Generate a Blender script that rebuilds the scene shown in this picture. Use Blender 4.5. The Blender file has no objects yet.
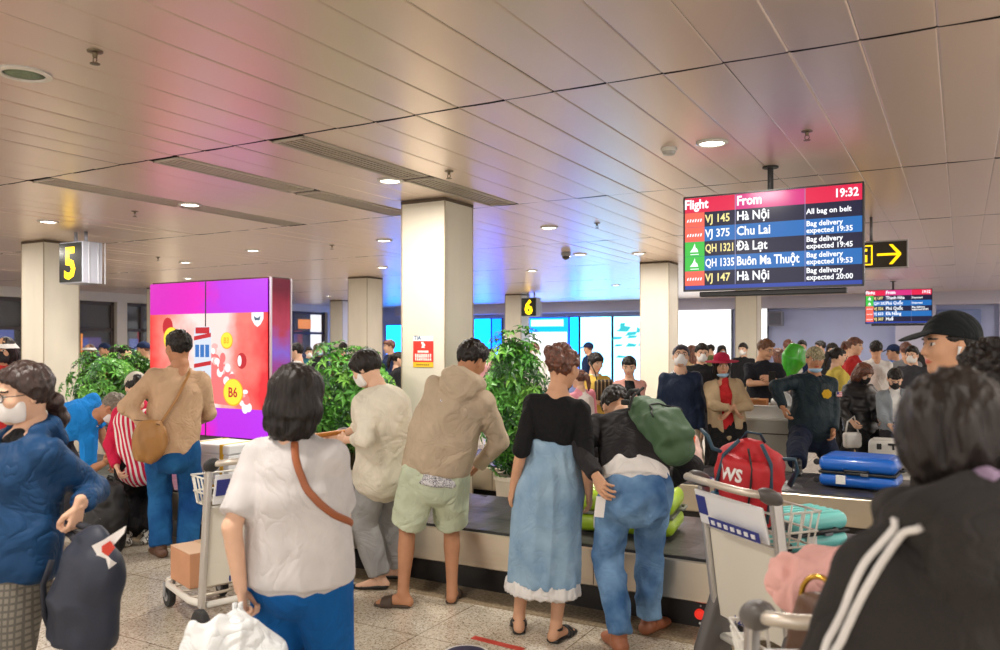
import bpy, bmesh, math, random
import numpy as np
from mathutils import Vector, Matrix, Euler

random.seed(7)
SC = bpy.context.scene
COL = SC.collection

# ------------------------------------------------------------------ camera, world, exposure, big lights
F = 815.0                # focal length in pixels of the 1000 px wide frame
HC = 1.6                 # camera height
TH = math.radians(29.5)  # the room is turned this much against the view
CT, ST = math.cos(TH), math.sin(TH)
CEIL = 2.96
DH = CEIL - HC

cam_data = bpy.data.cameras.new('camera')
cam = bpy.data.objects.new('camera', cam_data)
COL.objects.link(cam)
cam_data.sensor_fit = 'HORIZONTAL'
cam_data.sensor_width = 36.0
cam_data.lens = F / 1000.0 * 36.0
cam_data.shift_y = 0.019
cam_data.clip_start = 0.05
cam.location = (0, 0, HC)
cam.rotation_euler = (math.pi / 2, 0, TH)
cam_data.dof.use_dof = True
cam_data.dof.focus_distance = 6.0
cam_data.dof.aperture_fstop = 3.2
SC.camera = cam

vs = SC.view_settings
vs.view_transform = 'Standard'
vs.look = 'None'
vs.gamma = 1.0
vs.use_curve_mapping = False
vs.exposure = 0.76

world = bpy.data.worlds.new('world')
SC.world = world
world.use_nodes = True
bg = world.node_tree.nodes['Background']
bg.inputs[0].default_value = (1.0, 0.95, 0.90, 1)
bg.inputs[1].default_value = 1.15

SC.cycles.max_bounces = 6
SC.cycles.diffuse_bounces = 3
SC.cycles.glossy_bounces = 3
SC.cycles.transmission_bounces = 4
SC.cycles.sample_clamp_indirect = 6.0
SC.cycles.caustics_reflective = False
SC.cycles.caustics_refractive = False
SC.cycles.use_denoising = True

# pixel helpers: a photograph pixel and a distance from the camera give a place in the room
def W(vx, d, z=0.0):
    return np.array([vx * CT - d * ST, vx * ST + d * CT, z])

def at(px, d, z=0.0):
    return W((px - 500.0) / F * d, d, z)

def zat(py, d):
    return HC + (344.0 - py) / F * d

def I(px, py, d):
    return at(px, d, zat(py, d))

def fdepth(py, z=0.0):
    return (HC - z) * F / (py - 344.0)

def FL(px, py):
    return at(px, fdepth(py), 0.0)

def vdir(deg):
    """unit vector: 0 = away from the camera, +90 = to the left in the picture, 180 = towards the camera"""
    a = TH + math.radians(deg)
    return np.array([-math.sin(a), math.cos(a), 0.0])

LAMP_PX = [(712, 142), (390, 180), (48, 221), (549, 227), (190, 204), (384, 240), (253, 250), (639, 253),
           (382, 267), (188, 278), (580, 254)]
LAMPS = []
for px, py in LAMP_PX:
    LAMPS.append(tuple(at(px, DH * F / (344.0 - py))[:2]))
# the same lamp rows run on beside and behind the camera and across the hall
for gx in (-15.5, -11.2, -6.9, -2.6, 1.7, 6.0):
    for gy in (-5.0, -1.8, 1.5, 5.0, 9.2, 13.4, 17.6, 22.0):
        if all((gx - a) ** 2 + (gy - b) ** 2 > 2.2 ** 2 for a, b in LAMPS):
            LAMPS.append((gx, gy))
LAMP_POWER = 29.0
for i, (lx, ly) in enumerate(LAMPS):
    ld = bpy.data.lights.new('downlight_lamp', 'AREA')
    ld.shape = 'DISK'
    ld.size = 0.3
    ld.energy = LAMP_POWER
    ld.color = (1.0, 0.94, 0.86)
    lo = bpy.data.objects.new('downlight_lamp', ld)
    lo.location = (lx, ly, CEIL - 0.05)
    COL.objects.link(lo)
# ------------------------------------------------------------------ materials
def lin(c):
    c = c / 255.0
    return c / 12.92 if c <= 0.04045 else ((c + 0.055) / 1.055) ** 2.4

def rgb(r, g, b):
    return (lin(r), lin(g), lin(b), 1.0)

MATS = {}
def mat(name, col, rough=0.6, metal=0.0, bump=0.0, bscale=40.0, var=0.0, vscale=6.0, coat=0.0, emit=None, estr=0.0,
        col2=None, spec=0.5, stretch=None, alpha=1.0, sheen=0.0, trans=0.0, crease=False):
    if name in MATS:
        return MATS[name]
    m = bpy.data.materials.new(name)
    m.use_nodes = True
    nt = m.node_tree
    b = nt.nodes['Principled BSDF']
    c = rgb(*col)
    b.inputs['Base Color'].default_value = c
    b.inputs['Roughness'].default_value = rough
    b.inputs['Metallic'].default_value = metal
    b.inputs['Specular IOR Level'].default_value = spec
    b.inputs['Coat Weight'].default_value = coat
    b.inputs['Sheen Weight'].default_value = sheen
    b.inputs['Alpha'].default_value = alpha
    b.inputs['Transmission Weight'].default_value = trans
    if emit:
        b.inputs['Emission Color'].default_value = rgb(*emit)
        b.inputs['Emission Strength'].default_value = estr
    if var or bump:
        tc = nt.nodes.new('ShaderNodeTexCoord')
        mp = nt.nodes.new('ShaderNodeMapping')
        nt.links.new(tc.outputs['Object'], mp.inputs['Vector'])
        if stretch:
            mp.inputs['Scale'].default_value = stretch
    if var:
        n = nt.nodes.new('ShaderNodeTexNoise')
        n.inputs['Scale'].default_value = vscale
        n.inputs['Detail'].default_value = 4
        nt.links.new(mp.outputs[0], n.inputs['Vector'])
        r = nt.nodes.new('ShaderNodeValToRGB')
        c2 = rgb(*col2) if col2 else tuple(min(1, x * (1 + var)) for x in c[:3]) + (1,)
        c1 = c if col2 else tuple(x * (1 - var) for x in c[:3]) + (1,)
        r.color_ramp.elements[0].position = 0.32
        r.color_ramp.elements[1].position = 0.68
        r.color_ramp.elements[0].color = c1
        r.color_ramp.elements[1].color = c2
        nt.links.new(n.outputs['Fac'], r.inputs['Fac'])
        nt.links.new(r.outputs[0], b.inputs['Base Color'])
    if bump:
        n2 = nt.nodes.new('ShaderNodeTexNoise')
        n2.inputs['Scale'].default_value = bscale
        n2.inputs['Detail'].default_value = 3
        nt.links.new(mp.outputs[0], n2.inputs['Vector'])
        hsrc = n2.outputs['Fac']
        if crease:
            n2.inputs['Distortion'].default_value = 1.4
            n2.inputs['Detail'].default_value = 2.5
            q1 = nt.nodes.new('ShaderNodeMath'); q1.operation = 'SUBTRACT'; q1.inputs[1].default_value = .5
            q2 = nt.nodes.new('ShaderNodeMath'); q2.operation = 'ABSOLUTE'
            q3 = nt.nodes.new('ShaderNodeMath'); q3.operation = 'POWER'; q3.inputs[1].default_value = .6
            nt.links.new(hsrc, q1.inputs[0]); nt.links.new(q1.outputs[0], q2.inputs[0]); nt.links.new(q2.outputs[0], q3.inputs[0])
            hsrc = q3.outputs[0]
        bp = nt.nodes.new('ShaderNodeBump')
        bp.inputs['Strength'].default_value = bump
        bp.inputs['Distance'].default_value = 0.05 if crease else 0.02
        nt.links.new(hsrc, bp.inputs['Height'])
        nt.links.new(bp.outputs[0], b.inputs['Normal'])
    MATS[name] = m
    return m

def cloth(name, col, rough=0.9, bump=0.42, bscale=5.5, var=0.10, **k):
    return mat('cloth_' + name, col, rough=rough, bump=bump, bscale=bscale, var=var, spec=0.25, crease=True, **k)

def emis(name, col, s=1.0):
    """a glowing screen or lamp surface"""
    if name in MATS:
        return MATS[name]
    m = bpy.data.materials.new(name)
    m.use_nodes = True
    b = m.node_tree.nodes['Principled BSDF']
    b.inputs['Base Color'].default_value = (0.02, 0.02, 0.02, 1)
    b.inputs['Roughness'].default_value = 0.2
    b.inputs['Specular IOR Level'].default_value = 0.12
    b.inputs['Emission Color'].default_value = rgb(*col)
    b.inputs['Emission Strength'].default_value = s * .59      # strength as it shows at this exposure
    MATS[name] = m
    return m

def stripes(name, c1, c2, axis, freq, width=0.5, rough=0.9, c3=None, axis2=None, freq2=0):
    """woven stripes in the garment's own coordinates"""
    if name in MATS:
        return MATS[name]
    m = mat(name, c1, rough=rough, spec=0.25)
    nt = m.node_tree
    b = nt.nodes['Principled BSDF']
    tc = nt.nodes.new('ShaderNodeTexCoord')
    def line(ax, fr, wd):
        dt = nt.nodes.new('ShaderNodeVectorMath'); dt.operation = 'DOT_PRODUCT'
        dt.inputs[1].default_value = tuple(ax)
        nt.links.new(tc.outputs['Object'], dt.inputs[0])
        mu = nt.nodes.new('ShaderNodeMath'); mu.operation = 'MULTIPLY'; mu.inputs[1].default_value = fr
        nt.links.new(dt.outputs['Value'], mu.inputs[0])
        fr_ = nt.nodes.new('ShaderNodeMath'); fr_.operation = 'FRACT'
        nt.links.new(mu.outputs[0], fr_.inputs[0])
        gt = nt.nodes.new('ShaderNodeMath'); gt.operation = 'LESS_THAN'; gt.inputs[1].default_value = wd
        nt.links.new(fr_.outputs[0], gt.inputs[0])
        return gt
    g = line(axis, freq, width)
    mx = nt.nodes.new('ShaderNodeMixRGB')
    mx.inputs[1].default_value = rgb(*c1); mx.inputs[2].default_value = rgb(*c2)
    nt.links.new(g.outputs[0], mx.inputs[0])
    out = mx
    if axis2 is not None:
        g2 = line(axis2, freq2, width)
        m2 = nt.nodes.new('ShaderNodeMixRGB')
        m2.inputs[2].default_value = rgb(*c2)
        nt.links.new(mx.outputs[0], m2.inputs[1])
        nt.links.new(g2.outputs[0], m2.inputs[0])
        out = m2
    nt.links.new(out.outputs[0], b.inputs['Base Color'])
    return m

def blotch(name, cols, scale, rough=0.9):
    """camouflage or printed pattern: hard-edged patches"""
    if name in MATS:
        return MATS[name]
    m = mat(name, cols[0], rough=rough, spec=0.25)
    nt = m.node_tree
    b = nt.nodes['Principled BSDF']
    tc = nt.nodes.new('ShaderNodeTexCoord')
    n = nt.nodes.new('ShaderNodeTexNoise'); n.inputs['Scale'].default_value = scale; n.inputs['Detail'].default_value = 2
    nt.links.new(tc.outputs['Object'], n.inputs['Vector'])
    r = nt.nodes.new('ShaderNodeValToRGB'); r.color_ramp.interpolation = 'CONSTANT'
    for i, c in enumerate(cols):
        pos = 0.0 if i == 0 else 0.36 + 0.28 * (i - 1) / max(1, len(cols) - 2)
        e = r.color_ramp.elements[i] if i < 2 else r.color_ramp.elements.new(pos)
        e.position = pos; e.color = rgb(*c)
    nt.links.new(n.outputs['Fac'], r.inputs['Fac'])
    nt.links.new(r.outputs[0], b.inputs['Base Color'])
    return m

# ------------------------------------------------------------------ objects
def link_mesh(name, verts, faces, mats, parent=None, smooth=True, idx=None, loc=None):
    me = bpy.data.meshes.new(name)
    verts = np.asarray(verts, dtype=np.float32)
    if isinstance(faces, np.ndarray) and faces.ndim == 2:
        n, k = faces.shape
        me.vertices.add(len(verts)); me.vertices.foreach_set('co', verts.ravel())
        me.loops.add(n * k); me.loops.foreach_set('vertex_index', faces.ravel().astype(np.int32))
        me.polygons.add(n); me.polygons.foreach_set('loop_start', np.arange(0, n * k, k, dtype=np.int32))
        me.update(calc_edges=True)
    else:
        me.from_pydata([tuple(map(float, v)) for v in verts], [], faces)
        me.update()
    if not isinstance(mats, (list, tuple)):
        mats = [mats]
    for m in mats:
        me.materials.append(m)
    if idx is not None:
        me.polygons.foreach_set('material_index', np.asarray(idx, dtype=np.int32))
    if smooth:
        me.polygons.foreach_set('use_smooth', np.ones(len(me.polygons), dtype=bool))
    o = bpy.data.objects.new(name, me)
    COL.objects.link(o)
    if parent is not None:
        o.parent = parent
    if loc is not None:
        o.location = tuple(map(float, loc))
    return o

def tag(o, label, cat, group=None, kind=None):
    o['label'] = label
    o['category'] = cat
    if group: o['group'] = group
    if kind: o['kind'] = kind
    return o

def thing(name, label, cat, loc=(0, 0, 0), rz=0.0, group=None):
    o = bpy.data.objects.new(name, None)
    o.empty_display_size = 0.1
    COL.objects.link(o)
    o.location = tuple(map(float, loc))
    o.rotation_euler = (0, 0, rz)
    return tag(o, label, cat, group)

def copy_tree(o, parent=None):
    c = o.copy()
    COL.objects.link(c)
    if parent is not None:
        c.parent = parent
    for ch in list(o.children):
        copy_tree(ch, c)
    return c

class MB:
    """collects hard-surface shapes and links them as one mesh"""
    def __init__(s):
        s.v = []; s.f = []; s.i = []
    def add(s, verts, faces, mi=0):
        n = len(s.v)
        s.v.extend([tuple(map(float, p)) for p in verts])
        s.f.extend([tuple(n + k for k in f) for f in faces])
        s.i.extend([mi] * len(faces))
        return s
    def bm(s, b, M=None, mi=0):
        b.verts.index_update()
        vs = [(M @ v.co if M else v.co)[:] for v in b.verts]
        s.add(vs, [[v.index for v in f.verts] for f in b.faces], mi)
        b.free()
        return s
    def box(s, c, size, bevel=0.0, R=None, seg=2, mi=0):
        b = bmesh.new()
        bmesh.ops.create_cube(b, size=1.0)
        bmesh.ops.scale(b, vec=size, verts=b.verts)
        if bevel:
            bmesh.ops.bevel(b, geom=list(b.edges), offset=min(bevel, min(size) * 0.49), segments=seg, profile=0.5, affect='EDGES')
        M = Matrix.Translation(Vector([float(x) for x in c]))
        if R is not None:
            M = M @ (R.to_4x4() if isinstance(R, Matrix) else Euler(R).to_matrix().to_4x4())
        return s.bm(b, M, mi)
    def tube(s, pts, r, n=10, closed=False, mi=0, flat=None):
        pts = [Vector([float(x) for x in p]) for p in pts]
        m = len(pts)
        rs = r if isinstance(r, (list, tuple)) else [r] * m
        t0 = None
        rings = []
        up = None
        for k in range(m):
            if closed:
                t = pts[(k + 1) % m] - pts[k - 1]
            else:
                t = pts[min(k + 1, m - 1)] - pts[max(k - 1, 0)]
            t.normalize()
            if up is None:
                up = Vector((0, 0, 1)) if abs(t.z) < 0.9 else Vector((1, 0, 0))
                up = (up - t * up.dot(t)).normalized()
            else:
                up = (up - t * up.dot(t))
                up = up.normalized() if up.length > 1e-6 else t.orthogonal().normalized()
            sd = t.cross(up)
            ring = []
            for j in range(n):
                a = 2 * math.pi * j / n
                e = flat if flat else 1.0
                ring.append(pts[k] + (sd * math.cos(a) + up * math.sin(a) * e) * rs[k])
            rings.append(ring)
        vs = [v for ring in rings for v in ring]
        fs = []
        for k in range(m if closed else m - 1):
            k2 = (k + 1) % m
            for j in range(n):
                j2 = (j + 1) % n
                fs.append((k * n + j, k * n + j2, k2 * n + j2, k2 * n + j))
        if not closed:
            fs.append(tuple(range(n)))
            fs.append(tuple((m - 1) * n + j for j in reversed(range(n))))
        return s.add(vs, fs, mi)
    def lathe(s, prof, c=(0, 0, 0), n=24, axis='z', mi=0):
        vs = []; fs = []
        m = len(prof)
        for r, z in prof:
            for j in range(n):
                a = 2 * math.pi * j / n
                x, y = r * math.cos(a), r * math.sin(a)
                if axis == 'z': p = (x, y, z)
                elif axis == 'x': p = (z, x, y)
                else: p = (y, z, x)
                vs.append((p[0] + c[0], p[1] + c[1], p[2] + c[2]))
        for k in range(m - 1):
            for j in range(n):
                j2 = (j + 1) % n
                fs.append((k * n + j, k * n + j2, (k + 1) * n + j2, (k + 1) * n + j))
        fs.append(tuple(reversed(range(n))))
        fs.append(tuple((m - 1) * n + j for j in range(n)))
        return s.add(vs, fs, mi)
    def prism(s, poly, y0, y1, M=None, mi=0):
        """polygon in the x-z plane pushed from y0 to y1"""
        n = len(poly)
        vs = [Vector((p[0], y0, p[1])) for p in poly] + [Vector((p[0], y1, p[1])) for p in poly]
        if M is not None:
            vs = [M @ v for v in vs]
        fs = [tuple(range(n)), tuple(n + k for k in reversed(range(n)))]
        for k in range(n):
            k2 = (k + 1) % n
            fs.append((k, n + k, n + k2, k2))
        return s.add(vs, fs, mi)
    def build(s, name, m, parent=None, smooth=False, loc=None, fix=True):
        o = link_mesh(name, s.v, s.f, m, parent, smooth, s.i, loc)
        if fix:
            b = bmesh.new(); b.from_mesh(o.data)
            bmesh.ops.recalc_face_normals(b, faces=b.faces)
            b.to_mesh(o.data); b.free()
        if smooth == 'auto':
            o.data.polygons.foreach_set('use_smooth', np.ones(len(o.data.polygons), dtype=bool))
            o.data.set_sharp_from_angle(angle=math.radians(38))
        return o

def text_mesh(name, s, size, m, parent, pos, align='LEFT', squeeze=1.0, depth=0.001, bold=0.0, rot=(math.pi / 2, 0, 0)):
    cu = bpy.data.curves.new(name, 'FONT')
    cu.body = s
    cu.size = size
    cu.align_x = align
    cu.extrude = depth
    cu.offset = bold
    cu.resolution_u = 2
    t = bpy.data.objects.new(name + '_curve', cu)
    COL.objects.link(t)
    dg = bpy.context.evaluated_depsgraph_get()
    me = bpy.data.meshes.new_from_object(t.evaluated_get(dg))
    bpy.data.objects.remove(t)
    bpy.data.curves.remove(cu)
    me.name = name
    me.materials.clear()
    me.materials.append(m)
    o = bpy.data.objects.new(name, me)
    COL.objects.link(o)
    o.parent = parent
    o.location = pos
    o.rotation_euler = rot
    o.scale = (squeeze, 1, 1)
    return o

# ------------------------------------------------------------------ smooth solids on a grid (bodies, clothes, hair, soft bags)
def nrm(v):
    v = np.asarray(v, float)
    l = np.linalg.norm(v)
    return v / l if l > 1e-9 else v

def vnoise(P, seed=0.0):
    i = np.floor(P)
    f = P - i
    f = f * f * (3 - 2 * f)
    out = np.zeros(len(P))
    for dx in (0, 1):
        wx = f[:, 0] if dx else 1 - f[:, 0]
        for dy in (0, 1):
            wy = f[:, 1] if dy else 1 - f[:, 1]
            for dz in (0, 1):
                wz = f[:, 2] if dz else 1 - f[:, 2]
                h = np.sin((i[:, 0] + dx) * 127.1 + (i[:, 1] + dy) * 311.7 + (i[:, 2] + dz) * 74.7 + seed * 17.3) * 43758.5453
                out += wx * wy * wz * (h - np.floor(h))
    return out * 2 - 1

def p_ell(c, r, R=None):
    c = np.asarray(c, float); r = np.asarray(r, float)
    m = float(r.min())
    def fn(X, Y, Z):
        x, y, z = X - c[0], Y - c[1], Z - c[2]
        if R is not None:
            x, y, z = (x * R[0, 0] + y * R[1, 0] + z * R[2, 0], x * R[0, 1] + y * R[1, 1] + z * R[2, 1], x * R[0, 2] + y * R[1, 2] + z * R[2, 2])
        return (np.sqrt((x / r[0]) ** 2 + (y / r[1]) ** 2 + (z / r[2]) ** 2) - 1) * m
    q = float(r.max()) if R is not None else r
    return fn, c - q, c + q

def p_box(c, half, R=None, rd=0.0):
    c = np.asarray(c, float); half = np.asarray(half, float)
    def fn(X, Y, Z):
        x, y, z = X - c[0], Y - c[1], Z - c[2]
        if R is not None:
            x, y, z = (x * R[0, 0] + y * R[1, 0] + z * R[2, 0], x * R[0, 1] + y * R[1, 1] + z * R[2, 1], x * R[0, 2] + y * R[1, 2] + z * R[2, 2])
        qx, qy, qz = np.abs(x) - half[0] + rd, np.abs(y) - half[1] + rd, np.abs(z) - half[2] + rd
        o = np.sqrt(np.maximum(qx, 0) ** 2 + np.maximum(qy, 0) ** 2 + np.maximum(qz, 0) ** 2)
        return o + np.minimum(np.maximum(qx, np.maximum(qy, qz)), 0) - rd
    q = float(np.linalg.norm(half)) if R is not None else half
    return fn, c - q, c + q

def p_loft(pts, ru, rv=None, side=None, flat0=False, flat1=False):
    pts = [np.asarray(p, float) for p in pts]
    n = len(pts)
    ru = list(ru) if hasattr(ru, '__len__') else [ru] * n
    rv = ru if rv is None else (list(rv) if hasattr(rv, '__len__') else [rv] * n)
    rnd = side is None
    if not rnd:
        sides = [np.asarray(q, float) for q in side] if np.ndim(side) == 2 else [np.asarray(side, float)] * n
    def fn(X, Y, Z):
        best = None
        for i in range(n - 1):
            a, b = pts[i], pts[i + 1]
            ab = b - a
            L = float(np.linalg.norm(ab)) + 1e-9
            ax = ab / L
            x, y, z = X - a[0], Y - a[1], Z - a[2]
            s = x * ax[0] + y * ax[1] + z * ax[2]
            t = np.clip(s / L, 0, 1)
            e = s - t * L
            qx, qy, qz = x - t * ab[0], y - t * ab[1], z - t * ab[2]
            q2 = qx * qx + qy * qy + qz * qz
            fl0 = flat0 and i == 0
            fl1 = flat1 and i == n - 2
            e2 = e * e
            if rnd:
                r = ru[i] + (ru[i + 1] - ru[i]) * t
                if fl0 or fl1:
                    rad = np.sqrt(np.maximum(q2 - e2, 0)) - r
                    full = np.sqrt(q2) - r
                    d = full
                    if fl0: d = np.where(s < 0, np.maximum(rad, -s), d)
                    if fl1: d = np.where(s > L, np.maximum(rad, s - L), d)
                else:
                    d = np.sqrt(q2) - r
            else:
                sd = nrm(sides[i] + sides[i + 1])
                sd = nrm(sd - ax * sd.dot(ax))
                u = qx * sd[0] + qy * sd[1] + qz * sd[2]
                w2 = np.maximum(q2 - u * u - e2, 0)
                ra = ru[i] + (ru[i + 1] - ru[i]) * t
                rb = rv[i] + (rv[i + 1] - rv[i]) * t
                mn = np.minimum(ra, rb)
                base = (u / ra) ** 2 + w2 / rb ** 2
                d = (np.sqrt(base + e2 / mn ** 2) - 1) * mn
                if fl0: d = np.where(s < 0, np.maximum((np.sqrt(base) - 1) * mn, -s), d)
                if fl1: d = np.where(s > L, np.maximum((np.sqrt(base) - 1) * mn, s - L), d)
            best = d if best is None else np.minimum(best, d)
        return best
    A = np.array(pts)
    R = np.maximum(np.array(ru), np.array(rv))[:, None]
    return fn, (A - R).min(0), (A + R).max(0)

def p_half(p, n):
    """everything on the side the normal points to"""
    p = np.asarray(p, float); n = nrm(n)
    def fn(X, Y, Z):
        return -((X - p[0]) * n[0] + (Y - p[1]) * n[1] + (Z - p[2]) * n[2])
    return fn, None, None

def add(p, k=0.012): return ('add', p, k)
def sub(p, k=0.006): return ('sub', p, k)
def keep(p, k=0.003): return ('and', p, k)
def cut(p, n, k=0.004): return ('sub', p_half(p, n), k)

def smin(a, b, k):
    h = np.clip(0.5 + 0.5 * (b - a) / k, 0, 1)
    return b + (a - b) * h - k * h * (1 - h)

def solid(ops, h, wrinkle=None):
    """marches the shapes in ops into quads: vertices, faces"""
    lo = np.min([p[1] for m, p, k in ops if m == 'add'], axis=0) - 3 * h - 0.012
    hi = np.max([p[2] for m, p, k in ops if m == 'add'], axis=0) + 3 * h + 0.012
    n = np.ceil((hi - lo) / h).astype(int) + 1
    V = np.full(n, 1.0, np.float32)
    ax = [(lo[i] + h * np.arange(n[i])).astype(np.float32) for i in range(3)]
    for mode, (fn, a, b), k in ops:
        if a is None:
            sl = (slice(0, n[0]), slice(0, n[1]), slice(0, n[2]))
        else:
            mg = 3 * h + k
            i0 = np.clip(np.floor((a - mg - lo) / h).astype(int), 0, n)
            i1 = np.clip(np.ceil((b + mg - lo) / h).astype(int) + 1, 0, n)
            if mode == 'and':
                i0, i1 = np.zeros(3, int), n
            if (i1 <= i0).any():
                continue
            sl = tuple(slice(i0[j], i1[j]) for j in range(3))
        d = fn(ax[0][sl[0]][:, None, None], ax[1][sl[1]][None, :, None], ax[2][sl[2]][None, None, :])
        A = V[sl]
        if mode == 'add':
            V[sl] = smin(A, d, k)
        elif mode == 'sub':
            V[sl] = -smin(-A, d, k)
        else:
            V[sl] = -smin(-A, -d, k)
    V[0] = V[-1] = 1; V[:, 0] = V[:, -1] = 1; V[:, :, 0] = V[:, :, -1] = 1
    S = V < 0
    c = np.zeros(n - 1, np.int8)
    for dx in (0, 1):
        for dy in (0, 1):
            for dz in (0, 1):
                c += S[dx:n[0] - 1 + dx, dy:n[1] - 1 + dy, dz:n[2] - 1 + dz]
    act = (c > 0) & (c < 8)
    ii = np.nonzero(act)
    m = len(ii[0])
    idx = np.full(n - 1, -1, np.int32)
    idx[ii] = np.arange(m)
    acc = np.zeros((m, 3)); cnt = np.zeros(m)
    corners = [(x, y, z) for x in (0, 1) for y in (0, 1) for z in (0, 1)]
    for a in corners:
        for axis in range(3):
            if a[axis] == 0:
                b = list(a); b[axis] = 1
                va = V[ii[0] + a[0], ii[1] + a[1], ii[2] + a[2]]
                vb = V[ii[0] + b[0], ii[1] + b[1], ii[2] + b[2]]
                cr = (va < 0) != (vb < 0)
                t = np.where(cr, va / np.where(cr, va - vb, 1), 0)
                for j in range(3):
                    acc[:, j] += np.where(cr, a[j] + (t if j == axis else 0), 0)
                cnt += cr
    P = acc / cnt[:, None] + np.stack(ii, 1)
    P = P * h + lo
    fs = []
    for axis in range(3):
        u, v = [(1, 2), (2, 0), (0, 1)][axis]
        sa = [slice(1, n[j] - 1) for j in range(3)]; sb = list(sa)
        sa[axis] = slice(0, n[axis] - 1); sb[axis] = slice(1, n[axis])
        A = S[tuple(sa)]; B = S[tuple(sb)]
        for flip, C in ((False, A & ~B), (True, B & ~A)):
            q = np.nonzero(C)
            if not len(q[0]):
                continue
            g = [q[j] + (1 if j != axis else 0) for j in range(3)]
            def cell(du, dv):
                k = [g[0].copy(), g[1].copy(), g[2].copy()]
                k[u] = k[u] - du; k[v] = k[v] - dv
                return idx[k[0], k[1], k[2]]
            quad = np.stack([cell(0, 0), cell(1, 0), cell(1, 1), cell(0, 1)], 1)
            fs.append(quad[:, ::-1] if flip else quad)
    Fq = np.concatenate(fs)
    # one smoothing pass
    e = np.concatenate([Fq[:, [0, 1]], Fq[:, [1, 2]], Fq[:, [2, 3]], Fq[:, [3, 0]]])
    for _ in range(2):
        s = np.stack([np.bincount(e[:, 0], P[e[:, 1], j], m) for j in range(3)], 1)
        k = np.bincount(e[:, 0], minlength=m)[:, None]
        P = np.where(k > 0, P * 0.5 + 0.5 * s / np.maximum(k, 1), P)
    if wrinkle:
        amp, freq = wrinkle[0], wrinkle[1]
        st = np.asarray(wrinkle[2]) if len(wrinkle) > 2 and wrinkle[2] is not None else np.ones(3)
        N = np.zeros((m, 3))
        fnorm = np.cross(P[Fq[:, 2]] - P[Fq[:, 0]], P[Fq[:, 3]] - P[Fq[:, 1]])
        for j in range(4):
            for q in range(3):
                N[:, q] += np.bincount(Fq[:, j], fnorm[:, q], m)
        N /= np.linalg.norm(N, axis=1, keepdims=True) + 1e-12
        Q = P * freq * st
        w = vnoise(Q + 0.7 * np.stack([vnoise(Q * 0.6 + 9), vnoise(Q * 0.6 + 21), vnoise(Q * 0.6 + 33)], 1), len(ops))
        w = 1 - 2 * np.abs(w)          # ridges, like folds
        w = 0.65 * w + 0.35 * vnoise(Q * 2.3, 3.0)
        P = P + N * ((w - .25) * amp * 1.5)[:, None]
    return P, Fq

def soft(name, ops, m, parent=None, h=0.008, wrinkle=None, base=None, idx=None):
    P, Fq = solid(ops, h, wrinkle)
    if base is not None:
        P = P - np.asarray(base)
    o = link_mesh(name, P, Fq, m, parent, True, idx(P, Fq) if idx else None)
    return o
# ------------------------------------------------------------------ the hall: floor, ceiling, walls, pillars
X0, X1, Y0, Y1 = -19.6, 9.0, -7.0, 24.5

def floor_material():
    m = mat('terrazzo', (206, 192, 170), rough=.22, spec=.5)
    nt = m.node_tree; b = nt.nodes['Principled BSDF']
    tc = nt.nodes.new('ShaderNodeTexCoord')
    v = nt.nodes.new('ShaderNodeTexVoronoi'); v.inputs['Scale'].default_value = 120
    nt.links.new(tc.outputs['Object'], v.inputs['Vector'])
    n = nt.nodes.new('ShaderNodeTexNoise'); n.inputs['Scale'].default_value = 1.3; n.inputs['Detail'].default_value = 5
    nt.links.new(tc.outputs['Object'], n.inputs['Vector'])
    r = nt.nodes.new('ShaderNodeValToRGB')
    cols = [(0.0, (128, 112, 94)), (.14, (196, 180, 158)), (.45, (214, 202, 184)), (.8, (230, 221, 206)), (1.0, (160, 144, 122))]
    for i, (p, c) in enumerate(cols):
        e = r.color_ramp.elements[i] if i < 2 else r.color_ramp.elements.new(p)
        e.position = p; e.color = rgb(*c)
    sp = nt.nodes.new('ShaderNodeSeparateColor')
    nt.links.new(v.outputs['Color'], sp.inputs[0])
    nt.links.new(sp.outputs[0], r.inputs['Fac'])
    r2 = nt.nodes.new('ShaderNodeValToRGB')
    r2.color_ramp.elements[0].position = .3; r2.color_ramp.elements[0].color = (.74, .70, .65, 1)
    r2.color_ramp.elements[1].position = .62; r2.color_ramp.elements[1].color = (1, 1, 1, 1)
    nt.links.new(n.outputs['Fac'], r2.inputs['Fac'])
    mx = nt.nodes.new('ShaderNodeMixRGB'); mx.blend_type = 'MULTIPLY'; mx.inputs[0].default_value = 1
    nt.links.new(r.outputs[0], mx.inputs[1]); nt.links.new(r2.outputs[0], mx.inputs[2])
    # joints between the cast slabs
    br = nt.nodes.new('ShaderNodeTexBrick')
    br.offset = 0; br.inputs['Scale'].default_value = 1.0
    br.inputs['Brick Width'].default_value = 0.8; br.inputs['Row Height'].default_value = 0.8
    br.inputs['Mortar Size'].default_value = 0.004; br.inputs['Mortar Smooth'].default_value = 0
    br.inputs['Color1'].default_value = (1, 1, 1, 1); br.inputs['Color2'].default_value = (1, 1, 1, 1); br.inputs['Mortar'].default_value = (.45, .40, .34, 1)
    mp = nt.nodes.new('ShaderNodeMapping'); mp.inputs['Location'].default_value = (.2, .33, 0)
    nt.links.new(tc.outputs['Object'], mp.inputs[0]); nt.links.new(mp.outputs[0], br.inputs['Vector'])
    m2 = nt.nodes.new('ShaderNodeMixRGB'); m2.blend_type = 'MULTIPLY'; m2.inputs[0].default_value = 1
    nt.links.new(mx.outputs[0], m2.inputs[1]); nt.links.new(br.outputs[0], m2.inputs[2])
    nt.links.new(m2.outputs[0], b.inputs['Base Color'])
    return m

def slab(name, verts, faces, m, smooth=False):
    o = link_mesh(name, verts, faces, m, None, smooth)
    o['kind'] = 'structure'
    return o

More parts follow.
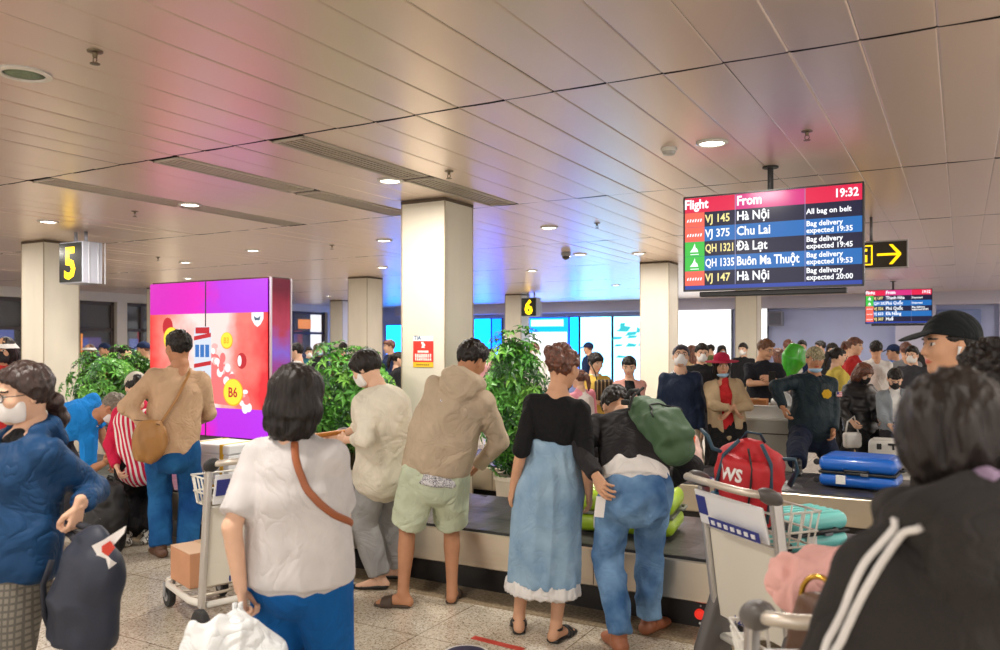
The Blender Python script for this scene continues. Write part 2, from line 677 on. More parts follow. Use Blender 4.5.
fm = floor_material()
mb = MB(); mb.box(((X0 + X1) / 2, (Y0 + Y1) / 2, -.1), (X1 - X0, Y1 - Y0, .2))
o = mb.build('floor', fm); o['kind'] = 'structure'
# a darker terrazzo border runs along the foot of the carousel
dark_terr = mat('terrazzo_dark', (122, 104, 82), rough=.25, var=.35, vscale=60, col2=(160, 142, 116))
mb = MB(); mb.box((-5.0, 4.43, .001), (26, .30, .004))
o = mb.build('trim_1', dark_terr); o['kind'] = 'structure'

# ceiling: linear metal panels, each with its folded edges, a little out of true
pan_m = mat('ceiling_paint', (234, 214, 200), rough=.38, metal=.65, spec=.6, coat=.3, bump=.05, bscale=3.0, stretch=(1, .35, 1))
MATS['ceiling_paint'].node_tree.nodes['Principled BSDF'].inputs['Coat Roughness'].default_value = .22
gap_m = mat('ceiling_gap', (42, 36, 32), rough=.9)
edge_m = mat('ceiling_joint', (150, 140, 130), rough=.5)
rnd = random.Random(3)
mb = MB()
PW = .304
vents = []          # (x centre, y0, y1)
for x in (-3.89, -5.106, -6.626):
    vents += [(x, 4.02, 5.44), (x, 5.52, 6.92)]
nx0 = int((X0 + .09) / PW) - 1; nx1 = int((X1 + .09) / PW) + 1
rows = [3.97 + 3.01 * k for k in range(-4, 8)]
for yi in range(len(rows) - 1):
    ya, yb = rows[yi] + .011, rows[yi + 1] - .011
    ya, yb = max(ya, Y0), min(yb, Y1)
    if yb <= ya: continue
    for k in range(nx0, nx1):
        xa = -.09 + PW * k; xb = xa + PW
        if xb < X0 or xa > X1: continue
        if any(abs((xa + xb) / 2 - vx) < .10 and ya < (y0 + y1) / 2 < yb for vx, y0, y1 in vents): continue
        t = rnd.uniform(-.0022, .0022); e = rnd.uniform(-.002, .002)
        z = CEIL
        prof = [(xa + .0005, z + .004), (xa + .003, z + .0025 + t), (xa + .008, z + t), (xa + PW * .33, z + t * .4 - .0012), (xa + PW * .66, z - t * .4 - .0012), (xb - .008, z - t), (xb - .003, z + .0025 - t), (xb - .0005, z + .004)]
        n = len(prof)
        vs = [(x, ya, zz + e) for x, zz in prof] + [(x, yb, zz - e) for x, zz in prof]
        mb.add(vs, [(j, j + 1, n + j + 1, n + j) for j in range(n - 1)])
ceil_o = mb.build('ceiling', pan_m, smooth=False, fix=False); ceil_o['kind'] = 'structure'
mb = MB(); mb.box(((X0 + X1) / 2, (Y0 + Y1) / 2, CEIL + .15), (X1 - X0, Y1 - Y0, .2))
o = mb.build('ceiling', gap_m); o['kind'] = 'structure'

# walls
wall_m = mat('wall_paint', (168, 176, 214), rough=.6, var=.05, vscale=1.5)
left_m = mat('wall_left_paint', (214, 206, 196), rough=.6, var=.05, vscale=1.5)
mb = MB(); mb.box(((X0 + X1) / 2, Y1 + .1, CEIL / 2), (X1 - X0 + .4, .2, CEIL + .4))
o = mb.build('wall_back', wall_m); o['kind'] = 'structure'
mb = MB()
holes = [(7.5, 11.55), (11.9, 13.9), (14.2, 15.3), (19.0, 22.2)]      # window bays in the left wall
y = Y0
zs, zh = .55, 2.72
for a, b in holes:
    mb.box((X0 - .15, (y + a) / 2, CEIL / 2), (.3, a - y, CEIL + .3)); y = b
    mb.box((X0 - .15, (a + b) / 2, zs / 2), (.3, b - a, zs)); mb.box((X0 - .15, (a + b) / 2, (zh + CEIL + .15) / 2), (.3, b - a, CEIL + .15 - zh))
mb.box((X0 - .15, (y + Y1) / 2, CEIL / 2), (.3, Y1 - y, CEIL + .3))
o = mb.build('wall_left', left_m); o['kind'] = 'structure'
glass_m = mat('window_glass', (14, 16, 26), rough=.05, spec=.8, coat=.4)
frame_m = mat('window_frame_dark', (70, 60, 58), rough=.5)
lit = [emis('street_glow_orange', (255, 150, 60), 1.5), emis('street_glow_blue', (90, 110, 190), .8), emis('street_glow_violet', (110, 84, 150), .7), emis('street_glow_red', (170, 60, 66), .7)]
for i, (a, b) in enumerate(holes):
    w = thing('window_%d' % (i + 1), 'dark night window bay in the left wall, %s' % ['nearest the camera', 'behind the plant and column 5', 'narrow one beside the pink advertising screen', 'beyond the pink advertising screen'][i], 'window', (X0, (a + b) / 2, 0))
    w['kind'] = 'structure'
    mb = MB(); mb.box((-.20, 0, (zs + zh) / 2), (.02, b - a, zh - zs)); mb.build('window_glass', glass_m, w)
    mb = MB()
    for yy in (-(b - a) / 2 + .05, 0, (b - a) / 2 - .05): mb.box((-.16, yy, (zs + zh) / 2), (.08, .09, zh - zs), .01)
    for zz in (zs + .05, 1.98, zh - .05): mb.box((-.155, 0, zz), (.07, b - a, .08), .01)
    mb.build('window_frame', frame_m, w)
    # what is lit in the night street behind the pane
    for k in range(6):
        mb = MB(); yy = -(b - a) / 2 + (b - a) * (.1 + .16 * k); hh = rnd.uniform(.3, .7)
        mb.box((-.6 - .1 * (k % 3), yy, rnd.uniform(1.35, 2.45)), (.03, (b - a) * rnd.uniform(.12, .3), hh), .02)
        q = mb.build('night_lights', lit[(i + k) % 4], w)
    glass_m2 = MATS['window_glass']
gl = MATS['window_glass'].node_tree.nodes['Principled BSDF']
gl.inputs['Transmission Weight'].default_value = .85
gl.inputs['Base Color'].default_value = (.75, .78, .85, 1)
gl.inputs['IOR'].default_value = 1.2
mb = MB(); mb.box((X0 - 1.6, 12, 1.4), (.1, 22, 4)); mb.box((X0 - .9, 12, -.05), (1.5, 22, .1)); mb.box((X0 - .9, 12, 3.2), (1.5, 22, .1))
o = mb.build('trim_2', mat('night_street', (12, 12, 18), rough=.9)); o['kind'] = 'structure'

# soffit band in front of the back wall above the screens
mb = MB(); mb.box((-6, Y1 - .25, 2.79), (24, .5, .34))
o = mb.build('trim_3', mat('soffit_blue_lit', (184, 178, 196), rough=.5)); o['kind'] = 'structure'  # lavender tint from the blue screens' light is put into this colour

# the lit screens and lightboxes along the back wall
def lightbox(px0, px1, z0, z1, label, cols, kind='plain', yy=Y1 - .12):
    def wx(px):
        dx = (px - 500) / F
        return (dx * CT - ST) / (dx * ST + CT) * yy
    xa, xb = wx(px0), wx(px1)
    t = thing('lightbox', label, 'lightbox', ((xa + xb) / 2, yy, z0))
    w, h = xb - xa, z1 - z0
    mb = MB(); mb.box((0, .04, h / 2), (w, .08, h), .01); mb.build('casing', mat('casing_grey', (60, 62, 68), rough=.5), t)
    mb = MB(); mb.box((0, -.006, h / 2), (w - .06, .012, h - .06)); mb.build('screen', cols, t)
    return t, w, h
white_e = emis('screen_white', (250, 252, 255), 1.5)
cyan_e = emis('screen_cyan', (2, 104, 236), 16.0)
blue_e = emis('screen_blue', (0, 62, 220), 15.0)
pale_e = emis('screen_pale_blue', (112, 190, 250), 6.5)
teal_e = emis('screen_teal', (60, 190, 200), 1.3)
lightbox(386, 404, .3, 2.32, 'cyan lightbox far behind the pillar with the red notice', emis('screen_cyan_pale', (10, 116, 236), 12.0))
t, w, h = lightbox(474, 491, .3, 2.50, 'narrow cyan lit panel just right of the pillar with the red notice', cyan_e)
mb = MB(); mb.box((0, -.016, .45), (w * .8, .01, .8), .004); mb.build('white_shape', white_e, t)
lightbox(491.5, 502, .3, 2.50, 'deep blue lit panel left of the far pillar by sign 6', blue_e)
t, w, h = lightbox(520, 569, .3, 2.50, 'blue counter lightbox with white lettering under sign 6', blue_e)
mb = MB(); mb.box((0, -.018, .95), (w * .93, .01, 1.5)); mb.build('white_field', white_e, t)
mb = MB(); mb.box((.12, -.018, 2.0), (w * .66, .01, .22), .004); mb.build('white_band', pale_e, t)
lightbox(569.5, 579, .3, 2.50, 'slim cyan lit strip beside the blue counter lightbox', cyan_e)
lightbox(580, 612, .3, 2.50, 'pale blue white lit panel behind the man in a navy cap', pale_e)
t, w, h = lightbox(613, 668, .3, 2.50, 'white lit map panel with teal shapes behind the women by the pillar', emis('screen_map', (135, 200, 252), 5.0))
rr = random.Random(5)
mb = MB()
for k in range(26):
    cx, cz = rr.uniform(-w * .45, w * .42), rr.uniform(.9, h - .1)
    a = rr.uniform(.05, .22); b = rr.uniform(.03, .09); sk = rr.uniform(-.3, .5)
    mb.prism([(cx - a, cz - b - a * sk * .3), (cx + a * .6, cz - b), (cx + a, cz + b * .4 + a * sk * .4), (cx - a * .5, cz + b)], -.022, -.014)
mb.build('map_print', teal_e, t)
lightbox(673, 732, .3, 2.72, 'large white glowing panel behind the man in navy jacket and mask', emis('screen_bright', (255, 253, 250), 1.8))
lightbox(757, 768, .3, 2.78, 'narrow white glowing strip right of the far pillar', emis('screen_bright', (255, 253, 250), 1.8))
# projecting blue-grey bays on the right of the back wall
mb = MB()
mb.box((-1.05, Y1 - .2, 1.35), (.95, .4, 2.7)); 
mb.box((1.1, Y1 - .15, 1.35), (.5, .3, 2.7))
o = mb.build('trim_4', mat('bay_paint', (190, 188, 212), rough=.6)); o['kind'] = 'structure'
mb = MB(); mb.box((-.05, Y1 - .06, 1.25), (1.0, .06, 2.5), .01); mb.box((2.5, Y1 - .06, 1.25), (2.0, .06, 2.5), .01)
o = mb.build('door_1', mat('blue_shutter', (118, 134, 182), rough=.5)); o['kind'] = 'structure'
t = thing('loudspeaker', 'grey wall speaker beside the glowing strip on the far wall', 'speaker', at(781, 23.0, 0))
t.location = (at(781, 24.0)[0], Y1 - .32, 2.12)
mb = MB(); mb.box((0, 0, .2), (.42, .3, .42), .03); mb.box((0, .22, .2), (.08, .30, .08)); mb.build('cabinet', mat('speaker_grey', (120, 122, 138), rough=.5), t)
mb = MB(); mb.box((0, -.155, .2), (.34, .012, .34), .005); mb.build('speaker_front', mat('speaker_cloth', (96, 98, 112), rough=.9), t)

# pillars clad in pale stone
stone = mat('pillar_stone', (226, 217, 200), rough=.32, spec=.4, var=.07, vscale=2.2, stretch=(1, 1, .3))
joint = mat('pillar_joint', (168, 152, 130), rough=.6)
PC = .49
def pillar(x1, y0, label):
    t = thing('pillar', label, 'pillar', (x1 - PC / 2, y0 + PC / 2, 0))
    t['kind'] = 'structure'
    mb = MB()
    mb.box((0, 0, CEIL / 2), (PC, PC, CEIL - .03), .008)
    mb.build('cladding', stone, t)
    mb = MB(); mb.box((0, 0, CEIL - .018), (PC + .012, PC + .012, .03)); mb.build('shadow_gap', mat('gap_brown', (92, 76, 58), rough=.7), t)
    mb = MB(); mb.box((0, 0, .06), (PC + .02, PC + .02, .12), .005); mb.build('plinth', mat('plinth_stone', (96, 84, 70), rough=.4), t)
    mb = MB()
    for q in (-1, 1):
        mb.box((q * PC / 2, -PC / 2, CEIL / 2), (.012, .012, CEIL - .06), .003); mb.box((q * PC / 2, PC / 2, CEIL / 2), (.012, .012, CEIL - .06), .003)
    mb.build('corner_trim', joint, t)
    return t
PX = [-4.15, -10.38, -16.62]; PY = [6.30, 12.93, 19.5]
PL = {(0, 0): 'near pale stone pillar carrying the red notice, left of centre', (1, 0): 'pale stone pillar carrying the sign 5', (0, 1): 'pale stone pillar behind the arms-crossed woman in pink',
      (1, 1): 'pale stone pillar rising behind the leafy plant by the cream blazer', (2, 1): 'pale pillar just left of the pink advertising screen', (0, 2): 'far pale pillar below the big flight monitor',
      (1, 2): 'far pillar beside sign 6', (2, 2): 'olive-lit far pillar between pink screen and cream blazer'}
for (i, j), lb in PL.items():
    pillar(PX[i], PY[j], lb)

# ------------------------------------------------------------------ fittings on the ceiling
lamp_e = emis('lamp_glow', (255, 246, 228), 14.0)
trim_w = mat('fitting_white', (225, 220, 212), rough=.4)
near_lab = ['largest glowing round downlight beside the big flight monitor', 'round downlight before the near pillar, beside the twin vent',
            'round downlight above the sign 5', 'round downlight above the leafy centre plant', 'round downlight in the vent row between sign 5 and the pink screen']
first = None
for i, (lx, ly) in enumerate(LAMPS):
    vx = lx * CT + ly * ST; d = -lx * ST + ly * CT
    if d < .5 or abs(vx) > d * .66: 
        pass
    if first is None:
        t = thing('downlight', near_lab[0], 'ceiling light', (lx, ly, CEIL), 0, 'round ceiling downlights')
        mb = MB(); mb.lathe([(.105, .0), (.108, -.012), (.085, -.018), (.080, -.006)], n=32); mb.build('rim', trim_w, t, True)
        mb = MB(); mb.lathe([(.081, -.004), (.079, -.010), (.001, -.012)], n=32); mb.build('diffuser', lamp_e, t, True)
        first = t
    else:
        t = copy_tree(first)
        t.location = (lx, ly, CEIL)
        if i < len(near_lab): t['label'] = near_lab[i]
        elif i < len(LAMP_PX): t['label'] = ['small downlight between near pillar and blue streak', 'small downlight right of sign 5', 'small downlight near the pillar behind the women',
                                             'small downlight above the leafy pillar', 'small downlight over the left edge of pink screen', 'tiny downlight between sign 6 and the women'][i - 5]
        else: t['label'] = 'small round recessed downlight in the far or side ceiling rows'

vent_m = mat('vent_paint', (196, 184, 170), rough=.5)
dark_in = mat('vent_dark', (44, 38, 34), rough=.9)
vl = ['near end of the slotted vent left of the big monitor, at the seam', 'far end of the slotted vent reaching the near pillar top', 'near half of the slotted vent crossing the middle of the ceiling', 'far half of the slotted vent ending at the near pillar',
      'near half of the slotted vent at far left above sign 5', 'far half of the slotted vent above the pink advertising screen']
for i, (vx, ya, yb) in enumerate(vents):
    t = thing('ceiling_vent', vl[i], 'vent', (vx, (ya + yb) / 2, CEIL), 0, 'slotted ceiling vents')
    mb = MB(); mb.box((0, 0, .028), (.29, yb - ya, .02)); mb.build('backing', dark_in, t)
    mb = MB()
    for q in (-1, 1): mb.box((q * .137, 0, .0), (.024, yb - ya, .016), .003); mb.box((0, q * ((yb - ya) / 2 - .01), .0), (.29, .02, .016), .003)
    mb.build('frame', vent_m, t)
    mb = MB()
    for k in range(5): mb.box((-.088 + .044 * k, 0, .006), (.020, yb - ya - .03, .012))
    mb.build('slats', vent_m, t)

def on_ceiling(px, py):
    return tuple(at(px, DH * F / (344.0 - py))[:2]) + (CEIL,)
brass = mat('sprinkler_metal', (110, 96, 76), rough=.35, metal=.8)
for px, py, lb in [(95, 51, 'sprinkler head hanging at top left by the round ceiling speaker'), (807, 131, 'sprinkler head above the right end of the flight monitor'), (449, 171, 'sprinkler head right of the near vent'),
                   (135, 211, 'sprinkler head between sign 5 and the vents'), (332, 245, 'sprinkler head over the pink screen right edge'), (597, 223, 'sprinkler head left of the flight monitor'), (158, 257, 'small sprinkler head above left of pink screen')]:
    t = thing('sprinkler', lb, 'sprinkler', on_ceiling(px, py), 0, 'ceiling sprinkler heads')
    mb = MB(); mb.lathe([(.036, 0), (.034, -.006), (.012, -.010), (.010, -.030)], n=20); mb.build('escutcheon', brass, t, 'auto')
    mb = MB(); mb.tube([(-.011, 0, -.028), (-.014, 0, -.045), (0, 0, -.058)], .0025, 6); mb.tube([(.011, 0, -.028), (.014, 0, -.045), (0, 0, -.058)], .0025, 6); mb.build('yoke', brass, t)
    mb = MB(); mb.lathe([(.001, -.056), (.022, -.058), (.022, -.061), (.001, -.062)], n=20); mb.build('deflector', brass, t)
t = thing('ceiling_speaker', 'round flush speaker grille with a greenish mesh, at upper left of ceiling', 'speaker', on_ceiling(24, 73))
mb = MB(); mb.lathe([(.125, 0), (.127, -.010), (.098, -.014), (.096, -.004)], n=40); mb.build('rim', trim_w, t, 'auto')
mb = MB(); mb.lathe([(.097, -.004), (.060, -.012), (.001, -.014)], n=40); mb.build('mesh_grille', mat('grille_green', (120, 138, 110), rough=.6, bump=.6, bscale=220, var=.3, vscale=120), t, True)
t = thing('smoke_detector', 'white domed smoke detector left of the largest downlight', 'detector', on_ceiling(669, 148))
mb = MB(); mb.lathe([(.055, 0), (.056, -.018), (.050, -.024)], n=28); mb.build('base', trim_w, t, 'auto')
mb = MB(); mb.lathe([(.046, -.024), (.040, -.045), (.020, -.052), (.001, -.053)], n=28); mb.build('sensor_dome', mat('detector_grey', (190, 186, 180), rough=.4), t, 'auto')
t = thing('dome_camera', 'small dark dome camera hanging left of the flight monitor', 'camera', on_ceiling(566, 252))
mb = MB(); mb.lathe([(.07, 0), (.072, -.05), (.062, -.06)], n=28); mb.build('housing', mat('camera_grey', (150, 150, 156), rough=.4), t, 'auto')
mb = MB(); mb.lathe([(.060, -.06), (.055, -.09), (.030, -.112), (.001, -.117)], n=28); mb.build('dome', mat('camera_dark', (24, 24, 30), rough=.12, coat=.5), t, True)
# ------------------------------------------------------------------ the flight monitors
black_pl = mat('plastic_black', (22, 22, 25), rough=.4)
steel_pole = mat('pole_dark', (52, 50, 50), rough=.45, metal=.5)
e_navy = emis('led_navy', (18, 20, 58), 1.0)
e_blue = emis('led_blue', (22, 108, 186), 1.05)
e_red = emis('led_red', (226, 32, 76), 1.1)
e_pink = emis('led_magenta', (214, 46, 128), 1.1)
e_white = emis('led_white', (248, 250, 255), 1.3)
e_yel = emis('led_yellow', (250, 232, 150), 1.2)
e_coral = emis('led_coral', (250, 104, 84), 1.1)
e_green = emis('led_green', (64, 196, 72), 1.1)
e_foot = emis('led_foot', (40, 70, 170), 1.0)

def monitor(label, loc, w, h, rows, pole_x, pole_top, header, full=True):
    t = thing('flight_monitor', label, 'monitor', loc, 0)
    mb = MB(); mb.box((0, .045, h / 2), (w, .075, h), .008); mb.build('casing', black_pl, t)
    mb = MB(); mb.box((0, .0, h + .004), (w, .02, .008)); mb.box((0, .0, -.004), (w, .02, .016)); mb.box((-w / 2 + .004, 0, h / 2), (.010, .02, h)); mb.box((w / 2 - .004, 0, h / 2), (.010, .02, h))
    mb.build('bezel', mat('bezel_black', (30, 30, 34), rough=.35), t)
    mb = MB(); mb.tube([(pole_x, .05, h - .02), (pole_x, .05, pole_top)], .022, 14); mb.lathe([(.06, pole_top - .012), (.06, pole_top), (.001, pole_top)], (pole_x, .05, 0), 20); mb.build('ceiling_pole', steel_pole, t, 'auto')
    mb = MB(); mb.box((-.0, .06, -.035), (w * .82, .08, .04), .008); mb.build('lower_bracket', black_pl, t)
    nr = len(rows)
    fh = h * .045; hh = h * .165; rh = (h - fh - hh) / nr
    sx = -w / 2 + .012; sw = w - .024
    c1, c2, c3 = sx + sw * .12, sx + sw * .305, sx + sw * .70
    y = -.006
    def panel(nm, xa, xb, za, zb, m, dy=0.0):
        mb = MB(); mb.box(((xa + xb) / 2, y + .003 - dy, (za + zb) / 2), (xb - xa, .004, zb - za)); return mb.build(nm, m, t)
    panel('header_band', sx, c2, h - hh, h - .004, e_red); panel('header_band', c2, c3, h - hh, h - .004, e_pink); panel('header_band', c3, sx + sw, h - hh, h - .004, e_red)
    panel('footer_band', sx, sx + sw, .004, fh, e_foot)
    ty = y - .0008
    dp = .0006
    sc = rh / .098
    def T(s, size, m, x, z, sq=1.0, bold=.001): return text_mesh('lettering', s, size, m, t, (x, ty, z), 'LEFT', sq, dp, bold)
    zh = h - hh + hh * .26
    T(header[0], hh * .84, e_white, sx - .004, zh, .86, .0030); T(header[1], hh * .84, e_white, c2 + .010, zh, .86, .0030); T(header[2], hh * .72, e_white, sx + sw - hh * 1.55, zh, .86, .0022)
    for i, (fl, col, dest, st, air) in enumerate(rows):
        zb = h - hh - rh * (i + 1)
        bgm = e_navy if i % 2 == 0 else e_blue
        panel('row_band', sx, sx + sw, zb, zb + rh, bgm)
        panel('airline_patch', sx, c1, zb + .001, zb + rh - .001, e_coral if air == 'v' else e_green, .0012)
        mb = MB()
        if air == 'v':
            for k in range(6):
                x0 = sx + .016 + k * (c1 - sx - .03) / 6; s_ = .010 * sc
                mb.prism([(x0, zb + rh * .46 - s_), (x0 + .010, zb + rh * .46 - s_), (x0 + .016, zb + rh * .46 + s_ * .9), (x0 + .006, zb + rh * .46 + s_ * (.6 + .4 * (k % 2)))], y - .003, y - .0014)
        else:
            xm = (sx + c1) / 2; q = rh * .36; zm = zb + rh * .55
            mb.prism([(xm - q * .9, zm - q * .7), (xm + q * .7, zm - q * .7), (xm + q * .5, zm - q * .1), (xm + q * .15, zm + q * .2), (xm + q * .05, zm + q * .95), (xm - q * .3, zm + q * .1)], y - .003, y - .0014)
            mb.box((xm, y - .002, zb + rh * .14), (q * 1.6, .0014, rh * .05))
        mb.build('airline_mark', e_white, t)
        z = zb + rh * .27
        T(fl, rh * .76, e_yel if col == 'y' else e_white, c1 + .006, z, .68 if len(fl) > 6 else .84, .0014)
        T(dest, rh * .84, e_white, c2 + .010, z, .74 if len(dest) > 10 else .84, .0020)
        if '|' in st:
            a, b = st.split('|')
            T(a, rh * .47, e_white, c3 + .008, zb + rh * .56, .95, .0010); T(b, rh * .47, e_white, c3 + .008, zb + rh * .12, .95, .0010)
        else:
            T(st, rh * .48, e_white, c3 + .008, zb + rh * .34, .95, .0010)
    mb = MB()
    for c in (c2, c3): mb.box((c, y - .0005, h / 2 + fh / 2), (.004, .003, h - fh - .006))
    mb.build('column_rule', emis('led_rule', (150, 150, 190), 1.0), t)
    return t

YM = 6.41
monitor('big flight monitor on a ceiling pole listing flights from Hà Nội and Chu Lai', (-1.272, YM, 2.03), 1.325, .735,
        [('VJ 145', 'y', 'Hà Nội', 'All bag on belt', 'v'), ('VJ 375', 'w', 'Chu Lai', 'Bag delivery|expected 19:35', 'v'), ('QH 1321', 'y', 'Đà Lạt', 'Bag delivery|expected 19:45', 'q'),
         ('QH 1335', 'w', 'Buôn Ma Thuột', 'Bag delivery|expected 19:53', 'q'), ('VJ 147', 'y', 'Hà Nội', 'Bag delivery|expected 20:00', 'v')], .0, CEIL - 2.03, ('Flight', 'From', '19:32'))
monitor('distant small flight monitor above the crowd, below the yellow arrow sign', (-1.18, 19.5, 2.05), 1.30, .72,
        [('VJ 1397', 'y', 'Thanh Hóa', 'Departed', 'q'), ('QH 202', 'w', 'Phú Quốc', 'Departed', 'q'), ('VJ 326', 'y', 'Phú Quốc', 'Bag delivery|expected 20:05', 'v'), ('VJ 633', 'w', 'Đà Nẵng', '', 'v'), ('VJ 307', 'y', 'Huế', '', 'v')],
        -.1, CEIL - 2.05, ('Flight', 'From', '19:32'))

# ------------------------------------------------------------------ belt number boxes on the pillars
sign_side = mat('sign_silver', (176, 178, 190), rough=.35, metal=.3)
sign_black = emis('sign_black', (26, 27, 16), .9)
sign_yel = emis('sign_yellow', (255, 205, 4), 4.5)
def number_sign(label, ch, x, y):
    """a four-sided lit box hung from the ceiling in front of its pillar"""
    t = thing('belt_number_sign', label, 'sign', (x, y, 2.33))
    w, h, dp = .46, .50, .27
    mb = MB(); mb.box((0, 0, h / 2), (w - .01, dp - .01, h), .006); mb.build('casing', sign_side, t)
    for q in (-.1, .1):
        mb = MB(); mb.tube([(q, 0, h - .01), (q, 0, CEIL - 2.33)], .02, 12); mb.build('hanger', sign_side, t, True)
    mb = MB(); mb.box((0, -dp / 2, h / 2), (w - .03, .012, h - .03), .003); mb.build('front_face', sign_black, t)
    text_mesh('number', ch, .52, sign_yel, t, (0, -dp / 2 - .008, .065), 'CENTER', .92, .0012, .014)
    mb = MB()
    for q in (-.05, .07, .16): mb.box((w / 2, q, h / 2), (.006, .010, h))
    mb.build('side_trim', mat('sign_trim', (210, 212, 220), rough=.3, metal=.3), t)
    return t
s5 = at(74, 10.0)
number_sign('lit yellow 5 belt number box hung at the left pillar', '5', -9.32, 6.12)
p6 = at(532, 1.0)
dx6 = (531 - 500) / F
number_sign('lit yellow 6 belt number box hung beside the far pillar', '6', (dx6 * CT - ST) / (dx6 * ST + CT) * 19.3, 19.3)

# yellow light strip above sign 6
# ------------------------------------------------------------------ arrow sign
dxa = (882 - 500) / F
da = 8.7
t = thing('arrow_sign', 'black hanging sign with yellow arrow and baggage symbol beside the big monitor', 'sign', at(876, da, zat(269, da)))
w, h = .62, .30
mb = MB(); mb.box((0, .03, h / 2), (w, .06, h), .006); mb.build('casing', mat('sign_frame', (178, 172, 168), rough=.4, metal=.3), t)
mb = MB(); mb.box((0, -.002, h / 2), (w - .03, .006, h - .03)); mb.build('face', emis('sign_face', (34, 26, 14), 1.0), t)
ye = emis('arrow_yellow', (248, 190, 10), 2.2)
mb = MB(); c = (.14, h / 2); mb.prism([(c[0] - .13, c[1] - .012), (c[0] + .085, c[1] - .012), (c[0] + .085, c[1] + .012), (c[0] - .13, c[1] + .012)], -.010, -.004)
for q in (-1, 1): mb.prism([(c[0] + .105, c[1] + q * .005), (c[0] + .02, c[1] + q * .105), (c[0] - .015, c[1] + q * .105), (c[0] + .075, c[1] - q * .006)], -.010, -.0045)
mb.build('arrow', ye, t)
mb = MB()
c = (-.14, h / 2)
for sx, sz, ww, hh in ((0, .10, .21, .014), (0, -.10, .21, .014), (-.10, 0, .014, .21), (.10, 0, .014, .21)): mb.box((c[0] + sx, -.006, c[1] + sz), (ww, .004, hh))
mb.box((c[0], -.006, c[1] - .035), (.11, .004, .075), .008); mb.box((c[0], -.006, c[1] + .02), (.05, .004, .012)); mb.box((c[0] - .02, -.006, c[1] + .008), (.010, .004, .03)); mb.box((c[0] + .02, -.006, c[1] + .008), (.010, .004, .03))
mb.lathe([(.018, -.004), (.018, .0)], (c[0] - .05, -.006, c[1] + .055), 16, 'y'); mb.box((c[0] + .03, -.006, c[1] + .055), (.05, .004, .03))
mb.build('baggage_symbol', ye, t)
mb = MB(); mb.tube([(-.05, .03, h - .01), (-.05, .03, CEIL - zat(269, da))], .016, 12); mb.build('ceiling_pole', mat('pole_grey', (130, 126, 128), rough=.4, metal=.5), t, True)

# ------------------------------------------------------------------ red notice on the near pillar
t = thing('notice', 'red and yellow notice with white header pasted on the near pillar', 'notice', (0, 0, 0))
dn = 7.8
def pil(px, py):
    dx = (px - 500) / F
    d = PY[0] / (dx * ST + CT)
    return (dx * CT - ST) * d, zat(py, d)
xa, z0 = pil(413.5, 367); xb, z1 = pil(433.5, 336)
t.location = ((xa + xb) / 2, PY[0] - .004, z0)
w = xb - xa; h = z1 - z0
mb = MB(); mb.box((0, 0, h * .92), (w, .003, h * .16)); mb.build('header', mat('paper_white', (240, 240, 242), rough=.5), t)
mb = MB(); mb.box((0, 0, h * .50), (w, .003, h * .68)); mb.build('red_field', mat('paper_red', (222, 48, 36), rough=.5), t)
mb = MB(); mb.box((0, 0, h * .08), (w, .003, h * .16)); mb.build('yellow_field', mat('paper_yellow', (246, 196, 44), rough=.5), t)
text_mesh('lettering', 'TIA', .052, mat('ink_blue', (40, 84, 130), rough=.5), t, (-w * .46, -.002, h * .885), 'LEFT', 1.0, .0005, .001)
wi = mat('ink_white', (250, 245, 240), rough=.5)
mb = MB()
mb.prism([(-.02, h * .62), (.022, h * .62), (.014, h * .67), (.026, h * .70), (.018, h * .76), (.004, h * .77), (.008, h * .81), (-.016, h * .82), (-.022, h * .77), (-.008, h * .71), (-.016, h * .66)], -.003, -.0014)
mb.build('pictogram', wi, t)
mb = MB()
rr = random.Random(2)
for zz, n, sz in ((.50, 5, .010), (.39, 8, .011), (.34, 9, .010), (.27, 9, .006), (.235, 9, .006)):
    for k in range(n):
        ww = w * .84 / n
        mb.box((-w * .42 + ww * (k + .5) if n > 5 else -w * .25 + w * .5 * (k + .5) / n, -.002, h * zz), (ww * rr.uniform(.5, .85), .001, sz * 2.0))
mb.build('small_print', wi, t)
mb = MB()
for k in range(7): mb.box((-w * .30 + w * .66 * k / 7, -.002, h * .075), (w * .07, .001, .010))
mb.build('small_print', mat('ink_brown', (90, 50, 20), rough=.5), t)

# ------------------------------------------------------------------ the tall advertising screen
yA = 6.28
xa, xb = -1.314 * yA, -1.0137 * yA
zb, zt = .58, 2.30
t = thing('advertising_screen', 'tall pink and magenta double advertising screen with a drink can', 'screen', ((xa + xb) / 2, yA, 0))
W_, H_ = xb - xa, zt - zb
dpt = .30
mb = MB(); mb.box((0, dpt / 2 + .03, (zb + zt) / 2), (W_, dpt, H_ + .03), .006); mb.build('casing', mat('screen_case', (70, 10, 30), rough=.25, coat=.4), t)
mb = MB(); mb.box((0, dpt / 2 + .05, zb / 2), (W_ * .9, dpt * .8, zb)); mb.build('base', mat('screen_base', (120, 116, 112), rough=.5), t)
